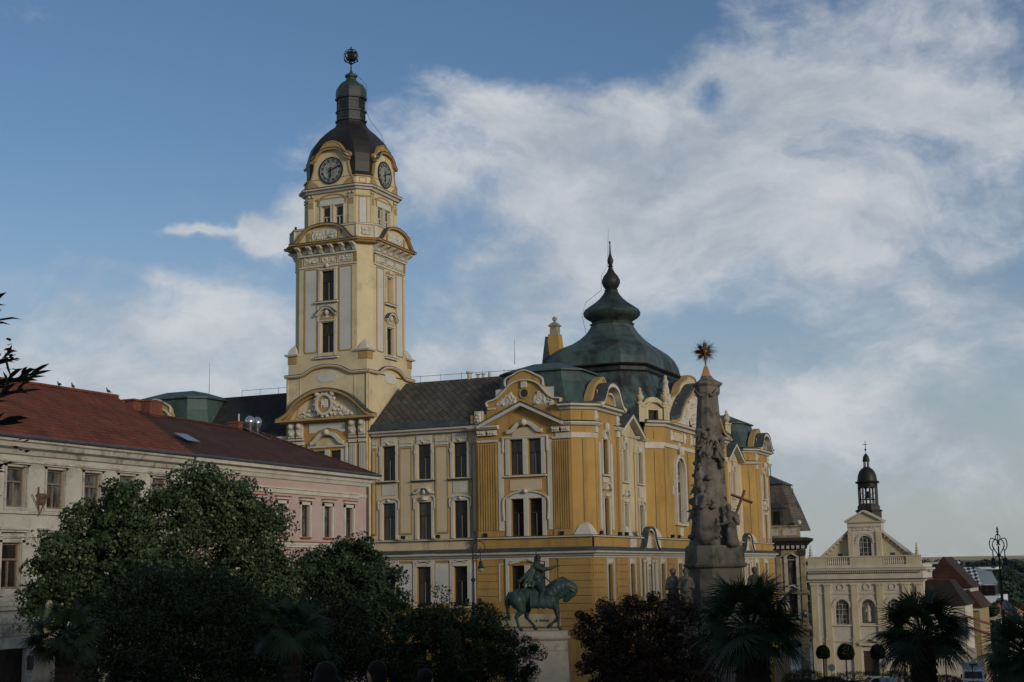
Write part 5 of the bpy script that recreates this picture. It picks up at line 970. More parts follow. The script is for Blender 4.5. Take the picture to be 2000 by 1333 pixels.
# ---------------- buildings at the lower end ----------------
STN=mat('sooty_ornate_stone',(.36,.28,.17),.9,.25,.8,(.10,.085,.06),1.1,.75,.4,10)
STW=mat('pale_window_stone',(.48,.44,.36),.9,.2,.9,(.16,.13,.1),1.2,.6,.3,10)
CHC=mat('church_cream',(.50,.44,.34),.9,.07,.6,(.36,.31,.23),.7,.4); CHW=mat('church_pale_wall',(.50,.445,.36),.9,.12,.6,(.34,.30,.24),.8,.45,streak=True); CHP=mat('church_yellow_pilaster',(.48,.405,.26),.9,.12,.6,(.33,.28,.19),.8,.45,streak=True)
MRF=tilemat('mansard_slate',(.10,.085,.06),(.15,.115,.085),2.2,'x',.5,.5,True)
def build_ornate():
    R=empty('ornate_building',(-45,175,-13),'ornate sooty stone building with mansard roof beyond the town hall','building')
    Y=170.; f=lambda u,o,z:(u,Y-o,z); W=MB(f); T=MB(f); DK=MB(f)
    x1=-37.75; x0=-60
    ws=[(-39.95,-38.95),(-42.6,-41.6),(-45.3,-44.3),(-48,-47)]
    ops=[(a,b,-2.1,.75) for a,b in ws]+[(a-.02,b-.0,-5.9,-3.0) for a,b in ws]+[(-40.2,-38.9,-12.5,-8.9)]
    W.wall(x0,x1,-14,2.0,ops,0,.3); W.add([(x1,0,-14),(x1-3.4,-14,-14),(x1-3.4,-14,2),(x1,0,2)],[(0,1,2,3)])
    fb=lambda u,o,z:(x1+o,u,z)
    for a,b in ws: window(f,a,b,-2.1,.75,-.22,R,1,FRD,GLR,.66); window(f,a,b,-5.9,-3.0,-.22,R,1,FRD,GLR,.66)
    for a,b in ws:
        for z0,z1 in ((-2.1,.75),(-5.9,-3.0)):
            T.box(a-.4,a-.05,0,.12,z0-.4,z1+.5); T.box(b+.05,b+.4,0,.12,z0-.4,z1+.5); T.box(a-.1,b+.1,0,.1,z0-.7,z0-.25); T.mould([(a-.35,z1+.4),((a+b)/2,z1+.85),(b+.35,z1+.4)],.14,0,.3); DK.relief(a+.1,b-.1,z1+.15,z1+.6,.05,.2,6,5,5,int(-a)); DK.box(a-.3,b+.3,0,.25,z0-.22,z0-.1)
            for q in range(4): DK.ball((a+.05+q*.3,.12,z0-.32),.1,5)
    for u in (-37.98,-40.9,-43.5,-46.2):
        W.box(u-.36,u+.2,0,.2,-3,1.3); DK.prism([(u-.4,1.3),(u+.24,1.3),(u+.32,1.95),(u-.48,1.95)],0,.34); W.box(u-.36,u+.2,0,.24,-6.8,-3.3); T.ball((u-.08,.3,-5.4),.2,6); DK.box(u-.3,u+.14,.2,.26,-5.9,-5.1)
    pl=[(x0,Y),(x1,Y),(x1-3.4,Y+14)]
    W.sweep(pl,[(0,-3.2),(.3,-3.15),(.35,-2.95),(0,-2.9)]); W.sweep(pl,[(0,-7.5),(.35,-7.4),(.4,-7.2),(0,-7.1)]); DK.sweep(pl,[(0,2.0),(.2,2.1),(.3,2.5),(.4,2.55),(.75,2.9),(.95,3.0),(1.0,3.25),(.2,3.45),(0,3.45)])
    for k in range(9): T.box(-42.9+k*.6,-42.6+k*.6,.0,.42,2.12,2.5)
    W.sweep([(x0,Y+.1),(x1-.5,Y+.1),(x1-3.9,Y+14)],[(-.3,3.3),(0,3.3),(0,4.7),(.12,4.75),(.12,4.9),(-.3,4.9)]); T.box(-42.6,-40.9,-.08,-.04,3.7,4.5); T.box(-40.4,-38.7,-.08,-.04,3.7,4.5); T.ball((-38.4,-.3,5.2),.3,6)
    z=-7.6
    ru=MB(f)
    while z>-13.5:
        ru.box(x0,-40.6,0,.14,z-.42,z); ru.box(-38.7,x1,0,.14,z-.42,z); z-=.5
    ru.prism([(-40.4,-9.4)]+arc(-39.55,-9.4,.9,180,0,10)+[(-38.7,-9.4),(-38.7,-8.2),(-40.4,-8.2)],0,.1); ru.build('rusticated_base',STN,R)
    W.build('wall',STN,R); T.build('stone_trim',STW,R); DK.build('dark_cornice',mat('black_crusted_stone',(.05,.045,.04),.9,.3,2),R)
    m=MB(f); m.loft([[(-50,-.7,4.4),(-38.9,-.7,4.4),(-38.9,-9,4.4),(-50,-9,4.4)],[(-48.5,-1.4,7.2),(-39.75,-1.4,7.2),(-39.75,-8,7.2),(-48.5,-8,7.2)],[(-47.5,-2.2,10.0),(-40.75,-2.2,10.0),(-40.75,-7,10.0),(-47.5,-7,10.0)]]); r=m.build('mansard_roof',MRF,R)
    m=MB(f); m.loft([[(-48,-1.9,9.95),(-40.5,-1.9,9.95),(-40.5,-7.2,9.95),(-48,-7.2,9.95)],[(-48,-1.9,10.1),(-40.5,-1.9,10.1),(-40.5,-7.2,10.1),(-48,-7.2,10.1)],[(-46.5,-4.4,11.2),(-42.6,-4.4,11.2),(-42.6,-4.7,11.2),(-46.5,-4.7,11.2)]]); m.tube([(-42.6,-4.5,11.2),(-42.6,-4.5,12.6)],.06,5); m.build('roof_cap',LEAD,r)
    m=MB(f); m.box(-41.9,-40.3,-2.5,-.5,4.9,7.0); m.prism([(-42.2,7.0),(-40.0,7.0),(-41.1,7.8)],-2.6,-.4); m.tube([(-41.1,-.5,7.8),(-41.1,-.5,8.6)],.06,5); m.ball((-41.1,-.5,8.0),.15,6); d=m.build('dormer',LEAD,r); MB(f).box(-41.5,-40.7,-.5,-.46,5.1,6.6).build('dormer_window',GLS,d)
    m=MB(f); m.lathe(-40.3,-6.2,[(.6,4.5),(.6,7.2),(.8,7.35),(.8,7.5),(.5,7.95),(.13,8.15),(.1,8.5),(.03,9.7)],8); m.build('corner_turret',LEAD,r)
build_ornate()
def build_church():
    R=empty('church',(-34.3,200,-14.5),'cream church with balustrade, gabled front and dark open belfry','church')
    Y=190.; f=lambda u,o,z:(u,Y-o,z); W=MB(f); P=MB(f); T=MB(f); D_=MB(f)
    xl,xr=-41.9,-27.3; c=-34.4
    aw=lambda cx,w,z0,z1:(cx-w/2,cx+w/2,z0,z1)
    ops=[aw(-37.75,1.75,-7.55,-4.4),aw(-31.1,1.75,-7.55,-4.4),aw(c,1.75,-7.4,-4.4),aw(c,1.9,-14,-10.9)]
    W.wall(xl,xr,-15,0.0,ops,0,.4); W.box(xl,xl+.05,-3,0,-15,0); W.box(xr-.05,xr,-3,0,-15,0); W.box(xl+1.5,xr-2,-13,-2.9,-15,.6)
    for cx in (-37.75,-31.1):
        for s in (-1,1): W.prism([(cx+s*.875,-4.39)]+[(cx+s*.875*math.cos(t*PI/16),-5.27+.875*math.sin(t*PI/16)) for t in range(9)]+[(cx,-4.39)],-.4,-.003)
        g=MB(f); g.box(cx-.87,cx+.87,-.34,-.3,-7.55,-4.4); 
        h=MB(f)
        for q in (-.44,0,.44): h.box(cx+q-.03,cx+q+.03,-.3,-.26,-7.5,-4.5)
        for q in range(5): h.box(cx-.85,cx+.85,-.3,-.25,-7.5+q*.62,-7.45+q*.62)
        fo=h.build('window',FRL,R); g.build('pane',GLR,fo)
    for s in (-1,1): W.prism([(c+s*.875,-4.39)]+[(c+s*.875*math.cos(t*PI/16),-5.27+.875*math.sin(t*PI/16)) for t in range(9)]+[(c,-4.39)],-.4,-.003)
    W.box(c-.87,c+.87,-.8,-.7,-7.4,-4.4); 
    for cx in (-37.75,c,-31.1):
        T.mould(arc(cx,-5.27,1.12,180,0,14),.28,0,.12); T.box(cx-1.5,cx-1.0,0,.1,-5.4,-5.27); T.box(cx+1.0,cx+1.5,0,.1,-5.4,-5.27); T.box(cx-1.2,cx+1.2,0,.2,-7.75,-7.6)
        T.mould(arc(cx,-2.75,.4,0,360,16)[:-1],.12,0,.1,True); T.box(cx-.6,cx+.6,0,.08,-3.2,-3.1)
    for cx in (-41.2,-39.5,-36.0,-32.75,-29.5,-27.9): 
        P.box(cx-.42,cx+.42,0,.22,-9.3,-2.5); P.box(cx-.52,cx+.52,0,.3,-2.5,-2.3); P.box(cx-.5,cx+.5,0,.28,-9.6,-9.3); P.box(cx-.5,cx+.5,0,.25,-15,-9.6)
    pl=[(xl,Y+8),(xl,Y),(xr,Y),(xr,Y+8)]
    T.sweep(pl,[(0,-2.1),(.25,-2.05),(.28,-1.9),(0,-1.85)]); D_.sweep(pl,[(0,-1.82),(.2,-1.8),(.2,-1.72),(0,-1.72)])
    W.sweep(pl,[(0,-1.7),(.12,-1.7),(.12,-1.0),(0,-1.0)]); T.sweep(pl,[(0,-.72),(.55,-.65),(.62,-.42),(.2,-.35),(0,-.35)]); W.sweep(pl,[(0,-.35),(.2,-.3),(.2,.1),(0,.1)])
    k=xl+.1
    while k<xr: T.box(k,k+.13,.12,.45,-.92,-.72); k+=.27
    T.box(xl,xr,0,.16,-9.75,-9.6); T.box(xl,xr,0,.1,-3.65,-3.5)
    # balustrade
    for a,b in ((xl,-39.4),(-36.4,-35.4),(-33.2,-32.2),(-29.2,xr),(-35.4,-33.2)): P.box(a,b,-.2,.15,.1,1.1)
    T.box(xl-.05,xr+.05,-.25,.22,1.1,1.25)
    for a,b in ((-39.4,-36.4),(-32.2,-29.2)):
        u=a+.15
        while u<b: W.lathe(u,-.05,[(.06,.1),(.11,.3),(.12,.45),(.05,.75),(.09,1.1)],6); u+=.27
    for u in (xl+.4,xr-.5): T.lathe(u,-.05,[(.22,1.25),(.3,1.5),(.12,1.6),(.26,1.8),(.1,1.95),(.2,2.15),(.08,2.3),(.12,2.5),(.02,2.9)],8)
    T.box(-35.7,-32.9,0,.5,-10.2,-9.9); T.mould([(-35.8,-9.9),(c,-9.3),(-32.8,-9.9)],.15,0,.5); MB(f).box(c-.95,c+.95,-.35,-.3,-14.6,-10.9).build('door',mat('church_door',(.05,.035,.025),.6),R)
    # gable with stepped eaves and central bay
    g=MB(f); g.prism([(c-6.5,.1),(c+6.5,.1),(c+6.4,.7),(c+2.0,4.5),(c,5.0),(c-2.0,4.5),(c-6.4,.7)],-1.3,-1.0); g.build('gable_wall',CHP,R)
    for s in (-1,1):
        T.mould([(c+s*6.4,.75),(c+s*2.0,4.6)],.26,-1.35,-.6)
        for q in range(9): T.box(c+s*(5.9-q*.47)-.13,c+s*(5.9-q*.47)+.13,-1.0,-.7,0.8+q*.405,1.0+q*.405)
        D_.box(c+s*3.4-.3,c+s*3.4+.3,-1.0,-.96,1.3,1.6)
    W.wall(c-2.15,c+2.15,.1,5.6,[(c-.8,c+.8,.95,3.85)],-.4,.3); W.box(c-2.15,c-2.1,-2.6,-.4,.1,5.6); W.box(c+2.1,c+2.15,-2.6,-.4,.1,5.6)
    for s in (-1,1): W.prism([(c+s*.8,3.86)]+[(c+s*.8*math.cos(t*PI/16),3.05+.8*math.sin(t*PI/16)) for t in range(9)]+[(c,3.86)],-.7,-.403)
    h=MB(f)
    for q in (-.27,.27): h.box(c+q-.03,c+q+.03,-.66,-.6,.95,3.85)
    for q in range(5): h.box(c-.8,c+.8,-.66,-.6,1.05+q*.62,1.1+q*.62)
    fo=h.build('window',FRL,R); MB(f).box(c-.8,c+.8,-.7,-.68,.95,3.85).build('pane',GLR,fo)
    T.mould(arc(c,3.05,1.12,180,0,14),.2,-.4,-.3); T.box(c-1.55,c-1.0,-.4,-.3,2.9,3.05); T.box(c+1.0,c+1.55,-.4,-.3,2.9,3.05)
    for s in (-1.8,1.8): P.box(c+s-.33,c+s+.33,-.4,-.22,1.25,4.4)
    T.relief(c-1.6,c+1.6,4.5,4.95,-.4,.14,30,6,4,4); T.box(c-2.2,c+2.2,-.4,-.25,5.0,5.1)
    T.sweep([(c-2.15,Y+2.6),(c-2.15,Y+.4),(c+2.15,Y+.4),(c+2.15,Y+2.6)],[(0,5.5),(.25,5.55),(.3,5.7),(0,5.75)]); P.prism([(c-2.2,5.7),(c+2.2,5.7),(c,6.95)],-2.6,-.4); T.mould([(c-2.5,5.72),(c,7.08),(c+2.5,5.72)],.2,-2.7,-.1)
    W.build('wall',CHW,R); P.build('pilaster',CHP,R); T.build('stone_trim',CHC,R); D_.build('dark_joint',LEAD,R)  # D_ is a thin dark band below the frieze and small dark gable squares
    m=MB(); m.add([(c-5.9,Y+1.35,.2),(c+5.9,Y+1.35,.2),(c,Y+1.35,5.2),(c-5.9,Y+12,.2),(c+5.9,Y+12,.2),(c,Y+12,5.2)],[(0,2,5,3),(1,4,5,2),(0,1,2),(3,5,4)]); m.build('roof',REDD,R)
    # belfry
    x,y=c,Y+4.7; m=MB(); m.lathe(x,y,[(1.95,5.9),(1.95,7.9),(2.1,8.0),(2.1,8.15),(1.75,8.2),(1.75,8.6),(1.5,8.9),(1.5,9.0)],8,PI/8)
    m.lathe(x,y,[(1.5,11.7),(1.55,12.3),(1.85,12.45),(1.9,12.6),(1.55,12.75),(1.5,13.1),(1.45,13.6),(1.2,14.3),(.85,14.75),(.55,14.95),(.5,15.1)],16); m.lathe(x,y,[(.5,16.0),(.6,16.05),(.52,16.3),(.45,16.7),(.2,17.1),(.08,17.2)],12)
    for q in range(6): a=q*PI/3; m.tube([(x+.4*math.cos(a),y+.4*math.sin(a),15.0),(x+.4*math.cos(a),y+.4*math.sin(a),16.1)],.06,5)
    m.tube([(x,y,17.1),(x,y,19.0)],.05,5); m.tube([(x-.4,y,18.5),(x+.4,y,18.5)],.04,5); m.ball((x,y,17.75),.16,7)
    for q in range(8):
        a=q*PI/4+PI/8; px,py=x+1.4*math.cos(a),y+1.4*math.sin(a); m.tube([(px,py,8.9),(px,py,11.8)],.16,6)
        a2=a+PI/4; qx,qy=x+1.4*math.cos(a2),y+1.4*math.sin(a2); m.tube([(px,py,11.6),((px+qx)/2,(py+qy)/2,11.95),(qx,qy,11.6)],.13,5); m.tube([(px,py,9.7),(qx,qy,9.7)],.06,4)
    m.tube([(x-1.2,y,9.2),(x+1.2,y,10.9)],.05,4); m.tube([(x+1.2,y,9.2),(x-1.2,y,10.9)],.05,4)
    bz=lambda z:float(np.interp(z,[5.9,8.9,11.8,12.5,15.1,16.1,17.2,19],[5.0,8.1,10.4,11.0,13.1,13.9,14.9,16.6])); m.V=[(x+(a-x)*.86,y+(b-y)*.86,bz(z)) for a,b,z in m.V]
    m.build('belfry',BLK,R,smooth='auto'); b=MB(); b.lathe(x,y,[(.5,8.9),(.42,9.1),(.3,9.5),(.15,9.8),(.02,9.85)],12); b.build('bell',IRON,R)
    s=organic([('c',(c,-.45,-7.0),(c,-.45,-5.9),.34,.26),('c',(c,-.45,-5.9),(c,-.45,-5.3),.27,.24),('e',(c,-.45,-4.95),(.15,.15,.19)),('c',(c-.2,-.4,-5.4),(c-.36,-.3,-5.9),.09,.08),('c',(c+.2,-.4,-5.4),(c+.3,-.3,-5.85),.09,.08)],.05,'niche_statue',CHW,None,f)
    tag(s,'pale stone saint statue standing in the church niche','statue')
build_church()
def simple_house(name,label,x0,x1,y0,y1,zb,ze,zr,wm,rm,axis='y',wins=(),eo=.3,cat='house',fm=FRD):
    R=empty(name,((x0+x1)/2,(y0+y1)/2,zb),label,cat); w=MB()
    fr=lambda u,o,z:(u,y0-o,z); w.wall(x0,x1,zb,ze,list(wins),0,.2,fr)
    for q in wins: window(fr,*q,-.15,R,1,fm,GLR)
    w.box(x0,x0+.03,y0,y1,zb,ze); w.box(x1-.03,x1,y0,y1,zb,ze); w.box(x0,x1,y1-.03,y1,zb,ze); w.build('wall',wm,R)
    m=MB(); a,b,c,d=x0-eo,x1+eo,y0-eo,y1+eo
    if axis=='y': h=(x1-x0)/2; v=[(a,c,ze),(b,c,ze),(b,d,ze),(a,d,ze),((a+b)/2,c+min(h,3),zr),((a+b)/2,d-min(h,3),zr)]; fs=[(1,2,5,4),(0,4,5,3),(0,1,4),(2,3,5),(0,3,2,1)]
    else: h=(y1-y0)/2; v=[(a,c,ze),(b,c,ze),(b,d,ze),(a,d,ze),(a+min(h,3),(c+d)/2,zr),(b-min(h,3),(c+d)/2,zr)]; fs=[(0,1,5,4),(2,3,4,5),(1,2,5),(3,0,4),(0,3,2,1)]
    m.add(v,fs); m.build('roof',rm,R); t=MB(); t.box(a+.1,b-.1,c+.08,y0,ze-.3,ze-.02); t.build('eaves_cornice',CHC,R); return R
def onground(px,py):
    """where the line of sight through a photo pixel meets the ground (used once to read distances off the photograph)"""
    d=Ff*F+Rr*(px-1000)-Uu*(py-666.5); t=1.
    for _ in range(40):
        p=d*t; t*= 1 
        g=ground(p.x,p.y); t=g/d.z if d.z<0 else t
    return d*t
def at(px,dist,dz=0.):
    """ground position at a bearing (photo column) and a distance in metres"""
    d=Ff*F+Rr*(px-1000)-Uu*(1110-666.5); h=math.hypot(d.x,d.y); x,y=d.x*dist/h,d.y*dist/h; return x,y,ground(x,y)+dz
# ---------------- right background ----------------
def build_right():
    R=empty('annex_house',(-24.6,195,-16),'pale house with a steep dark brown roof right of the church','house'); w=MB(lambda u,o,z:(u,190.5-o,z)); w.wall(-26.9,-22.4,-16,-5.25,[(-24.9,-24.1,-9.6,-7.9)],0,.2); w.box(-22.45,-22.4,-8.5,0,-16,-5.25); w.build('wall',CHW,R); window(lambda u,o,z:(u,190.5-o,z),-24.9,-24.1,-9.6,-7.9,-.15,R,1,FRD,GLR)
    MB().box(-26.9,-22.3,190.2,190.5,-5.5,-5.2).box(-26.9,-22.35,190.42,190.5,-11.2,-11.0).build('eaves_cornice',CHC,R)
    m=MB(); m.add([(-26.95,190.1,-5.2),(-22.1,190.1,-5.2),(-24.2,192.0,-2.0),(-26.95,192.0,-1.9),(-22.1,199.3,-5.2),(-24.2,197.5,-2.0),(-26.95,199.3,-5.2),(-26.95,197.5,-1.9)],[(0,1,2,3),(1,4,5,2),(3,2,5,7),(0,3,7,6),(4,6,7,5),(0,6,4,1)]); m.build('roof',tilemat('brown_black_tiles',(.035,.022,.018),(.025,.018,.015),3,'x',.5,.32,False,mortar=(.01,.008,.007)),R)
    m=MB(); R=empty('gabled_house',(-25,206,-16),'house with a brown red gable roof showing behind the dark annex roof','house')
    m.add([(-29.5,203,-3.2),(-22.6,203,-3.2),(-26.3,203,1.0),(-29.5,213,-3.2),(-22.6,213,-3.2),(-26.3,213,1.0)],[(0,1,2),(3,5,4),(0,2,5,3),(1,4,5,2)]); m.build('roof',tilemat('dark_brown_tiles',(.06,.025,.018),(.045,.02,.015),2,'y',.5,.32),R); MB().box(-28.6,-23,203.3,212.8,-16,-3.15).build('wall',OLDW,R); MB().box(-25.2,-24.6,204,204.6,-3,-.9).build('chimney',BRK,R)
    simple_house('yellow_house','yellow corner house with brown red roof beside the street',-24.6,-21.9,202,214,-17,-5.9,-3.4,mat('yellow_wall',(.30,.225,.11),.9),REDD,'y',((-23.9,-23.1,-8.6,-6.9),),.5)
    # orange awnings over the street front
    for i,(z,c) in enumerate(((-6.6,(.22,.06,.03)),(-7.9,(.16,.04,.025)))):
        m=MB(); m.loft([[(-22.3,189,z),(-19.3,187.6,z-.9),(-19.3,187.6,z-.95),(-22.3,189,z-.05)],[(-22.3,193,z),(-19.3,191.6,z-.9),(-19.3,191.6,z-.95),(-22.3,193,z-.05)]]); tag(m.build('awning',mat('awning_cloth',c,.9),None),('upper' if i==0 else 'lower')+' red brown awning above the street right of the pale house','awning')
    m=MB(); m.box(-22.35,-21.4,190.7,190.9,-12.3,-10.5); tag(m.build('shop_sign',FRL,None),'pale framed sign on the corner behind the white truck','sign')
    # modern building with patterned roof
    R=empty('modern_building',(-34,306,-19),'modern building with black and white patterned roof and glass side','building')
    pm,nt,N,L,b=newmat('patterned_roof'); tc=N.new('ShaderNodeTexCoord'); s=N.new('ShaderNodeSeparateXYZ'); L.new(tc.outputs['Object'],s.inputs[0]); c=N.new('ShaderNodeCombineXYZ'); L.new(s.outputs[0],c.inputs[0]); L.new(s.outputs[2],c.inputs[1]); mp=N.new('ShaderNodeMapping'); mp.inputs['Rotation'].default_value=(0,0,.55); mp.inputs['Scale'].default_value=(1.1,1.5,1); L.new(c.outputs[0],mp.inputs[0]); ck=N.new('ShaderNodeTexChecker'); ck.inputs['Scale'].default_value=1.35; ck.inputs['Color1'].default_value=(.42,.45,.47,1); ck.inputs['Color2'].default_value=(.02,.025,.03,1); L.new(mp.outputs[0],ck.inputs[0]); L.new(ck.outputs[0],b.inputs['Base Color']); b.inputs['Roughness'].default_value=.5
    m=MB(); m.add([(-44,300,-4.2),(-31.6,300,-4.2),(-33.2,303.5,-.7),(-44,303.5,-.7)],[(0,1,2,3)]); m.build('patterned_roof',pm,R)
    m=MB(); m.add([(-31.6,300,-4.25),(-28.9,303,-4.0),(-30.6,305.5,-.7),(-33.2,303.5,-.7)],[(0,1,2,3)]); m.build('glass_side',mat('grey_screen_glass',(.14,.17,.19),.35,.1,.2),R)
    m=MB(); m.box(-44,-32.0,301,306,-6.5,-4.3); m.box(-32,-29.6,303,310,-6.5,-4.3); m.build('window_band',GLS,R); m=MB(); m.box(-44,-28.6,300.3,318,-20,-6.4); m.box(-44,-29.3,303.8,316,-1.2,-.72); m.build('wall',mat('white_render',(.55,.56,.56),.8),R)
    m=MB(); 
    for k in range(12): m.box(-43.5+k*1.0,-43.35+k*1.0,300.8,300.95,-6.5,-4.3)
    m.build('mullion',IRON,R); m=MB(); m.box(-46,-37,304,312,.05,.45); m.build('parapet',FRL,R)
    RO=mat('orange_roof',(.30,.11,.05),.85,.2,1)
    for i,(x,y,w,l,zt,lab) in enumerate(((-24.8,262,5.5,9,-6.6,'low orange tiled roof house right of the patterned roof'),(-16,300,7,12,-9.2,'low orange roofed house furthest right behind the palm'),(-30,345,14,8,-9.2,'long low red roofed house below the wooded hill'),(-22,380,8,14,-12,'small grey walled house among trees below the hill'),(-5,420,18,10,-15,'wide low house with pale walls in the valley'))):
        simple_house('valley_house',lab,x-w/2,x+w/2,y,y+l,-26,zt-2.0,zt,OLDW if i%2 else CHW,RO if i<2 else (RED if i!=3 else SLD),'x' if w>l else 'y',((x-1,x-.2,zt-4,zt-2.9),(x+.8,x+1.6,zt-4,zt-2.9)))
    # low ramp wall in front of the church square
    m=MB(); m.loft([[(-27.3,150,-13.6),(-27.0,150,-13.6),(-27.0,150,-12.3),(-27.3,150,-12.3)],[(-24.6,176,-15.4),(-24.3,176,-15.4),(-24.3,176,-12.3),(-24.6,176,-12.3)]]); tag(m.build('ramp_wall',CHC,None),'low pale stone ramp wall beside the street right of the church','wall')
build_right()
# ---------------- foliage ----------------
def leafmat(name,c1,c2,pale=None,rough=.6,trans=.25):
    m,nt,N,L,b=newmat(name); a=N.new('ShaderNodeAttribute'); a.attribute_name='tint'; r=N.new('ShaderNodeValToRGB'); L.new(a.outputs['Fac'],r.inputs[0]); e=r.color_ramp.elements; e[0].color=(*c1,1); e[0].position=0; e[1].color=(*c2,1); e[1].position=.85
    if pale: q=e.new(.93); q.color=(*pale,1)
    L.new(r.outputs[0],b.inputs['Base Color']); b.inputs['Roughness'].default_value=rough; b.inputs['Specular IOR Level'].default_value=.3
    t=N.new('ShaderNodeBsdfTranslucent'); L.new(r.outputs[0],t.inputs[0]); mx=N.new('ShaderNodeMixShader'); mx.inputs[0].default_value=trans; L.new(b.outputs[0],mx.inputs[1]); L.new(t.outputs[0],mx.inputs[2]); L.new(mx.outputs[0],N['Material Output'].inputs[0]); return m
def leaves(name,C,Nrm,size,mt,parent,rng,asp=.55,tint=None,droop=.3):
    n=len(C); z=rng.normal(size=(n,3)); nn=Nrm*.8+z*.6; nn/=np.linalg.norm(nn,axis=1)[:,None]
    t=rng.normal(size=(n,3)); t[:,2]-=droop; t-=nn*(t*nn).sum(1)[:,None]; t/=np.linalg.norm(t,axis=1)[:,None]; b=np.cross(nn,t); s=size*rng.uniform(.6,1.3,n)[:,None]
    V=np.empty((n,4,3)); V[:,0]=C-t*s*.5; V[:,1]=C+b*s*asp*.5+nn*s*.08; V[:,2]=C+t*s*.5; V[:,3]=C-b*s*asp*.5+nn*s*.08
    me=D.meshes.new(name); me.vertices.add(4*n); me.vertices.foreach_set('co',V.ravel()); me.loops.add(4*n); me.loops.foreach_set('vertex_index',np.arange(4*n,dtype=np.int32)); me.polygons.add(n); me.polygons.foreach_set('loop_start',np.arange(0,4*n,4,dtype=np.int32)); me.update(calc_edges=True)
    a=me.attributes.new('tint','FLOAT','POINT'); a.data.foreach_set('value',np.repeat(tint if tint is not None else rng.uniform(0,1,n),4).astype(np.float32))
    me.materials.append(mt); o=D.objects.new(name,me); COL.objects.link(o); o.parent=parent; return o
def crown_points(lobes,n,rng,clump=.35,shell=.25):
    """leaf positions in clumps spread over overlapping lobes (u,o,z,r)"""
    L=np.array(lobes,float); w=L[:,3]**2; w/=w.sum(); k=max(8,int(n/110)); ci=rng.choice(len(L),k,p=w); d=rng.normal(size=(k,3)); d/=np.linalg.norm(d,axis=1)[:,None]; r=L[ci,3]*(shell+(1.04-shell)*rng.uniform(0,1,k)**.8)
    cc=L[ci,:3]+d*r[:,None]*np.array([1,1,.9]); cr_=clump*rng.uniform(.6,1.4,k)
    pk=rng.uniform(.35,1.4,k); pk/=pk.sum(); i=rng.choice(k,n,p=pk); e=rng.normal(size=(n,3)); e/=np.linalg.norm(e,axis=1)[:,None]; p=cc[i]+e*(cr_[i]*rng.uniform(.45,1,n)**.5)[:,None]*np.array([1,1,.75])
    nr=e*.7+d[i]*.5+np.array([0,0,.35]); return p,nr,i,k
BARK=mat('tree_bark',(.055,.042,.032),.95,.3,6,bump=.6,bsc=25)
def tree(name,label,loc,lobes,n,leaf,mt,seed,clump=.35,trunk=(.18,2.2),group=None,asp=.6,limbs=7,shell=.25,rz=None,cat='tree'):
    rng=np.random.default_rng(seed); R=empty(name,(0,0,0),label,cat,group)
    p,nr,i,k=crown_points(lobes,n,rng,clump,shell); ct=rng.uniform(0,.85,k); tint=np.clip(ct[i]*.6+rng.uniform(0,.5,n),0,.86); tint[rng.uniform(size=n)<.07]=.95
    leaves('crown',p,nr,leaf,mt,R,rng,asp,tint)
    m=MB(); L=np.array(lobes); top=float(L[:,2].mean()); tr,th_=trunk; m.tube([(0,0,-.3),(.03,.02,th_*.5),(0,0,th_),(0.05,0,top)],tr,8,r1=tr*.35)
    for j in range(min(limbs,len(lobes))):
        q=L[j]; m.tube([(0,0,th_*.85),(q[0]*.45,q[1]*.45,th_+(q[2]-th_)*.55),(q[0]*.85,q[1]*.85,q[2]),(q[0]*1.05,q[1]*1.05,q[2]+q[3]*.7)],tr*.5,5,r1=tr*.08)
        for _ in range(5):
            e=rng.normal(size=3); e/=np.linalg.norm(e); m.tube([(q[0]*.7,q[1]*.7,q[2]-.1),tuple(q[:3]+e*q[3]*.5),tuple(q[:3]+e*q[3]*.95)],tr*.16,4,r1=.01)
    m.build('trunk',BARK,R); R.location=loc; R.rotation_euler=(0,0,-math.atan2(loc[0],loc[1]) if rz is None else rz); return R
def pxl(pts,px0,py0,mpp,gz):
    """lobes measured off the photo (column,row,radius) in metres round the trunk; py0 is eye level there"""
    return [((x-px0)*mpp,d,(py0-y)*mpp-gz,r*mpp) for x,y,r,d in pts]
LIN=leafmat('linden_leaf',(.020,.040,.012),(.070,.105,.038),(.21,.23,.12)); LIN2=leafmat('linden_leaf_dark',(.012,.028,.010),(.042,.07,.028),(.10,.12,.06))
LOC=leafmat('locust_leaf',(.006,.018,.006),(.020,.042,.012)); LOCD=leafmat('dark_leaf',(.004,.012,.005),(.012,.028,.009)); PLU=leafmat('plum_leaf',(.012,.017,.007),(.055,.026,.014),(.14,.04,.02)); 
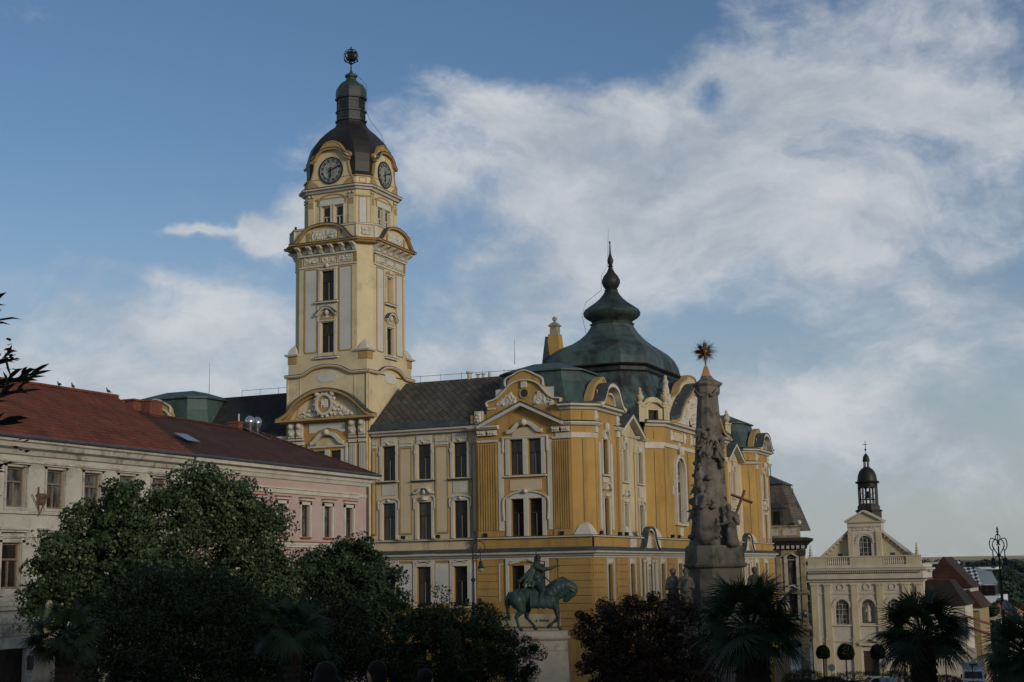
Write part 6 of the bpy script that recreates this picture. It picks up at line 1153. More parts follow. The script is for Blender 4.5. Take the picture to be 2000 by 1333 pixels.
def build_trees():
    a=at(300,52); tree('linden_tree','large linden tree with pale flower bracts in front of the white house',a,pxl([(370,1000,85,0),(440,985,70,.4),(400,950,42,0),(265,1010,70,-.3),(240,975,40,0),(165,1110,85,.2),(110,1160,55,0),(300,1110,100,-1),(470,1090,85,.3),(200,1040,70,.5),(505,1030,48,0),(355,1190,110,0),(230,1190,95,0),(500,1160,70,0),(130,1060,38,0),(540,1120,40,.2),(440,1230,90,0)],300,1122,.0187,a[2]),120000,.13,LIN,3,.42,(.2,3.0),None,.75,9)
    a=at(665,60); tree('linden_tree','rounded dark linden tree in front of the pink house corner',a,pxl([(680,1090,52,0),(640,1120,60,.3),(720,1130,55,0),(690,1160,75,-.6),(610,1110,36,0),(745,1180,45,0),(600,1180,60,0),(680,1230,80,0),(765,1215,32,0),(620,1250,60,0)],665,1118,.0216,a[2]),62000,.14,LIN2,5,.42,(.18,2.6),None,.75,8)
    G='dark feathery trees in front of the houses'
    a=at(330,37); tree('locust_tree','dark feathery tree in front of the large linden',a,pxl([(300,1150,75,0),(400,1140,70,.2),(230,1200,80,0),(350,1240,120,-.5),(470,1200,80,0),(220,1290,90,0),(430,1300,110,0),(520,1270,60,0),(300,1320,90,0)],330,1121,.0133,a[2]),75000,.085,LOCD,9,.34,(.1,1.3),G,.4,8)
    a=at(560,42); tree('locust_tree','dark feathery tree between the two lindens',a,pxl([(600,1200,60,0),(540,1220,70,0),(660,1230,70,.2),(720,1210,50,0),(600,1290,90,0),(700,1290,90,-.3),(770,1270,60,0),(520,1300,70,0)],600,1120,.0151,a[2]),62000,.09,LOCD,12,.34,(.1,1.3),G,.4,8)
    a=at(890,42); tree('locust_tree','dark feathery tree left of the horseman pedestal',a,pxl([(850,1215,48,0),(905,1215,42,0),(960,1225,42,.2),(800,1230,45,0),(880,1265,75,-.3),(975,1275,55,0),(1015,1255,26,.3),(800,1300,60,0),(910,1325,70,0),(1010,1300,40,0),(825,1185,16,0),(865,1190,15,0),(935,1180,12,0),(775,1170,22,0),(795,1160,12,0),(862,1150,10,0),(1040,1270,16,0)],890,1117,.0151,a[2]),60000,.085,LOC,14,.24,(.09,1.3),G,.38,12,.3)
    a=at(1245,35); tree('plum_tree','red leaved plum tree right of the horseman pedestal',a,pxl([(1190,1210,45,0),(1250,1200,50,.2),(1310,1205,50,0),(1150,1230,30,0),(1240,1260,75,-.2),(1330,1270,55,0),(1165,1290,50,0),(1250,1320,80,0),(1340,1320,60,0),(1130,1205,14,0),(1183,1175,13,0),(1240,1172,12,0),(1300,1172,13,0),(1345,1190,20,0),(1160,1180,9,0),(1215,1165,8,0),(1275,1165,8,0)],1245,1111,.0126,a[2]),48000,.07,PLU,21,.2,(.08,1.1),None,.5,14,.35)
    # small background greenery round the church
    TOP=leafmat('clipped_leaf',(.006,.014,.005),(.018,.034,.010))
    for px,rx,rz_,d,lab in ((1599,13,17,181,'clipped round tree at the left corner of the church'),(1643,16,19,181,'wider clipped round tree left of the church door'),(1705,14,17,181,'clipped round tree by the church door behind the palm'),(1757,15,18,181,'clipped round tree right of the church door'),(1835,17,18,176,'clipped round tree beside the annex wall')):
        x,y,g=at(px,d); r=rx*d/2778; R=empty('topiary_tree',(0,0,0),lab,'tree','clipped round trees before the church'); rng=np.random.default_rng(px); n=5200; e=rng.normal(size=(n,3)); e/=np.linalg.norm(e,axis=1)[:,None]; zc=(1102-(1262 if px<1800 else 1243))*d/2778*1.0-g; p=e*np.array([r,r,r*1.12])*rng.uniform(.72,1.02,n)[:,None]; p[:,2]+=zc
        p[:,2]=np.where(p[:,2]<zc-r*.75,zc-r*.75,p[:,2]); leaves('crown',p,e,.16,TOP,R,rng); MB().tube([(0,0,-.2),(0,0,zc)],.09,6).build('trunk',BARK,R); R.location=(x,y,g)
    for px,d,w,h,lab in ((1612,172,1.8,1.4,'low dark hedge left of the church door'),(1665,168,3.6,2.0,'long dark hedge before the church door'),(1738,166,1.9,2.0,'round dark shrub right of the church hedge'),(1828,158,2.2,1.5,'low flowering shrub beside the ramp wall'),(1560,165,2.5,2.2,'dark bush at the foot of the ornate building')):
        x,y,g=at(px,d); rng=np.random.default_rng(px+1); n=4200; e=rng.normal(size=(n,3)); e/=np.linalg.norm(e,axis=1)[:,None]; p=e*np.array([w,1.1,h*.55])*rng.uniform(.75,1.03,n)[:,None]; p[:,2]+=h*.5; R=empty('hedge',(0,0,0),lab,'hedge'); leaves('foliage',p,e,.15,PLU if px==1828 else TOP,R,rng); MB().box(-w*.7,w*.7,-.3,.3,-.3,h*.5).build('stem',BARK,R); R.location=(x,y,g); R.rotation_euler=(0,0,.3)
    # trees in the valley on the right, each its own
    VT=leafmat('valley_leaf',(.010,.020,.010),(.03,.05,.022))
    rng0=random.Random(4)
    labs=['dark tree behind the patterned roof building','tall dark tree right of the patterned roof building','bushy tree between the orange roofs','tree behind the right hand lamp','dark tree at the right edge below the hill','rounded tree at the foot of the wooded hill','low tree beside the yellow house']
    for i,(px,d,top,w) in enumerate(((1918,262,1155,26),(1945,275,1160,26),(1975,330,1152,30),(1900,400,1150,20),(1995,300,1165,36),(1940,430,1140,26),(1930,225,1195,24))):
        x,y,g=at(px,d); k=d/2778; zt=(1097-top)*k-g; w*=k
        tree('valley_tree',labs[i],(x,y,g),[(rng0.uniform(-.5,.5)*w,rng0.uniform(-.5,.5)*w,zt-w*rng0.uniform(.5,1.4),w*rng0.uniform(.45,.7)) for _ in range(9)],6500,.34,VT,40+i,.7,(.2,zt*.4),'trees in the valley',.6,5)
    # far woods reading as one mass on the slope
    rng=np.random.default_rng(2); n=1500; P=[];T_=[]
    az=-AZ+np.radians(rng.uniform(8,24,n)); dd=rng.uniform(480,2300,n)
    def hz(x,y):
        d=math.hypot(x,y)
        if d<900: return ground(x,min(y,999)) if y<1000 else -41
        tt=min(1,max(0,(d-900)/2300)); return -39+56*tt*tt*(3-2*tt)+mn.noise(Vector((x*.0011,y*.0011,3)))*7*tt+mn.noise(Vector((x*.005,y*.005,5)))*2.5*tt
    C=[];NN=[];TT=[]
    for a,d in zip(az,dd):
        x,y=math.sin(a)*d,math.cos(a)*d; z=hz(x,y); r=rng.uniform(4,8); m_=70; e=rng.normal(size=(m_,3)); e/=np.linalg.norm(e,axis=1)[:,None]; C.append(e*np.array([r,r,r*.7])+np.array([x,y,z+r*.55])); NN.append(e); TT.append(np.full(m_,rng.uniform(0,.6))+rng.uniform(0,.25,m_))
    R=leaves('woodland',np.concatenate(C),np.concatenate(NN),3.4,leafmat('wood_leaf',(.018,.036,.024),(.04,.062,.036)),None,rng,.9,np.concatenate(TT)); tag(R,'dark wood covering the far hillside','woodland',kind='stuff')
build_trees()
# ---------------- palms ----------------
PAL=leafmat('palm_leaf',(.008,.022,.009),(.035,.065,.025)); FIB=mat('palm_fibre',(.03,.022,.016),.95,.3,8,bump=.8,bsc=30)
def palm(label,px,dist,zc,rad,tr,nf,seed,up=.3,group='palms on the square'):
    rng=random.Random(seed); R=empty('palm_tree',(0,0,0),label,'palm',group); x,y,g=at(px,dist); H=zc-g
    V=[];P=[];T_=[]
    def tri(a,b,c,d,t): n=len(V); V.extend([a,b,c,d]); P.append((n,n+1,n+2,n+3)); T_.extend([t]*4)
    st=MB()
    for f in range(nf):
        a=f*2.399+rng.uniform(-.3,.3); el=math.asin(max(-.4,min(.97,.97-1.35*(f+.5)/nf+rng.uniform(-.1,.1)))); L=rad*rng.uniform(.38,.6)
        d=Vector((math.cos(a)*math.cos(el),math.sin(a)*math.cos(el),math.sin(el))); o=Vector((0,0,H))+d*.08
        hub=o+d*L+Vector((0,0,-.12*L*max(0,math.cos(el)))); st.tube([tuple(o),tuple(o+d*L*.5+Vector((0,0,.03))),tuple(hub)],.016,4,r1=.009)
        fd=(d+Vector((0,0,-max(0.,.42-d.z*.6)))).normalized(); side=Vector((-math.sin(a),math.cos(a),0)); side=(side+Vector((0,0,rng.uniform(-.8,.8)))).normalized(); d=fd; nrm=side.cross(d).normalized(); t0=rng.uniform(0,.8)
        B=rad*rng.uniform(.42,.68); nb=32
        for k in range(nb):
            th_=math.radians(-118+236*k/(nb-1)); bl=B*(1-.28*abs(th_)/2.06)*rng.uniform(.8,1.08); dr=d*math.cos(th_)+side*math.sin(th_)+nrm*.15; dr.normalize(); w=nrm.cross(dr).normalized()*B*.026
            m1=hub+dr*bl*.55+nrm*.02; tip=hub+dr*bl+Vector((0,0,-.08*bl-rng.uniform(0,.22)*bl)); tt=min(1,max(0,t0+rng.uniform(-.15,.15)))
            tri(tuple(hub),tuple(m1-w+nrm*.012),tuple(m1),tuple(hub),tt) if False else None
            tri(tuple(hub-w*.4),tuple(m1-w),tuple(m1+w),tuple(hub+w*.4),tt); tri(tuple(m1-w),tuple(tip-w*.08),tuple(tip+w*.08),tuple(m1+w),tt)
    me=D.meshes.new('fronds'); me.from_pydata(V,[],P); a_=me.attributes.new('tint','FLOAT','POINT'); a_.data.foreach_set('value',np.array(T_,dtype=np.float32)); me.materials.append(PAL); o=D.objects.new('fronds',me); COL.objects.link(o); o.parent=R
    st.build('leaf_stalks',PAL,R)
    m=MB(); pr=[]; k=0
    while k*.07<H: pr.append((tr*(.62+.38*min(1,k*.07/H*1.5))*(1+.12*(k%2)),k*.07)); k+=1
    m.lathe(0,0,[(tr*.7,-.2)]+pr+[(tr*.6,H+.05),(.02,H+.15)],12)
    for _ in range(160):
        a=rng.uniform(0,2*PI); z=rng.uniform(.2,H); r=tr*.95; m.add([(math.cos(a)*r*.8,math.sin(a)*r*.8,z),(math.cos(a+.15)*r,math.sin(a+.15)*r,z+.02),(math.cos(a+.1)*r*1.35,math.sin(a+.1)*r*1.35,z+rng.uniform(-.15,.05))],[(0,1,2)])
    m.build('trunk',FIB,R); R.location=(x,y,g); return R
palm('large palm with a thick shaggy trunk in front of the column',1462,24,-1.0,1.04,.27,44,1)
palm('palm with spread fans in front of the church',1792,30,-1.42,1.12,.24,42,2)
palm('palm at the right edge of the square',1995,26,-1.55,.85,.22,50,3)
palm('small palm beside the closed parasol',132,31,-1.2,.85,.18,40,4)
palm('shaded palm below the second linden',572,29,-1.05,.8,.15,40,5)
# ---------------- oleander at the left edge, close by ----------------
def build_oleander():
    rng=random.Random(11); R=empty('oleander_bush',(0,0,0),'oleander bush with dark narrow leaves and red flowers at the left edge','bush'); x,y,g=at(-76,4.2)
    RFL=mat('red_flower',(.28,.03,.03),.6); OL=leafmat('oleander_leaf',(.008,.018,.009),(.02,.04,.018)); V=[];P=[];T_=[]; st=MB(); fl=MB()
    def leaf(b,d,L):
        d=d.normalized(); s=d.cross(Vector((rng.uniform(-1,1),rng.uniform(-1,1),rng.uniform(-1,1)))).normalized()*L*.085; up=s.cross(d).normalized()*L*.06; n=len(V); m1=b+d*L*.35; m2=b+d*L*.7-Vector((0,0,L*.04)); t=b+d*L-Vector((0,0,L*.14))
        V.extend([tuple(b),tuple(m1+s+up),tuple(m2+s*.8+up),tuple(t),tuple(m2-s*.8+up),tuple(m1-s+up),tuple(m1),tuple(m2)]); P.extend([(n,n+1,n+6),(n,n+6,n+5),(n+1,n+2,n+7,n+6),(n+6,n+7,n+4,n+5),(n+2,n+3,n+7),(n+7,n+3,n+4)]); q=rng.random(); T_.extend([q]*8)
    # shoots: tip position measured from the root, u to the right
    sh=[((.06,0,2.70),.7),((.06,.04,2.66),.8),((.10,.05,2.56),.9),((.165,0,2.51),1.),((.14,-.05,2.46),.9),((.03,0,2.55),.8),((.09,.05,2.38),.8),((.095,0,2.25),.6),((.04,0,2.16),.8),((.06,.03,2.05),.7),((.03,0,1.95),.8),((.07,0,1.88),.6),((.02,0,1.80),.8),((.0,0,2.35),1),((-.05,0,2.1),1),((-.05,.1,2.5),1),((-.1,.1,1.9),1),((-.15,0,2.3),1),((-.12,-.1,2.6),1)]
    for (p,q) in sh:
        tip=Vector(p); root=Vector((-.42,0,p[2]-.30)); mid=root.lerp(tip,.55)+Vector((-.02,0,.03)); st.tube([(-.42,0,0),tuple(root),tuple(mid),tuple(tip)],.010,5,r1=.003)
        dirn=(tip-mid).normalized()
        for k in range(int(24*q)):
            b=mid.lerp(tip,.35+.65*k/24/q) if q else tip; a=k*2.4; rd=Vector((math.cos(a),math.sin(a)*.8,.25+.5*math.sin(a*1.3))); leaf(b,dirn*.75+rd*.85,rng.uniform(.06,.098))
    for c in ((.095,-.02,2.575),(.10,-.02,2.535),(.15,-.02,2.30)):
        fl=MB()
        for k in range(9):
            a=k*2.4; c0=Vector(c)+Vector((rng.uniform(-.02,.02),rng.uniform(-.02,.02),rng.uniform(-.02,.02)))
            d=Vector((math.cos(a),math.sin(a),.4)).normalized()*.02; s=d.cross(Vector((0,0,1))).normalized()*.009; fl.add([tuple(c0),tuple(c0+d*.6+s),tuple(c0+d),tuple(c0+d*.6-s)],[(0,1,2,3)])
        fl.build('flower',RFL,R)
    me=D.meshes.new('foliage'); me.from_pydata(V,[],P); a_=me.attributes.new('tint','FLOAT','POINT'); a_.data.foreach_set('value',np.array(T_,dtype=np.float32)); me.materials.append(OL); o=D.objects.new('foliage',me); COL.objects.link(o); o.parent=R
    st.build('stem',BARK,R)
    R.location=(x,y,g+.03); R.rotation_euler=(0,0,-math.atan2(x,y))
build_oleander()

# ---------------- unseen houses added on the east side to shade the pavement and lower fronts ----------------
def build_east_side():
    spec=[(-22,16,9.0,'pale green plastered house with three rows of windows, nearest of the unseen east side houses added for shade',(.33,.36,.26)),(-5,18,9.5,'tall cream house with three rows of windows, second of the unseen east side houses added for shade',(.48,.42,.30)),(14,20,8.0,'grey pink house with three rows of windows, third of the unseen east side houses added for shade',(.42,.34,.30)),(35,17,8.0,'sand coloured house with three rows of windows, fourth of the unseen east side houses added for shade',(.45,.37,.24)),(53,21,11.5,'white house with three rows of windows, fifth of the unseen east side houses added for shade',(.5,.48,.43)),(75,22,12.5,'ochre house with three rows of windows, sixth of the unseen east side houses added for shade',(.42,.29,.13)),(98,20,10.5,'light grey house with three rows of windows, seventh of the unseen east side houses added for shade',(.4,.39,.36)),(119,24,8.5,'cream house with three rows of windows, farthest of the unseen east side houses added for shade',(.47,.42,.32))]
    fr=lambda u,o,z:(22-o,u,z)
    for y0,w,zt,lab,col in spec:
        R=empty('added_shade_house',(28,y0+w/2,ground(22,y0)),lab,'house','unseen houses added on the east side for shade'); g=ground(22,y0+w/2); H=zt-g; n=int(w/3.2); st=(H-4.2)/3
        ops=[]
        for k in range(n):
            c=y0+(k+.5)*w/n
            for r in range(3): ops.append((c-.6,c+.6,g+4.8+r*st,g+4.8+r*st+min(2.3,st-1.3)))
            ops.append((c-.9,c+.9,g-.5,g+3.2))
        W=MB(fr); W.wall(y0,y0+w-.05,g-3,zt,ops,0,.25); W.box(y0,y0+.03,-12,0,g-3,zt); W.box(y0+w-.08,y0+w-.05,-12,0,g-3,zt); W.box(y0,y0+w-.05,-12,-11.97,g-3,zt); W.build('wall',mat('house_plaster',col,.9,.12,.5,tuple(c*.6 for c in col),.7,.4),R)
        for q in ops: window(fr,*q,-.2,R,1,FRD,GLR)
        T=MB(fr); T.box(y0-.05,y0+w,0,.45,zt-.5,zt-.1); T.box(y0,y0+w-.05,0,.15,g+4.0,g+4.25)
        for q in ops:
            if q[2]>g+1: T.box(q[0]-.15,q[1]+.15,0,.12,q[3]+.05,q[3]+.25); T.box(q[0]-.15,q[1]+.15,0,.15,q[2]-.15,q[2]-.03)
        T.build('stucco_trim',PTR,R)
        m=MB(); m.add([(21.4,y0-.1,zt-.1),(34.6,y0-.1,zt-.1),(34.6,y0+w,zt-.1),(21.4,y0+w,zt-.1),(28,y0-.1,zt+3.6),(28,y0+w,zt+3.6)],[(0,3,5,4),(1,4,5,2),(0,4,1),(2,5,3),(0,1,2,3)]); m.build('roof',RED,R)
build_east_side()
# ---------------- column with golden sunburst ----------------
STO=mat('dark_weathered_stone',(.15,.13,.10),.95,.35,1.6,(.03,.028,.025),1.4,.75,.5,14); STL=mat('lighter_base_stone',(.16,.135,.10),.95,.25,1.2,(.05,.045,.038),.9,.8,.5,14)
GLD=mat('dull_gilding',(.42,.20,.04),.5,.25,5,metal=.55)
def figure(h,lean=0.,arms='fold',fr=F0,x=0,o=0,z=0,robe=.26):
    """robed standing figure, h tall"""
    k=h/1.8; P=lambda a,b,c:(x+a*k+lean*c*k,o+b*k,z+c*k)
    L=[('c',P(0,0,.05),P(0,0,.95),robe*1.15*k,.19*k),('c',P(0,0,.95),P(0,0,1.38),.19*k,.2*k),('c',P(-.13,0,1.42),P(.13,0,1.42),.11*k,.11*k),('c',P(0,0,1.45),P(0,.01,1.6),.07*k,.06*k),('e',P(0,.02,1.68),(.095*k,.11*k,.13*k)),('c',P(.12,.1,.1),P(.08,.08,.9),.09*k,.05*k),('c',P(-.12,.1,.1),P(-.06,.1,.9),.08*k,.05*k),('e',P(0,-.02,1.72),(.12*k,.12*k,.12*k))]
    if arms=='fold': L+=[('c',P(-.2,.02,1.38),P(-.24,.1,1.1),.07*k,.06*k),('c',P(-.24,.1,1.1),P(.0,.22,1.18),.055*k,.045*k),('c',P(.2,.02,1.38),P(.24,.1,1.1),.07*k,.06*k),('c',P(.24,.1,1.1),P(.02,.22,1.12),.055*k,.045*k)]
    if arms=='child': L+=[('c',P(-.2,.02,1.38),P(-.25,.12,1.12),.07*k,.06*k),('c',P(-.25,.12,1.12),P(.08,.26,1.05),.055*k,.045*k),('c',P(.2,.02,1.38),P(.26,.12,1.15),.07*k,.06*k),('c',P(.26,.12,1.15),P(.0,.28,1.2),.055*k,.045*k),('c',P(-.04,.26,1.05),P(.06,.26,1.3),.1*k,.08*k),('e',P(.08,.27,1.42),(.07*k,.07*k,.08*k))]
    return L
def kneel(h,x,o,z):
    k=h/1.3; P=lambda a,b,c:(x+a*k,o+b*k,z+c*k)
    return [('c',P(.05,-.25,.08),P(.0,.12,.12),.2*k,.18*k),('c',P(0,.1,.12),P(0,-.05,.5),.2*k,.17*k),('c',P(0,-.05,.5),P(0,.0,.9),.17*k,.19*k),('c',P(-.13,0,.94),P(.13,0,.94),.1*k,.1*k),('c',P(0,.0,.98),P(-.05,.06,1.1),.07*k,.06*k),('e',P(-.06,.08,1.18),(.1*k,.11*k,.13*k)),('c',P(-.2,.02,.92),P(-.22,.18,.68),.07*k,.05*k),('c',P(-.22,.18,.68),P(0,.25,.75),.05*k,.045*k),('c',P(.2,.02,.92),P(.22,.12,.66),.07*k,.06*k),('c',P(.22,.12,.66),P(.12,.2,.85),.05*k,.05*k),('c',P(.1,-.1,.1),P(.08,.1,.7),.12*k,.06*k),('c',P(-.15,-.1,.05),P(-.1,.15,.5),.1*k,.05*k)]
def cherub(x,o,z,s,rng):
    a=rng.uniform(-.6,.6); P=lambda u,v,w:(x+(u*math.cos(a)-w*math.sin(a))*s,o+v*s,z+(u*math.sin(a)+w*math.cos(a))*s)
    return [('c',P(0,0,0),P(0,.02,.22),.13*s,.12*s),('e',P(0,.06,.42),(.11*s,.11*s,.12*s)),('c',P(.1,0,.25),P(.28,.08,.32),.06*s,.04*s),('c',P(-.1,0,.25),P(-.26,.1,.12),.06*s,.04*s),('c',P(.07,0,-.02),P(.16,.12,-.3),.08*s,.05*s),('c',P(-.07,0,-.02),P(-.1,.14,-.28),.08*s,.05*s)]
def build_column():
    cx,cy=-17.25,59.7; g=ground(cx,cy); f=FD(cx,cy,0,0); R=empty('trinity_column',(cx,cy,g),'dark carved stone obelisk column topped by a golden sunburst','monument'); rng=random.Random(5)
    def tri(r,ch,rot=14):
        # three sided plan with cut corners; one cut corner looks to the viewer
        P=[]
        for k in range(3):
            a=math.radians(90+rot+120*k)
            for s in (-1,1): P.append((r*math.cos(a)+s*ch*math.sin(a)*-1,r*math.sin(a)+s*ch*math.cos(a)))
        return P
    def ring(z,r,ch,dx=0.): return [(u+dx,o,z) for u,o in tri(r,ch)]
    m=MB(f); m.loft([ring(g-.3,1.6,.36),ring(-3.2,1.6,.36)],True); m.loft([ring(-3.2,1.42,.34),ring(-3.05,1.3,.3),ring(.0,1.22,.28),ring(.02,1.22,.28)]); m.build('pedestal',STL,R,bevel=.02)
    m=MB(f); m.loft([ring(z,r,c) for z,r,c in ((-.0,1.26,.3),(.05,1.38,.36),(.16,1.44,.38),(.2,1.33,.35),(.26,1.33,.35),(.85,1.3,.34),(.95,1.24,.32),(.96,1.0,.26))]); m.build('base_block',STO,R,bevel=.02)
    # tapering obelisk, then the draped capital and roof
    prof=[(.9,1.08,.25,-.12),(1.2,.92,.22,-.12),(2.0,.82,.2,-.1),(3.0,.75,.19,-.06),(4.6,.66,.17,-.02),(6.0,.57,.15,.0),(7.3,.47,.13,.03),(7.5,.48,.14,.03)]
    m=MB(f); m.loft([ring(z,r,c,d) for z,r,c,d in prof]); rz=lambda z:float(np.interp(z,[q[0] for q in prof],[q[1] for q in prof])); so=lambda u,z:rz(z)*1.0-abs(u)*.62; sh=m.build('obelisk',STO,R,bevel=.03)
    m=MB(f); m.loft([ring(z,r,c,.03) for z,r,c in ((7.42,.5,.15),(7.52,.55,.17),(7.78,.55,.17),(7.86,.64,.2),(7.92,.68,.21),(7.97,.64,.2),(8.05,.46,.15),(8.13,.34,.11),(8.2,.27,.09),(8.27,.25,.09))]); m.build('capital',STO,R,bevel=.015)
    sw=MB(f); 
    for u0,u1 in ((-.55,.05),(.05,.55)): sw.tube(smoothpath([(u0*.8,.3,7.62),((u0+u1)/2*.8,.48,7.36),(u1*.8,.36,7.6)],5),.06,6)
    sw.ball((-.42,.25,7.6),.11,7); sw.ball((.46,.2,7.6),.12,7); sw.ball((.05,.45,7.62),.09,7); sw.build('garland',STO,R,smooth=True)
    m=MB(f); m.octo(.03,0,[(8.25,.21,.21,.03),(8.68,.08,.08,.02),(8.72,.06,.06,.02)]); m.build('gilded_cone',mat('gilded_cone_paint',(.36,.19,.05),.6,.2,4),R)
    # sunburst: straight and wavy rays both ways round a small cross
    s=MB(f); c=9.36; n=0
    s.tube([(.03,0,8.7),(.03,0,9.75)],.035,6); s.box(-.12,.18,.05,.09,9.46,9.52); s.box(.0,.06,.05,.09,8.95,9.64); s.ball((.03,0,c),.12,8)
    for k in range(8):
        a0=k*PI/4
        for j in (-3,-2,-1,0,1,2,3):
            a=a0+j*.085; L=(.60-.05*abs(j))*(1.02 if k%2 else 1.08)*rng.uniform(.93,1.05); dx,dz=math.cos(a),math.sin(a); w=.011
            s.add([(.03+dx*.08-dz*w,-.02,c+dz*.08+dx*w),(.03+dx*L*.6-dz*w*1.3,-.03,c+dz*L*.6+dx*w*1.3),(.03+dx*L,0,c+dz*L),(.03+dx*L*.6+dz*w*1.3,.03,c+dz*L*.6-dx*w*1.3),(.03+dx*.08+dz*w,.02,c+dz*.08-dx*w)],[(0,1,2,3,4)])
        a=a0+PI/8; p=[]
        for t in range(9): r=.1+.45*t/8; wv=.03*math.sin(t*1.5)*t/8; p.append((.03+math.cos(a)*r-math.sin(a)*wv,0,c+math.sin(a)*r+math.cos(a)*wv))
        s.tube(p,.017,4,r1=.006)
    s.build('sunburst',mat('dark_gilt_rays',(.15,.085,.035),.55,.3,6,metal=.5),R)
    # carved clouds, cherubs and the seated group
    pr=[]
    for k in range(26): u=rng.uniform(-.5,.6); z=5.25+rng.uniform(-.55,.55)-.25*u; pr+= [('e',(u,so(u,z),z),(rng.uniform(.1,.2),.17,rng.uniform(.08,.15)))]
    for x,z in ((-.38,5.7),(.4,5.0),(-.25,5.0),(.5,4.8),(0.1,5.55)): pr+=cherub(x,so(x,z)+.08,z,.85,rng)
    for k in range(12): z=4.3+k*.1; pr+=[('e',(rng.uniform(.4,.62),so(.5,z),z),(.12,.14,.09))]
    organic(pr,.035,'cherub_wreath',STO,R,f,2)
    pr=[('c',(-.35,.7,1.0),(-.35,.6,3.4),.36,.2)]
    pr+=figure(2.1,-.05,'child',x=-.25,o=1.0,z=1.35,robe=.34)+figure(1.3,.1,'fold',x=-.5,o=.65,z=3.0); 
    for k in range(26): u=rng.uniform(-.85,.15); z=1.0+rng.uniform(0,3.0); pr+= [('e',(u,so(u,z)+.05,z),(rng.uniform(.12,.24),.2,rng.uniform(.08,.16)))]
    pr+=cherub(-.8,.6,2.2,.95,rng)+cherub(.15,1.0,1.6,1.0,rng)+cherub(-.65,.6,3.3,.9,rng)+[('c',(.0,.75,1.55),(.38,.75,1.3),.1,.07)]
    organic(pr,.035,'seated_group',STO,R,f,2)
    pr=[]
    for k in range(10): z=3.4+k*.12; pr+=[('e',(-.50+rng.uniform(-.08,.08)+(z-3.4)*.03,.25+rng.uniform(-.1,.1),z),(.16,.2,.11))]
    pr+=[('c',(-.5,.2,3.2),(-.45,.2,5.2),.16,.12)]+cherub(-.42,.5,4.1,.7,rng)
    organic(pr,.035,'carved_clouds',STO,R,f,2)
    # separate saints on their ledges
    k=organic(kneel(1.75,.84,.5,.95),.03,'kneeling_figure',STO,None,f,3); tag(k,'kneeling stone saint leaning on the column beside a wooden cross','statue')
    m=MB(f); p0=Vector((1.18,.35,2.55)); dz=Vector((.30,0,.72)); m.tube([tuple(p0-dz*.6),tuple(p0+dz)],.06,4); e=Vector((.72,0,-.30))*.62; c0=p0+dz*.5; m.tube([tuple(c0-e),tuple(c0+e)],.06,4); tag(m.build('cross',mat('brown_cross',(.16,.075,.03),.8,.2,4),None),'slanting brown cross held beside the kneeling stone saint','cross')
    for (x,o,px,arms,lab,kx) in ((-1.15,.9,0,'child','stone saint holding a child at the lower left of the column','child'),(-1.7,.3,0,'fold','shadowy stone figure beside the saint with the child','fold'),(1.75,-.1,0,'fold','dark stone saint at the lower right of the column','fold')):
        R2=empty('saint_statue',Vector(f(x,o,-3.6)),lab,'statue'); organic(figure(2.15,0.0,arms,x=x,o=o,z=-2.15,robe=.3),.03,'robed_figure',STO,R2,f,3); MB(f).octo(x,o,[(ground(cx,cy)-.3,.42,.42,.1),(-2.35,.42,.42,.1),(-2.3,.5,.5,.12),(-2.1,.45,.45,.1)]).build('plinth',STL,R2)
build_column()
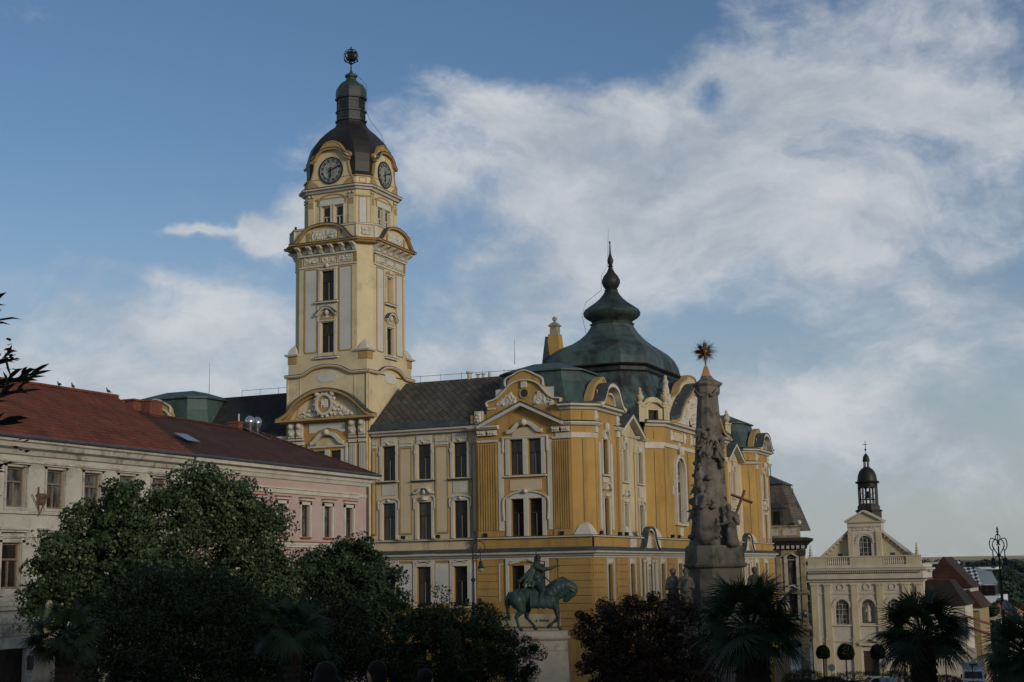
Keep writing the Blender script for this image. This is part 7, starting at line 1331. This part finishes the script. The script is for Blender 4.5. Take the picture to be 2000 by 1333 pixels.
# ---------------- equestrian statue ----------------
BRZ=coppermat('bronze_patina',(.032,.072,.056),(.008,.014,.013),.42,6,0.); PED=mat('pedestal_limestone',(.42,.36,.28),.9,.12,1,(.17,.15,.125),.8,.6,.3,14)
def build_horseman():
    cx,cy=-29.95,70.17; f=FD(cx,cy,-3.1)
    R=empty('statue_pedestal',(cx,cy,ground(cx,cy)),'pale rounded limestone pedestal under the bronze horseman','pedestal'); g=ground(cx,cy)+3.1
    def oval(z,r,L): 
        P=[(L+r*math.cos(t),r*math.sin(t),z) for t in np.linspace(-PI/2,PI/2,14)]+[(-L+r*math.cos(t),r*math.sin(t),z) for t in np.linspace(PI/2,3*PI/2,14)]; return P
    m=MB(f); m.loft([oval(z,r,.75) for z,r in ((g-.3,1.05),(g+.4,1.05),(g+.42,.95),(-.95,.86),(-.5,.85),(-.45,.92),(-.36,1.0),(-.3,1.0),(-.28,.88),(-.02,.86),(-.0,.86))]); m.build('shaft',PED,R)
    j=MB(f)
    for z in (-1.0,-1.75,-2.5,-3.2): j.loft([oval(z,.872,.75),oval(z+.015,.872,.75)],False)
    j.build_parts('joint_line',mat('pedestal_joint',(.12,.11,.09),.9),R)
    text('',(0,0,0),.1,(1,0,0),PED,None) if False else None
    H=empty('equestrian_statue',Vector(f(0,0,0)),'green bronze horseman in a cloak pointing ahead on a walking horse','statue')
    hp=[('e',(-.12,0,1.75),(1.2,.47,.6)),('e',(-.95,0,1.66),(.52,.46,.56)),('e',(.78,0,1.66),(.46,.41,.55)),('c',(.70,0,1.9),(1.1,0,2.2),.5,.44),('c',(1.1,0,2.2),(1.55,0,2.34),.43,.36),('c',(1.55,0,2.34),(1.95,0,2.2),.35,.26),('c',(1.2,0,1.9),(1.6,0,2.1),.3,.28),
        ('c',(1.98,0,2.15),(1.88,0,1.9),.25,.22),('c',(1.92,0,2.0),(1.62,0,1.62),.23,.15),('e',(1.56,0,1.58),(.17,.13,.14)),('c',(2.02,.1,2.28),(2.2,.13,2.3),.06,.025),('c',(2.02,-.1,2.28),(2.2,-.13,2.3),.06,.025),
        ('c',(.85,.24,1.55),(1.02,.24,1.1),.24,.14),('c',(1.02,.24,1.1),(1.1,.24,.68),.13,.095),('c',(1.1,.24,.68),(1.02,.24,.5),.09,.075),('c',(1.06,.24,.62),(.74,.24,.33),.085,.065),('c',(.74,.24,.33),(.6,.24,.2),.1,.1),
        ('c',(.9,-.24,1.55),(1.1,-.24,1.1),.24,.14),('c',(1.1,-.24,1.1),(1.15,-.24,.68),.13,.095),('c',(1.15,-.24,.68),(1.14,-.24,.2),.08,.065),('c',(1.14,-.24,.2),(1.26,-.24,.08),.08,.11),
        ('c',(-1.0,.25,1.6),(-.78,.25,1.12),.4,.24),('c',(-.78,.25,1.12),(-1.08,.25,.72),.2,.11),('c',(-1.08,.25,.72),(-.95,.25,.22),.09,.07),('c',(-.95,.25,.22),(-.82,.25,.08),.08,.11),
        ('c',(-.85,-.25,1.6),(-.5,-.25,1.15),.4,.23),('c',(-.5,-.25,1.15),(-.55,-.25,.72),.2,.11),('c',(-.55,-.25,.72),(-.2,-.25,.32),.09,.07),('c',(-.2,-.25,.32),(-.08,-.25,.12),.08,.11),
        ('c',(-1.4,0,1.95),(-1.55,0,1.6),.12,.14),('c',(-1.55,0,1.6),(-1.5,0,.95),.14,.1),('c',(-1.5,0,.95),(-1.42,0,.55),.1,.03)]
    organic(hp,.03,'horse',BRZ,H,f,3)
    mane=[('c',(1.1,.12,2.62),(1.12,.3,2.2),.08,.05)]
    for k in range(16): t=k/15; u=.85+1.1*t; z=2.5+.22*math.sin(t*PI)-.12*t; mane+=[('c',(u,.12,z),(u+.06,.33-.1*t,z-.42),.055,.04)]
    mane+=[('c',(.85,0,2.5),(1.4,0,2.74),.08,.08),('c',(1.4,0,2.74),(2.0,0,2.42),.08,.06)]
    organic(mane,.028,'mane',BRZ,H,f,2)
    cl=MB(f); n=26
    for s in (-1,1):
        V=[];
        for i in range(n+1):
            u=-.35+1.2*i/n
            for j in range(7):
                t=j/6; o=.12+.40*math.sin(min(1,t*1.3)*PI/2)+.012*math.sin(i*2.3)*t; z=2.28-.05*(i/n)-1.08*t-.03*math.sin(i*.9)*t; V.append((u,s*o,z))
        F_=[(i*7+j,(i+1)*7+j,(i+1)*7+j+1,i*7+j+1) for i in range(n) for j in range(6)]; cl.add(V,F_)
    c=cl.build('saddle_cloth',BRZ,H,smooth=True); md=c.modifiers.new('s','SOLIDIFY'); md.thickness=.04
    rd=[('c',(.1,0,2.35),(.1,0,2.85),.3,.25),('c',(.1,0,2.85),(.04,0,3.25),.25,.27),('c',(.02,-.2,3.35),(.02,.2,3.35),.17,.17),('c',(.04,0,3.45),(.1,0,3.62),.1,.09),('e',(.12,0,3.72),(.14,.12,.17)),('c',(.2,0,3.66),(.25,0,3.64),.04,.03),('c',(.16,0,3.6),(.2,0,3.5),.07,.04),
        ('c',(.04,.25,3.32),(.35,.3,3.18),.15,.12),('c',(.35,.3,3.18),(.72,.3,3.22),.12,.085),('c',(.72,.3,3.22),(1.05,.3,3.34),.085,.06),('e',(1.12,.3,3.36),(.09,.035,.06)),
        ('c',(1.16,.3,3.38),(1.27,.3,3.41),.02,.016),('c',(1.16,.27,3.37),(1.26,.26,3.38),.02,.016),('c',(1.15,.33,3.36),(1.25,.35,3.36),.02,.016),('c',(1.14,.3,3.33),(1.24,.31,3.32),.02,.015),('c',(1.1,.3,3.41),(1.15,.29,3.47),.022,.018),
        ('c',(.04,-.27,3.3),(.2,-.35,2.95),.14,.11),('c',(.2,-.35,2.95),(.48,-.2,2.75),.1,.07),('e',(.52,-.18,2.73),(.07,.06,.06))]
    for s in (1,-1): rd+=[('c',(.1,s*.2,2.45),(.34,s*.42,2.1),.22,.16),('c',(.34,s*.42,2.1),(.16,s*.48,1.5),.15,.09),('c',(.16,s*.48,1.5),(.36,s*.5,1.4),.08,.06)]
    rd=[(q[0],(q[1][0],q[1][1],q[1][2]),q[2],q[3]*1.12,q[4]*1.12) if q[0]=='c' else q for q in rd]; organic(rd,.022,'rider',BRZ,H,f,3)
    organic([('e',(.1,0,3.82),(.17,.15,.13)),('c',(.05,0,3.9),(.02,0,4.2),.05,.02),('c',(.0,0,3.72),(-.02,0,3.55),.1,.08),('c',(.22,0,3.82),(.28,0,3.78),.04,.02)],.02,'helmet',BRZ,H,f,2)
    organic([('c',(.1,s*.15,2.75),(.2+.1*s*0,s*.4,2.15),.2,.12) for s in (1,-1)]+[('c',(-.05,s*.15,2.75),(-.2,s*.35,2.3),.16,.1) for s in (1,-1)]+[('c',(.02,-.2,2.78),(.02,.2,2.78),.25,.25)],.03,'coat_skirt',BRZ,H,f,2)
    ck=[]
    for q in (-1,-.5,0,.5,1):
        for k,(u,z) in enumerate(((-.88,2.52),(-.66,2.36),(-.42,2.34),(-.2,2.5))): ck.append(('c',(-.06,q*.2,3.38),(u,q*.34+.03*math.sin(k*2+q*5),z+.05*abs(q)),.11,.075))
    ck+=[('c',(-.02,-.26,3.42),(-.02,.26,3.42),.12,.12)]
    organic(ck,.025,'cloak',BRZ,H,f,2)
    q=MB(f); q.tube([(1.62,.13,1.75),(1.2,.35,2.0),(.6,.25,2.7)],.018,4); q.tube([(1.62,-.13,1.75),(1.2,-.35,2.0),(.55,-.18,2.7)],.018,4); q.tube([(-.1,.42,2.55),(-.75,.5,2.15),(-1.05,.52,1.75)],.03,5); q.build('reins_and_sword',BRZ,H)
build_horseman()
# ---------------- street lamps ----------------
def lantern(f,u,z,s=1.):
    m=MB(f); m.lathe(u,0,[(.03*s,z),(.03*s,z-.12*s),(.14*s,z-.2*s),(.15*s,z-.42*s),(.19*s,z-.55*s),(.27*s,z-.68*s),(.29*s,z-.72*s)],14); return m
LGL=mat('lamp_glass',(.30,.29,.26),.3,.1)
def lamp_post(R,f,H):
    m=MB(f); m.lathe(0,0,[(.2,0),(.2,.5),(.14,.6),(.12,1.3),(.15,1.35),(.09,1.5),(.075,H*.62),(.12,H*.62+.05),(.12,H*.62+.12),(.065,H*.62+.2),(.055,H-1.7),(.11,H-1.65),(.11,H-1.58),(.045,H-1.5),(.035,H-.2)],12); m.build('post',IRON,R)
def scroll(cu,cz,r0,turns,a0,sgn,n=22):
    return [(cu+sgn*r0*(1-.75*t/n)*math.cos(a0+turns*2*PI*t/n),0,cz+r0*(1-.75*t/n)*math.sin(a0+turns*2*PI*t/n)) for t in range(n+1)]
def build_lamps():
    # single hanging lantern with scrolls and two floodlights
    x,y,g=at(924,70); H=2.15-g; R=empty('street_lamp',(0,0,0),'tall iron street lamp with one hanging lantern in front of the ochre corner','street lamp'); f=F0
    lamp_post(R,f,H-.9); a=MB(f); zt=H-1.2
    a.f=lambda u,o,z:(u*.7,o,zt+(z-zt)*.75); a.tube([(0,0,zt-.6),(0,0,zt+.3)]+[(.42-.42*math.cos(t*PI/12),0,zt+.3+.42*math.sin(t*PI/12)) for t in range(1,15)]+[(.66,0,zt+.02),(.5,0,zt+.0),(.42,0,zt+.15),(.52,0,zt+.28),(.6,0,zt+.2)],.025,6)
    a.tube(scroll(-.22,zt+.12,.22,1.3,0,-1),.02,5); a.tube(scroll(.2,zt-.25,.2,1.3,PI,-1),.02,5); a.tube([(0,0,zt+.1),(.3,0,zt-.02),(.5,0,zt+.1)],.02,5); a.tube([(.52,0,zt+.1),(.52,0,zt-.5)],.02,5); a.build('scroll_arm',IRON,R)
    l=lantern(f,.38,zt-.32,.62).build('lantern',IRON,R); MB(f).lathe(.38,0,[(.16,zt-.77),(.13,zt-.87),(.05,zt-.92),(.01,zt-.93)],12).build('lantern_glass',LGL,l)
    c=MB(f); zc=H-3.75; c.box(-.42,.42,-.03,.03,zc,zc+.06); c.tube([(0,0,zc-.6),(.12,0,zc-.55)],.05,6); c.build('cross_arm',IRON,R)
    for s in (-.3,.3): MB(f).box(s-.1,s+.1,-.12,.12,zc+.08,zc+.36).box(s-.03,s+.03,-.03,.03,zc+.03,zc+.1).build('floodlight',IRON,R)
    R.location=(x,y,g); R.rotation_euler=(0,0,-math.atan2(x,y))
    first=None
    for px,d,top,lab in ((1953,70,1025,'black iron double street lamp against the hills at the right'),(1786,115,1130,'black iron double street lamp in front of the church')):
        x,y,g=at(px,d)
        if first is None:
            H=-(top-1099)/2778*d-g; R=empty('street_lamp',(0,0,0),lab,'street lamp','double lanterns street lamps'); lamp_post(R,F0,H-.9)
            zt=H-1.45; a=MB(lambda u,o,z:(u*.62,o,zt+(z-zt)*.8))
            for s in (-1,1):
                a.tube([(s*p,0,zt+q) for p,q in smoothpath([(0,-.35),(.1,0),(.3,.28),(.42,.55),(.28,.78),(.12,.82),(.05,.6),(.14,.5)],4)],.024,5); a.tube([(s*p,0,zt+q) for p,q in smoothpath([(.12,.82),(.5,.9),(.62,.6),(.55,.3),(.4,.22),(.36,.38),(.45,.42)],4)],.024,5); a.tube([(s*.42,0,zt+.2),(s*.42,0,zt-.25)],.025,5); a.tube([(s*p,0,zt+q) for p,q in smoothpath([(.0,.1),(.12,-.1),(.26,-.2),(.22,-.32)],4)],.02,5)
            a.tube([(.17*math.cos(t*PI/8),0,zt+.95+.17*math.sin(t*PI/8)) for t in range(16)],.022,5,closed=True); a.lathe(0,0,[(.03,zt-.6),(.03,zt+1.1),(.09,zt+1.15),(.03,zt+1.2),(.12,zt+1.28),(.03,zt+1.34),(.08,zt+1.42),(.01,zt+1.6)],8); a.build('scroll_crown',IRON,R)
            for s in (-1,1): l=lantern(F0,s*.27,zt-.08,.62).build('lantern',IRON,R); MB().lathe(s*.27,0,[(.15,zt-.53),(.12,zt-.6),(.02,zt-.64)],12).build('lantern_glass',LGL,l)
            first=R
        else:
            R=first.copy(); COL.objects.link(R); R['label']=lab
            for c in list(first.children):
                k=c.copy(); COL.objects.link(k); k.parent=R
                for s in list(c.children): q=s.copy(); COL.objects.link(q); q.parent=k
        R.location=(x,y,g); R.rotation_euler=(0,0,-math.atan2(x,y))
    x,y,g=at(1957,69.6); tag(MB(FD(x,y,0)).box(-.02,.55,-.02,.02,-2.15,-2.05).prism([(-.15,-2.1),(.5,-2.05),(.45,-2.35),(.1,-1.65),(-.1,-1.75)],-.03,.03).build('banner',mat('pale_cloth',(.28,.27,.25),.9),None),'small crumpled pale banner tied to the right hand double lamp','banner')
build_lamps()
# ---------------- vehicles ----------------
WHP=mat('white_vehicle_paint',(.55,.55,.55),.3,.03,1); TYR=mat('tyre_rubber',(.015,.015,.015),.9)
def wheel(R,x,y,r,w):
    f=lambda u,o,z:(x+z,y+u,o); t=MB(f).lathe(0,r,[(r*.55,-w/2),(r*.95,-w/2),(r,-w*.35),(r,w*.35),(r*.95,w/2),(r*.55,w/2)],18).build('wheel',TYR,R); MB(f).lathe(0,r,[(r*.55,-w/2-.01),(r*.2,-w/2+.02),(r*.2,w/2-.02),(r*.55,w/2+.01)],12).build('rim',FRL,t)
def build_vehicles():
    x,y,g=at(1888,150); R=empty('box_truck',(0,0,0),'white box truck facing the viewer on the street','truck'); m=MB()
    # front towards -y
    sec=[(-2.6,.45,.95,.85),(-2.65,.45,1.0,.95),(-2.55,.4,1.15,.98),(-1.85,.4,1.9,.98),(-1.6,.4,2.0,.98),(-.9,.4,2.02,.98)]
    m.loft([[(-w,yy,z0),(w,yy,z0),(w,yy,z1-.08),(w-.1,yy,z1),(-w+.1,yy,z1),(-w,yy,z1-.08)] for yy,z0,z1,w in sec]); m.build('cab',WHP,R,bevel=.03)
    MB().box(-1.02,1.02,-1.2,3.0,.75,2.75).build('cargo_box',WHP,R,bevel=.03); MB().box(-.35,.35,-1.55,-1.2,2.3,2.6).build('cooling_unit',IRON,R)
    MB().add([(-.86,-2.53,1.2),(.86,-2.53,1.2),(.8,-1.95,1.86),(-.8,-1.95,1.86)],[(0,1,2,3)]).build('windscreen',GLS,R)
    MB().box(-.94,.94,-2.72,-2.6,.35,.7).build('bumper',IRON,R); MB().box(-.5,.5,-2.68,-2.62,.75,.92).build('grille',IRON,R)
    for s in (-1,1):
        MB().box(s*.78-.14,s*.78+.14,-2.69,-2.6,.78,.98).build('headlight',FRL,R); MB().box(s*1.1-.08,s*1.1+.08,-2.2,-2.1,1.2,1.6).build('mirror',IRON,R)
        for yy in (-1.9,1.8): wheel(R,s*.88,yy,.36,.24)
    R.location=(x,y,g); R.rotation_euler=(-.07,0,-math.atan2(x,y)*.8)
    x,y,g=at(1700,138); R=empty('parked_car',(0,0,0),'white hatchback car parked before the church hedge','car'); f=lambda u,o,z:(u,o,z)
    side=[(-2.0,.35),(-2.05,.6),(-1.95,.85),(-1.1,.98),(-.55,1.4),(.6,1.45),(1.35,1.4),(1.85,.95),(1.98,.8),(1.98,.35)]
    m=MB(); m.loft([[(u,-.84+.0,z) for u,z in side],[(u,-.6,z+.02) for u,z in side],[(u,.6,z+.02) for u,z in side],[(u,.84,z) for u,z in side]]); m.build('body',WHP,R,bevel=.04)
    m=MB(); m.prism([(-1.0,1.0),(-.5,1.36),(.1,1.38),(.1,1.0)],-.85,.85); m.prism([(.18,1.0),(.18,1.38),(1.2,1.34),(1.55,1.0)],-.85,.85); m.build_parts('side_window',GLS,R)
    m=MB(); m.add([(-1.12,-.7,1.0),(-1.12,.7,1.0),(-.58,.6,1.41),(-.58,-.6,1.41)],[(0,1,2,3)]); m.build('windscreen',GLS,R)
    for s in (-1,1):
        MB().box(-2.04,-1.9,s*.6-.12,s*.6+.12,.68,.8).build('headlight',FRL,R)
        for u in (-1.3,1.3): 
            ff=lambda a,b,c,u=u,s=s:(u+a,s*.78+c,b); t=MB(ff).lathe(0,.31,[(.17,-.1),(.3,-.1),(.31,0),(.3,.1),(.17,.1)],16).build('wheel',TYR,R); MB(ff).lathe(0,.31,[(.17,-.11),(.05,-.08),(.05,.08),(.17,.11)],12).build('rim',FRL,t)
    R.location=(x,y,g); R.rotation_euler=(0,0,.5)
build_vehicles()
# ---------------- signs, parasol, railing ----------------
def build_small():
    for px,d,H,kind,lab in ((1713,112,2.6,'plate','small white plate sign on a thin post in front of the parked car'),(1614,150,2.7,'round','round pale traffic sign beside the left clipped tree'),(1886,140,2.5,'pair','post with two small white plates in front of the truck'),(1975,100,2.3,'board','pale wide direction board on two posts near the right edge')):
        x,y,g=at(px,d); R=empty('street_sign',(0,0,0),lab,'sign'); MB().tube([(0,0,-.2),(0,0,H)],.035,6).build('post',IRON,R); W_=mat('sign_white',(.42,.42,.42),.5,.05)
        if kind=='round': MB().lathe(0,H-.35,[(.36,-.02),(.36,.02)],18,0,lambda u,o,z:(u,z-.06,o)).build('sign_plate',W_,R)
        elif kind=='pair':
            for s in (-.28,.12): MB().box(s,s+.18,-.08,-.05,H-.55,H-.1).build('sign_plate',W_,R)
        elif kind=='plate': MB().box(-.17,.17,-.08,-.05,H-.5,H-.05).build('sign_plate',W_,R); MB().box(-.04,.04,-.09,-.081,H-.42,H-.13).build('dark_mark',IRON,R)
        else:
            for s in (-.62,.1): MB().box(s,s+.5,-.08,-.05,H-.5,H-.1).build('sign_plate',W_,R)
        R.location=(x,y,g); R.rotation_euler=(0,0,-math.atan2(x,y))
    x,y,g=at(99,44); R=empty('closed_parasol',(0,0,0),'closed pale parasol standing in front of the white house door','parasol'); H=-(1168-1131)/2778*44-g; m=MB(); 
    R_=[]
    for z,r in ((H,.03),(H-.12,.1),(H-.2,.09),(H-.8,.17),(H-1.5,.25),(H-2.2,.36),(H-2.35,.3)): R_.append([((r*(1+.22*math.cos(a*8)))*math.cos(a),(r*(1+.22*math.cos(a*8)))*math.sin(a),z) for a in np.linspace(0,2*PI,40,endpoint=False)])
    m.loft(R_); m.build('canopy',mat('parasol_cloth',(.42,.33,.22),.9,.1,3),R,smooth=True); MB().tube([(0,0,-.1),(0,0,H+.05)],.035,8).build('pole',IRON,R); MB().box(-.35,.35,-.35,.35,-.05,.1).build('foot_plate',IRON,R); R.location=(x,y,g)
    p0,p1=at(165,30),at(262,33); R=empty('railing',(0,0,0),'grey metal railing at the bottom left in front of the palm','railing'); m=MB(); za=-(1325-1130)/2778*30; zb=-(1319-1130)/2778*33
    m.tube([(p0[0],p0[1],za),(p1[0],p1[1],zb)],.02,6); m.tube([(p0[0],p0[1],za-.45),(p1[0],p1[1],zb-.45)],.02,6); m.build('rail',mat('grey_steel',(.18,.19,.2),.4,.1,metal=.5),R)
    for t in (0,.5,1): m=MB(); q=[p0[i]+(p1[i]-p0[i])*t for i in range(3)]; m.tube([(q[0],q[1],q[2]-.1),(q[0],q[1],za+(zb-za)*t)],.022,6); m.build('post',IRON,R)
    # pigeons on the ridge of the white house
    pg=mat('pigeon_grey',(.05,.05,.055),.8); first=None
    for yy,zz,lab in ((61.1,10.5,'pigeon furthest left on the red roof ridge'),(62.2,10.52,'pigeon in the middle of the red roof ridge'),(65.2,10.56,'pigeon near the end of the red roof ridge')):
        if first is None: o=organic([('e',(0,0,.16),(.15,.08,.08)),('c',(.1,0,.2),(.15,0,.28),.05,.035),('e',(.17,0,.31),(.045,.035,.04)),('c',(-.12,0,.14),(-.26,0,.1),.04,.02),('c',(.2,0,.31),(.23,0,.30),.015,.006),('c',(0,.03,.1),(.01,.03,-.02),.012,.01),('c',(0,-.03,.1),(.01,-.03,-.02),.012,.01)],.012,'pigeon',pg,None,F0,2); first=o
        else: o=first.copy(); COL.objects.link(o)
        tag(o,lab,'pigeon','pigeons on the roof ridge'); o.location=(-54.5,yy,zz); o.rotation_euler=(0,0,yy*2)
build_small()
# ---------------- people ----------------
SKIN=mat('skin',(.30,.17,.11),.6,.05,3); HAIRD=mat('dark_hair',(.010,.007,.006),.75,.4,30,spec=.15)
def person(label,px,dist,h,top,bot,hair,face=0.,pose='stand',long=False,vox=.028,group='people walking on the square'):
    x,y,g=at(px,dist); R=empty('person',(0,0,0),label,'person',group); k=h/1.75; a=.12 if pose=='walk' else 0.
    P=lambda u,o,z:(u*k,o*k,z*k)
    body=[('c',P(0,0,.98),P(0,0,1.38),.13*k,.14*k),('c',P(-.14,0,1.42),P(.14,0,1.42),.065*k,.065*k),('c',P(0,0,1.44),P(0,.01,1.56),.058*k,.052*k),('e',P(0,.02,1.645),(.074*k,.092*k,.115*k)),('c',P(0,.1,1.635),P(0,.125,1.62),.018*k,.012*k),('e',P(.078,.0,1.64),(.012*k,.022*k,.032*k)),('e',P(-.078,.0,1.64),(.012*k,.022*k,.032*k)),('c',P(0,.06,1.56),P(0,.075,1.56),.04*k,.03*k)]
    for s in (-1,1):
        body+=[('c',P(s*.085,0,.95),P(s*.09,s*a,.52),.088*k,.06*k),('c',P(s*.09,s*a,.52),P(s*.09,s*a*1.6-.03,.1),.056*k,.036*k),('c',P(s*.09,s*a*1.6-.04,.04),P(s*.1,s*a*1.6+.14,.03),.04*k,.03*k),
               ('c',P(s*.19,0,1.4),P(s*.23,-s*a*.7,1.13),.05*k,.04*k),('c',P(s*.23,-s*a*.7,1.13),P(s*.22,-s*a+.06,.9),.038*k,.026*k),('e',P(s*.22,-s*a+.075,.83),(.018*k,.035*k,.045*k))]
        for q in range(4): body+=[('c',P(s*.22,-s*a+.05+q*.018,.80),P(s*.215,-s*a+.055+q*.018,.745+.008*abs(q-1.5)),.0105*k,.009*k)]
        body+=[('c',P(s*.215,-s*a+.1,.84),P(s*.205,-s*a+.125,.785),.012*k,.01*k)]
    organic(body,vox,'body',SKIN,R,F0,1)
    sh=[('c',P(0,0,.95),P(0,0,1.36),.15*k,.155*k),('c',P(-.15,0,1.41),P(.15,0,1.41),.078*k,.078*k),('c',P(0,0,1.36),P(0,0,1.46),.1*k,.075*k)]+[('c',P(s*.19,0,1.4),P(s*.225,-s*a*.6,1.2),.064*k,.058*k) for s in (-1,1)]
    organic(sh,vox,'shirt',top,R,F0,1)
    tr=[('c',P(-.06,0,.93),P(.06,0,.93),.125*k,.125*k)]+[('c',P(s*.085,0,.92),P(s*.09,s*a,.52),.1*k,.078*k) for s in (-1,1)]+[('c',P(s*.09,s*a,.52),P(s*.09,s*a*1.6-.03,.12),.075*k,.06*k) for s in (-1,1)]
    organic(tr,vox,'trousers',bot,R,F0,1)
    hr=[('e',P(0,-.012,1.69),(.088*k,.102*k,.094*k)),('e',P(0,-.045,1.63),(.08*k,.06*k,.1*k))]
    if long: hr+=[('c',P(-.04,-.06,1.62),P(-.06,-.09,1.3),.07*k,.05*k),('c',P(.04,-.06,1.62),P(.06,-.09,1.3),.07*k,.05*k),('c',P(0,-.07,1.6),P(0,-.11,1.22),.08*k,.05*k)]
    organic(hr,min(vox,.02),'hair',hair,R,F0,1)
    R.location=(x,y,g); R.rotation_euler=(0,0,-math.atan2(x,y)+face); return R
def cloth(n,c): return mat(n,c,.9,.12,5)
JN=cloth('dark_trousers',(.02,.022,.03)); 
person('dark haired man in a dark T shirt seen from behind close by, face turned left',735,14,1.835,cloth('charcoal_shirt',(.018,.018,.02)),JN,HAIRD,.55,vox=.016,group='people in the foreground')
person('woman with long dark hair seen from behind under the trees',637,10.5,1.79,cloth('black_dress',(.012,.011,.014)),JN,HAIRD,.1,long=True,vox=.018,group='people in the foreground')
person('dark clothed person under the feathery tree, right of the dark haired man',830,16,1.77,cloth('grey_top',(.03,.03,.035)),JN,HAIRD,-.4,vox=.02,group='people in the foreground')
person('man in a lilac shirt walking in front of the parked car',1712,104,1.75,cloth('lilac_shirt',(.34,.32,.40)),JN,HAIRD,2.8,'walk')
person('person in a white and blue top beside the man in lilac',1728,106,1.7,cloth('white_blue_top',(.40,.42,.50)),cloth('blue_shorts',(.06,.08,.16)),HAIRD,.3,'walk')
person('person in an orange top left of the big palm trunk',1743,98,1.68,cloth('orange_top',(.42,.14,.05)),JN,HAIRD,1.2)
person('person in dark clothes next to the orange top',1757,100,1.72,cloth('brown_top',(.05,.035,.03)),JN,HAIRD,-.8,'walk')
person('person in a red and white top by the ramp wall',1812,112,1.7,cloth('red_top',(.30,.06,.06)),JN,HAIRD,.6,'walk')
person('white haired person in a grey shirt in front of the ramp wall',1806,96,1.65,cloth('light_grey_shirt',(.32,.33,.34)),JN,cloth('white_hair',(.5,.5,.5)),2.2)
person('person in a red top walking right of the truck',1927,110,1.75,cloth('crimson_top',(.16,.03,.035)),JN,HAIRD,.9,'walk')
person('person in dark clothes beside the direction board',1962,104,1.75,cloth('navy_top',(.02,.025,.05)),JN,HAIRD,-1.,'walk')
person('person in a green top under the linden',500,47,1.68,cloth('green_top',(.03,.22,.12)),JN,cloth('grey_hair',(.3,.3,.3)),1.)
person('person in a mauve top under the linden',457,48,1.65,cloth('mauve_top',(.22,.18,.26)),JN,HAIRD,-.6,'walk')
person('person in a salmon top at the left under the linden',410,49,1.7,cloth('salmon_top',(.36,.12,.08)),JN,HAIRD,.2)
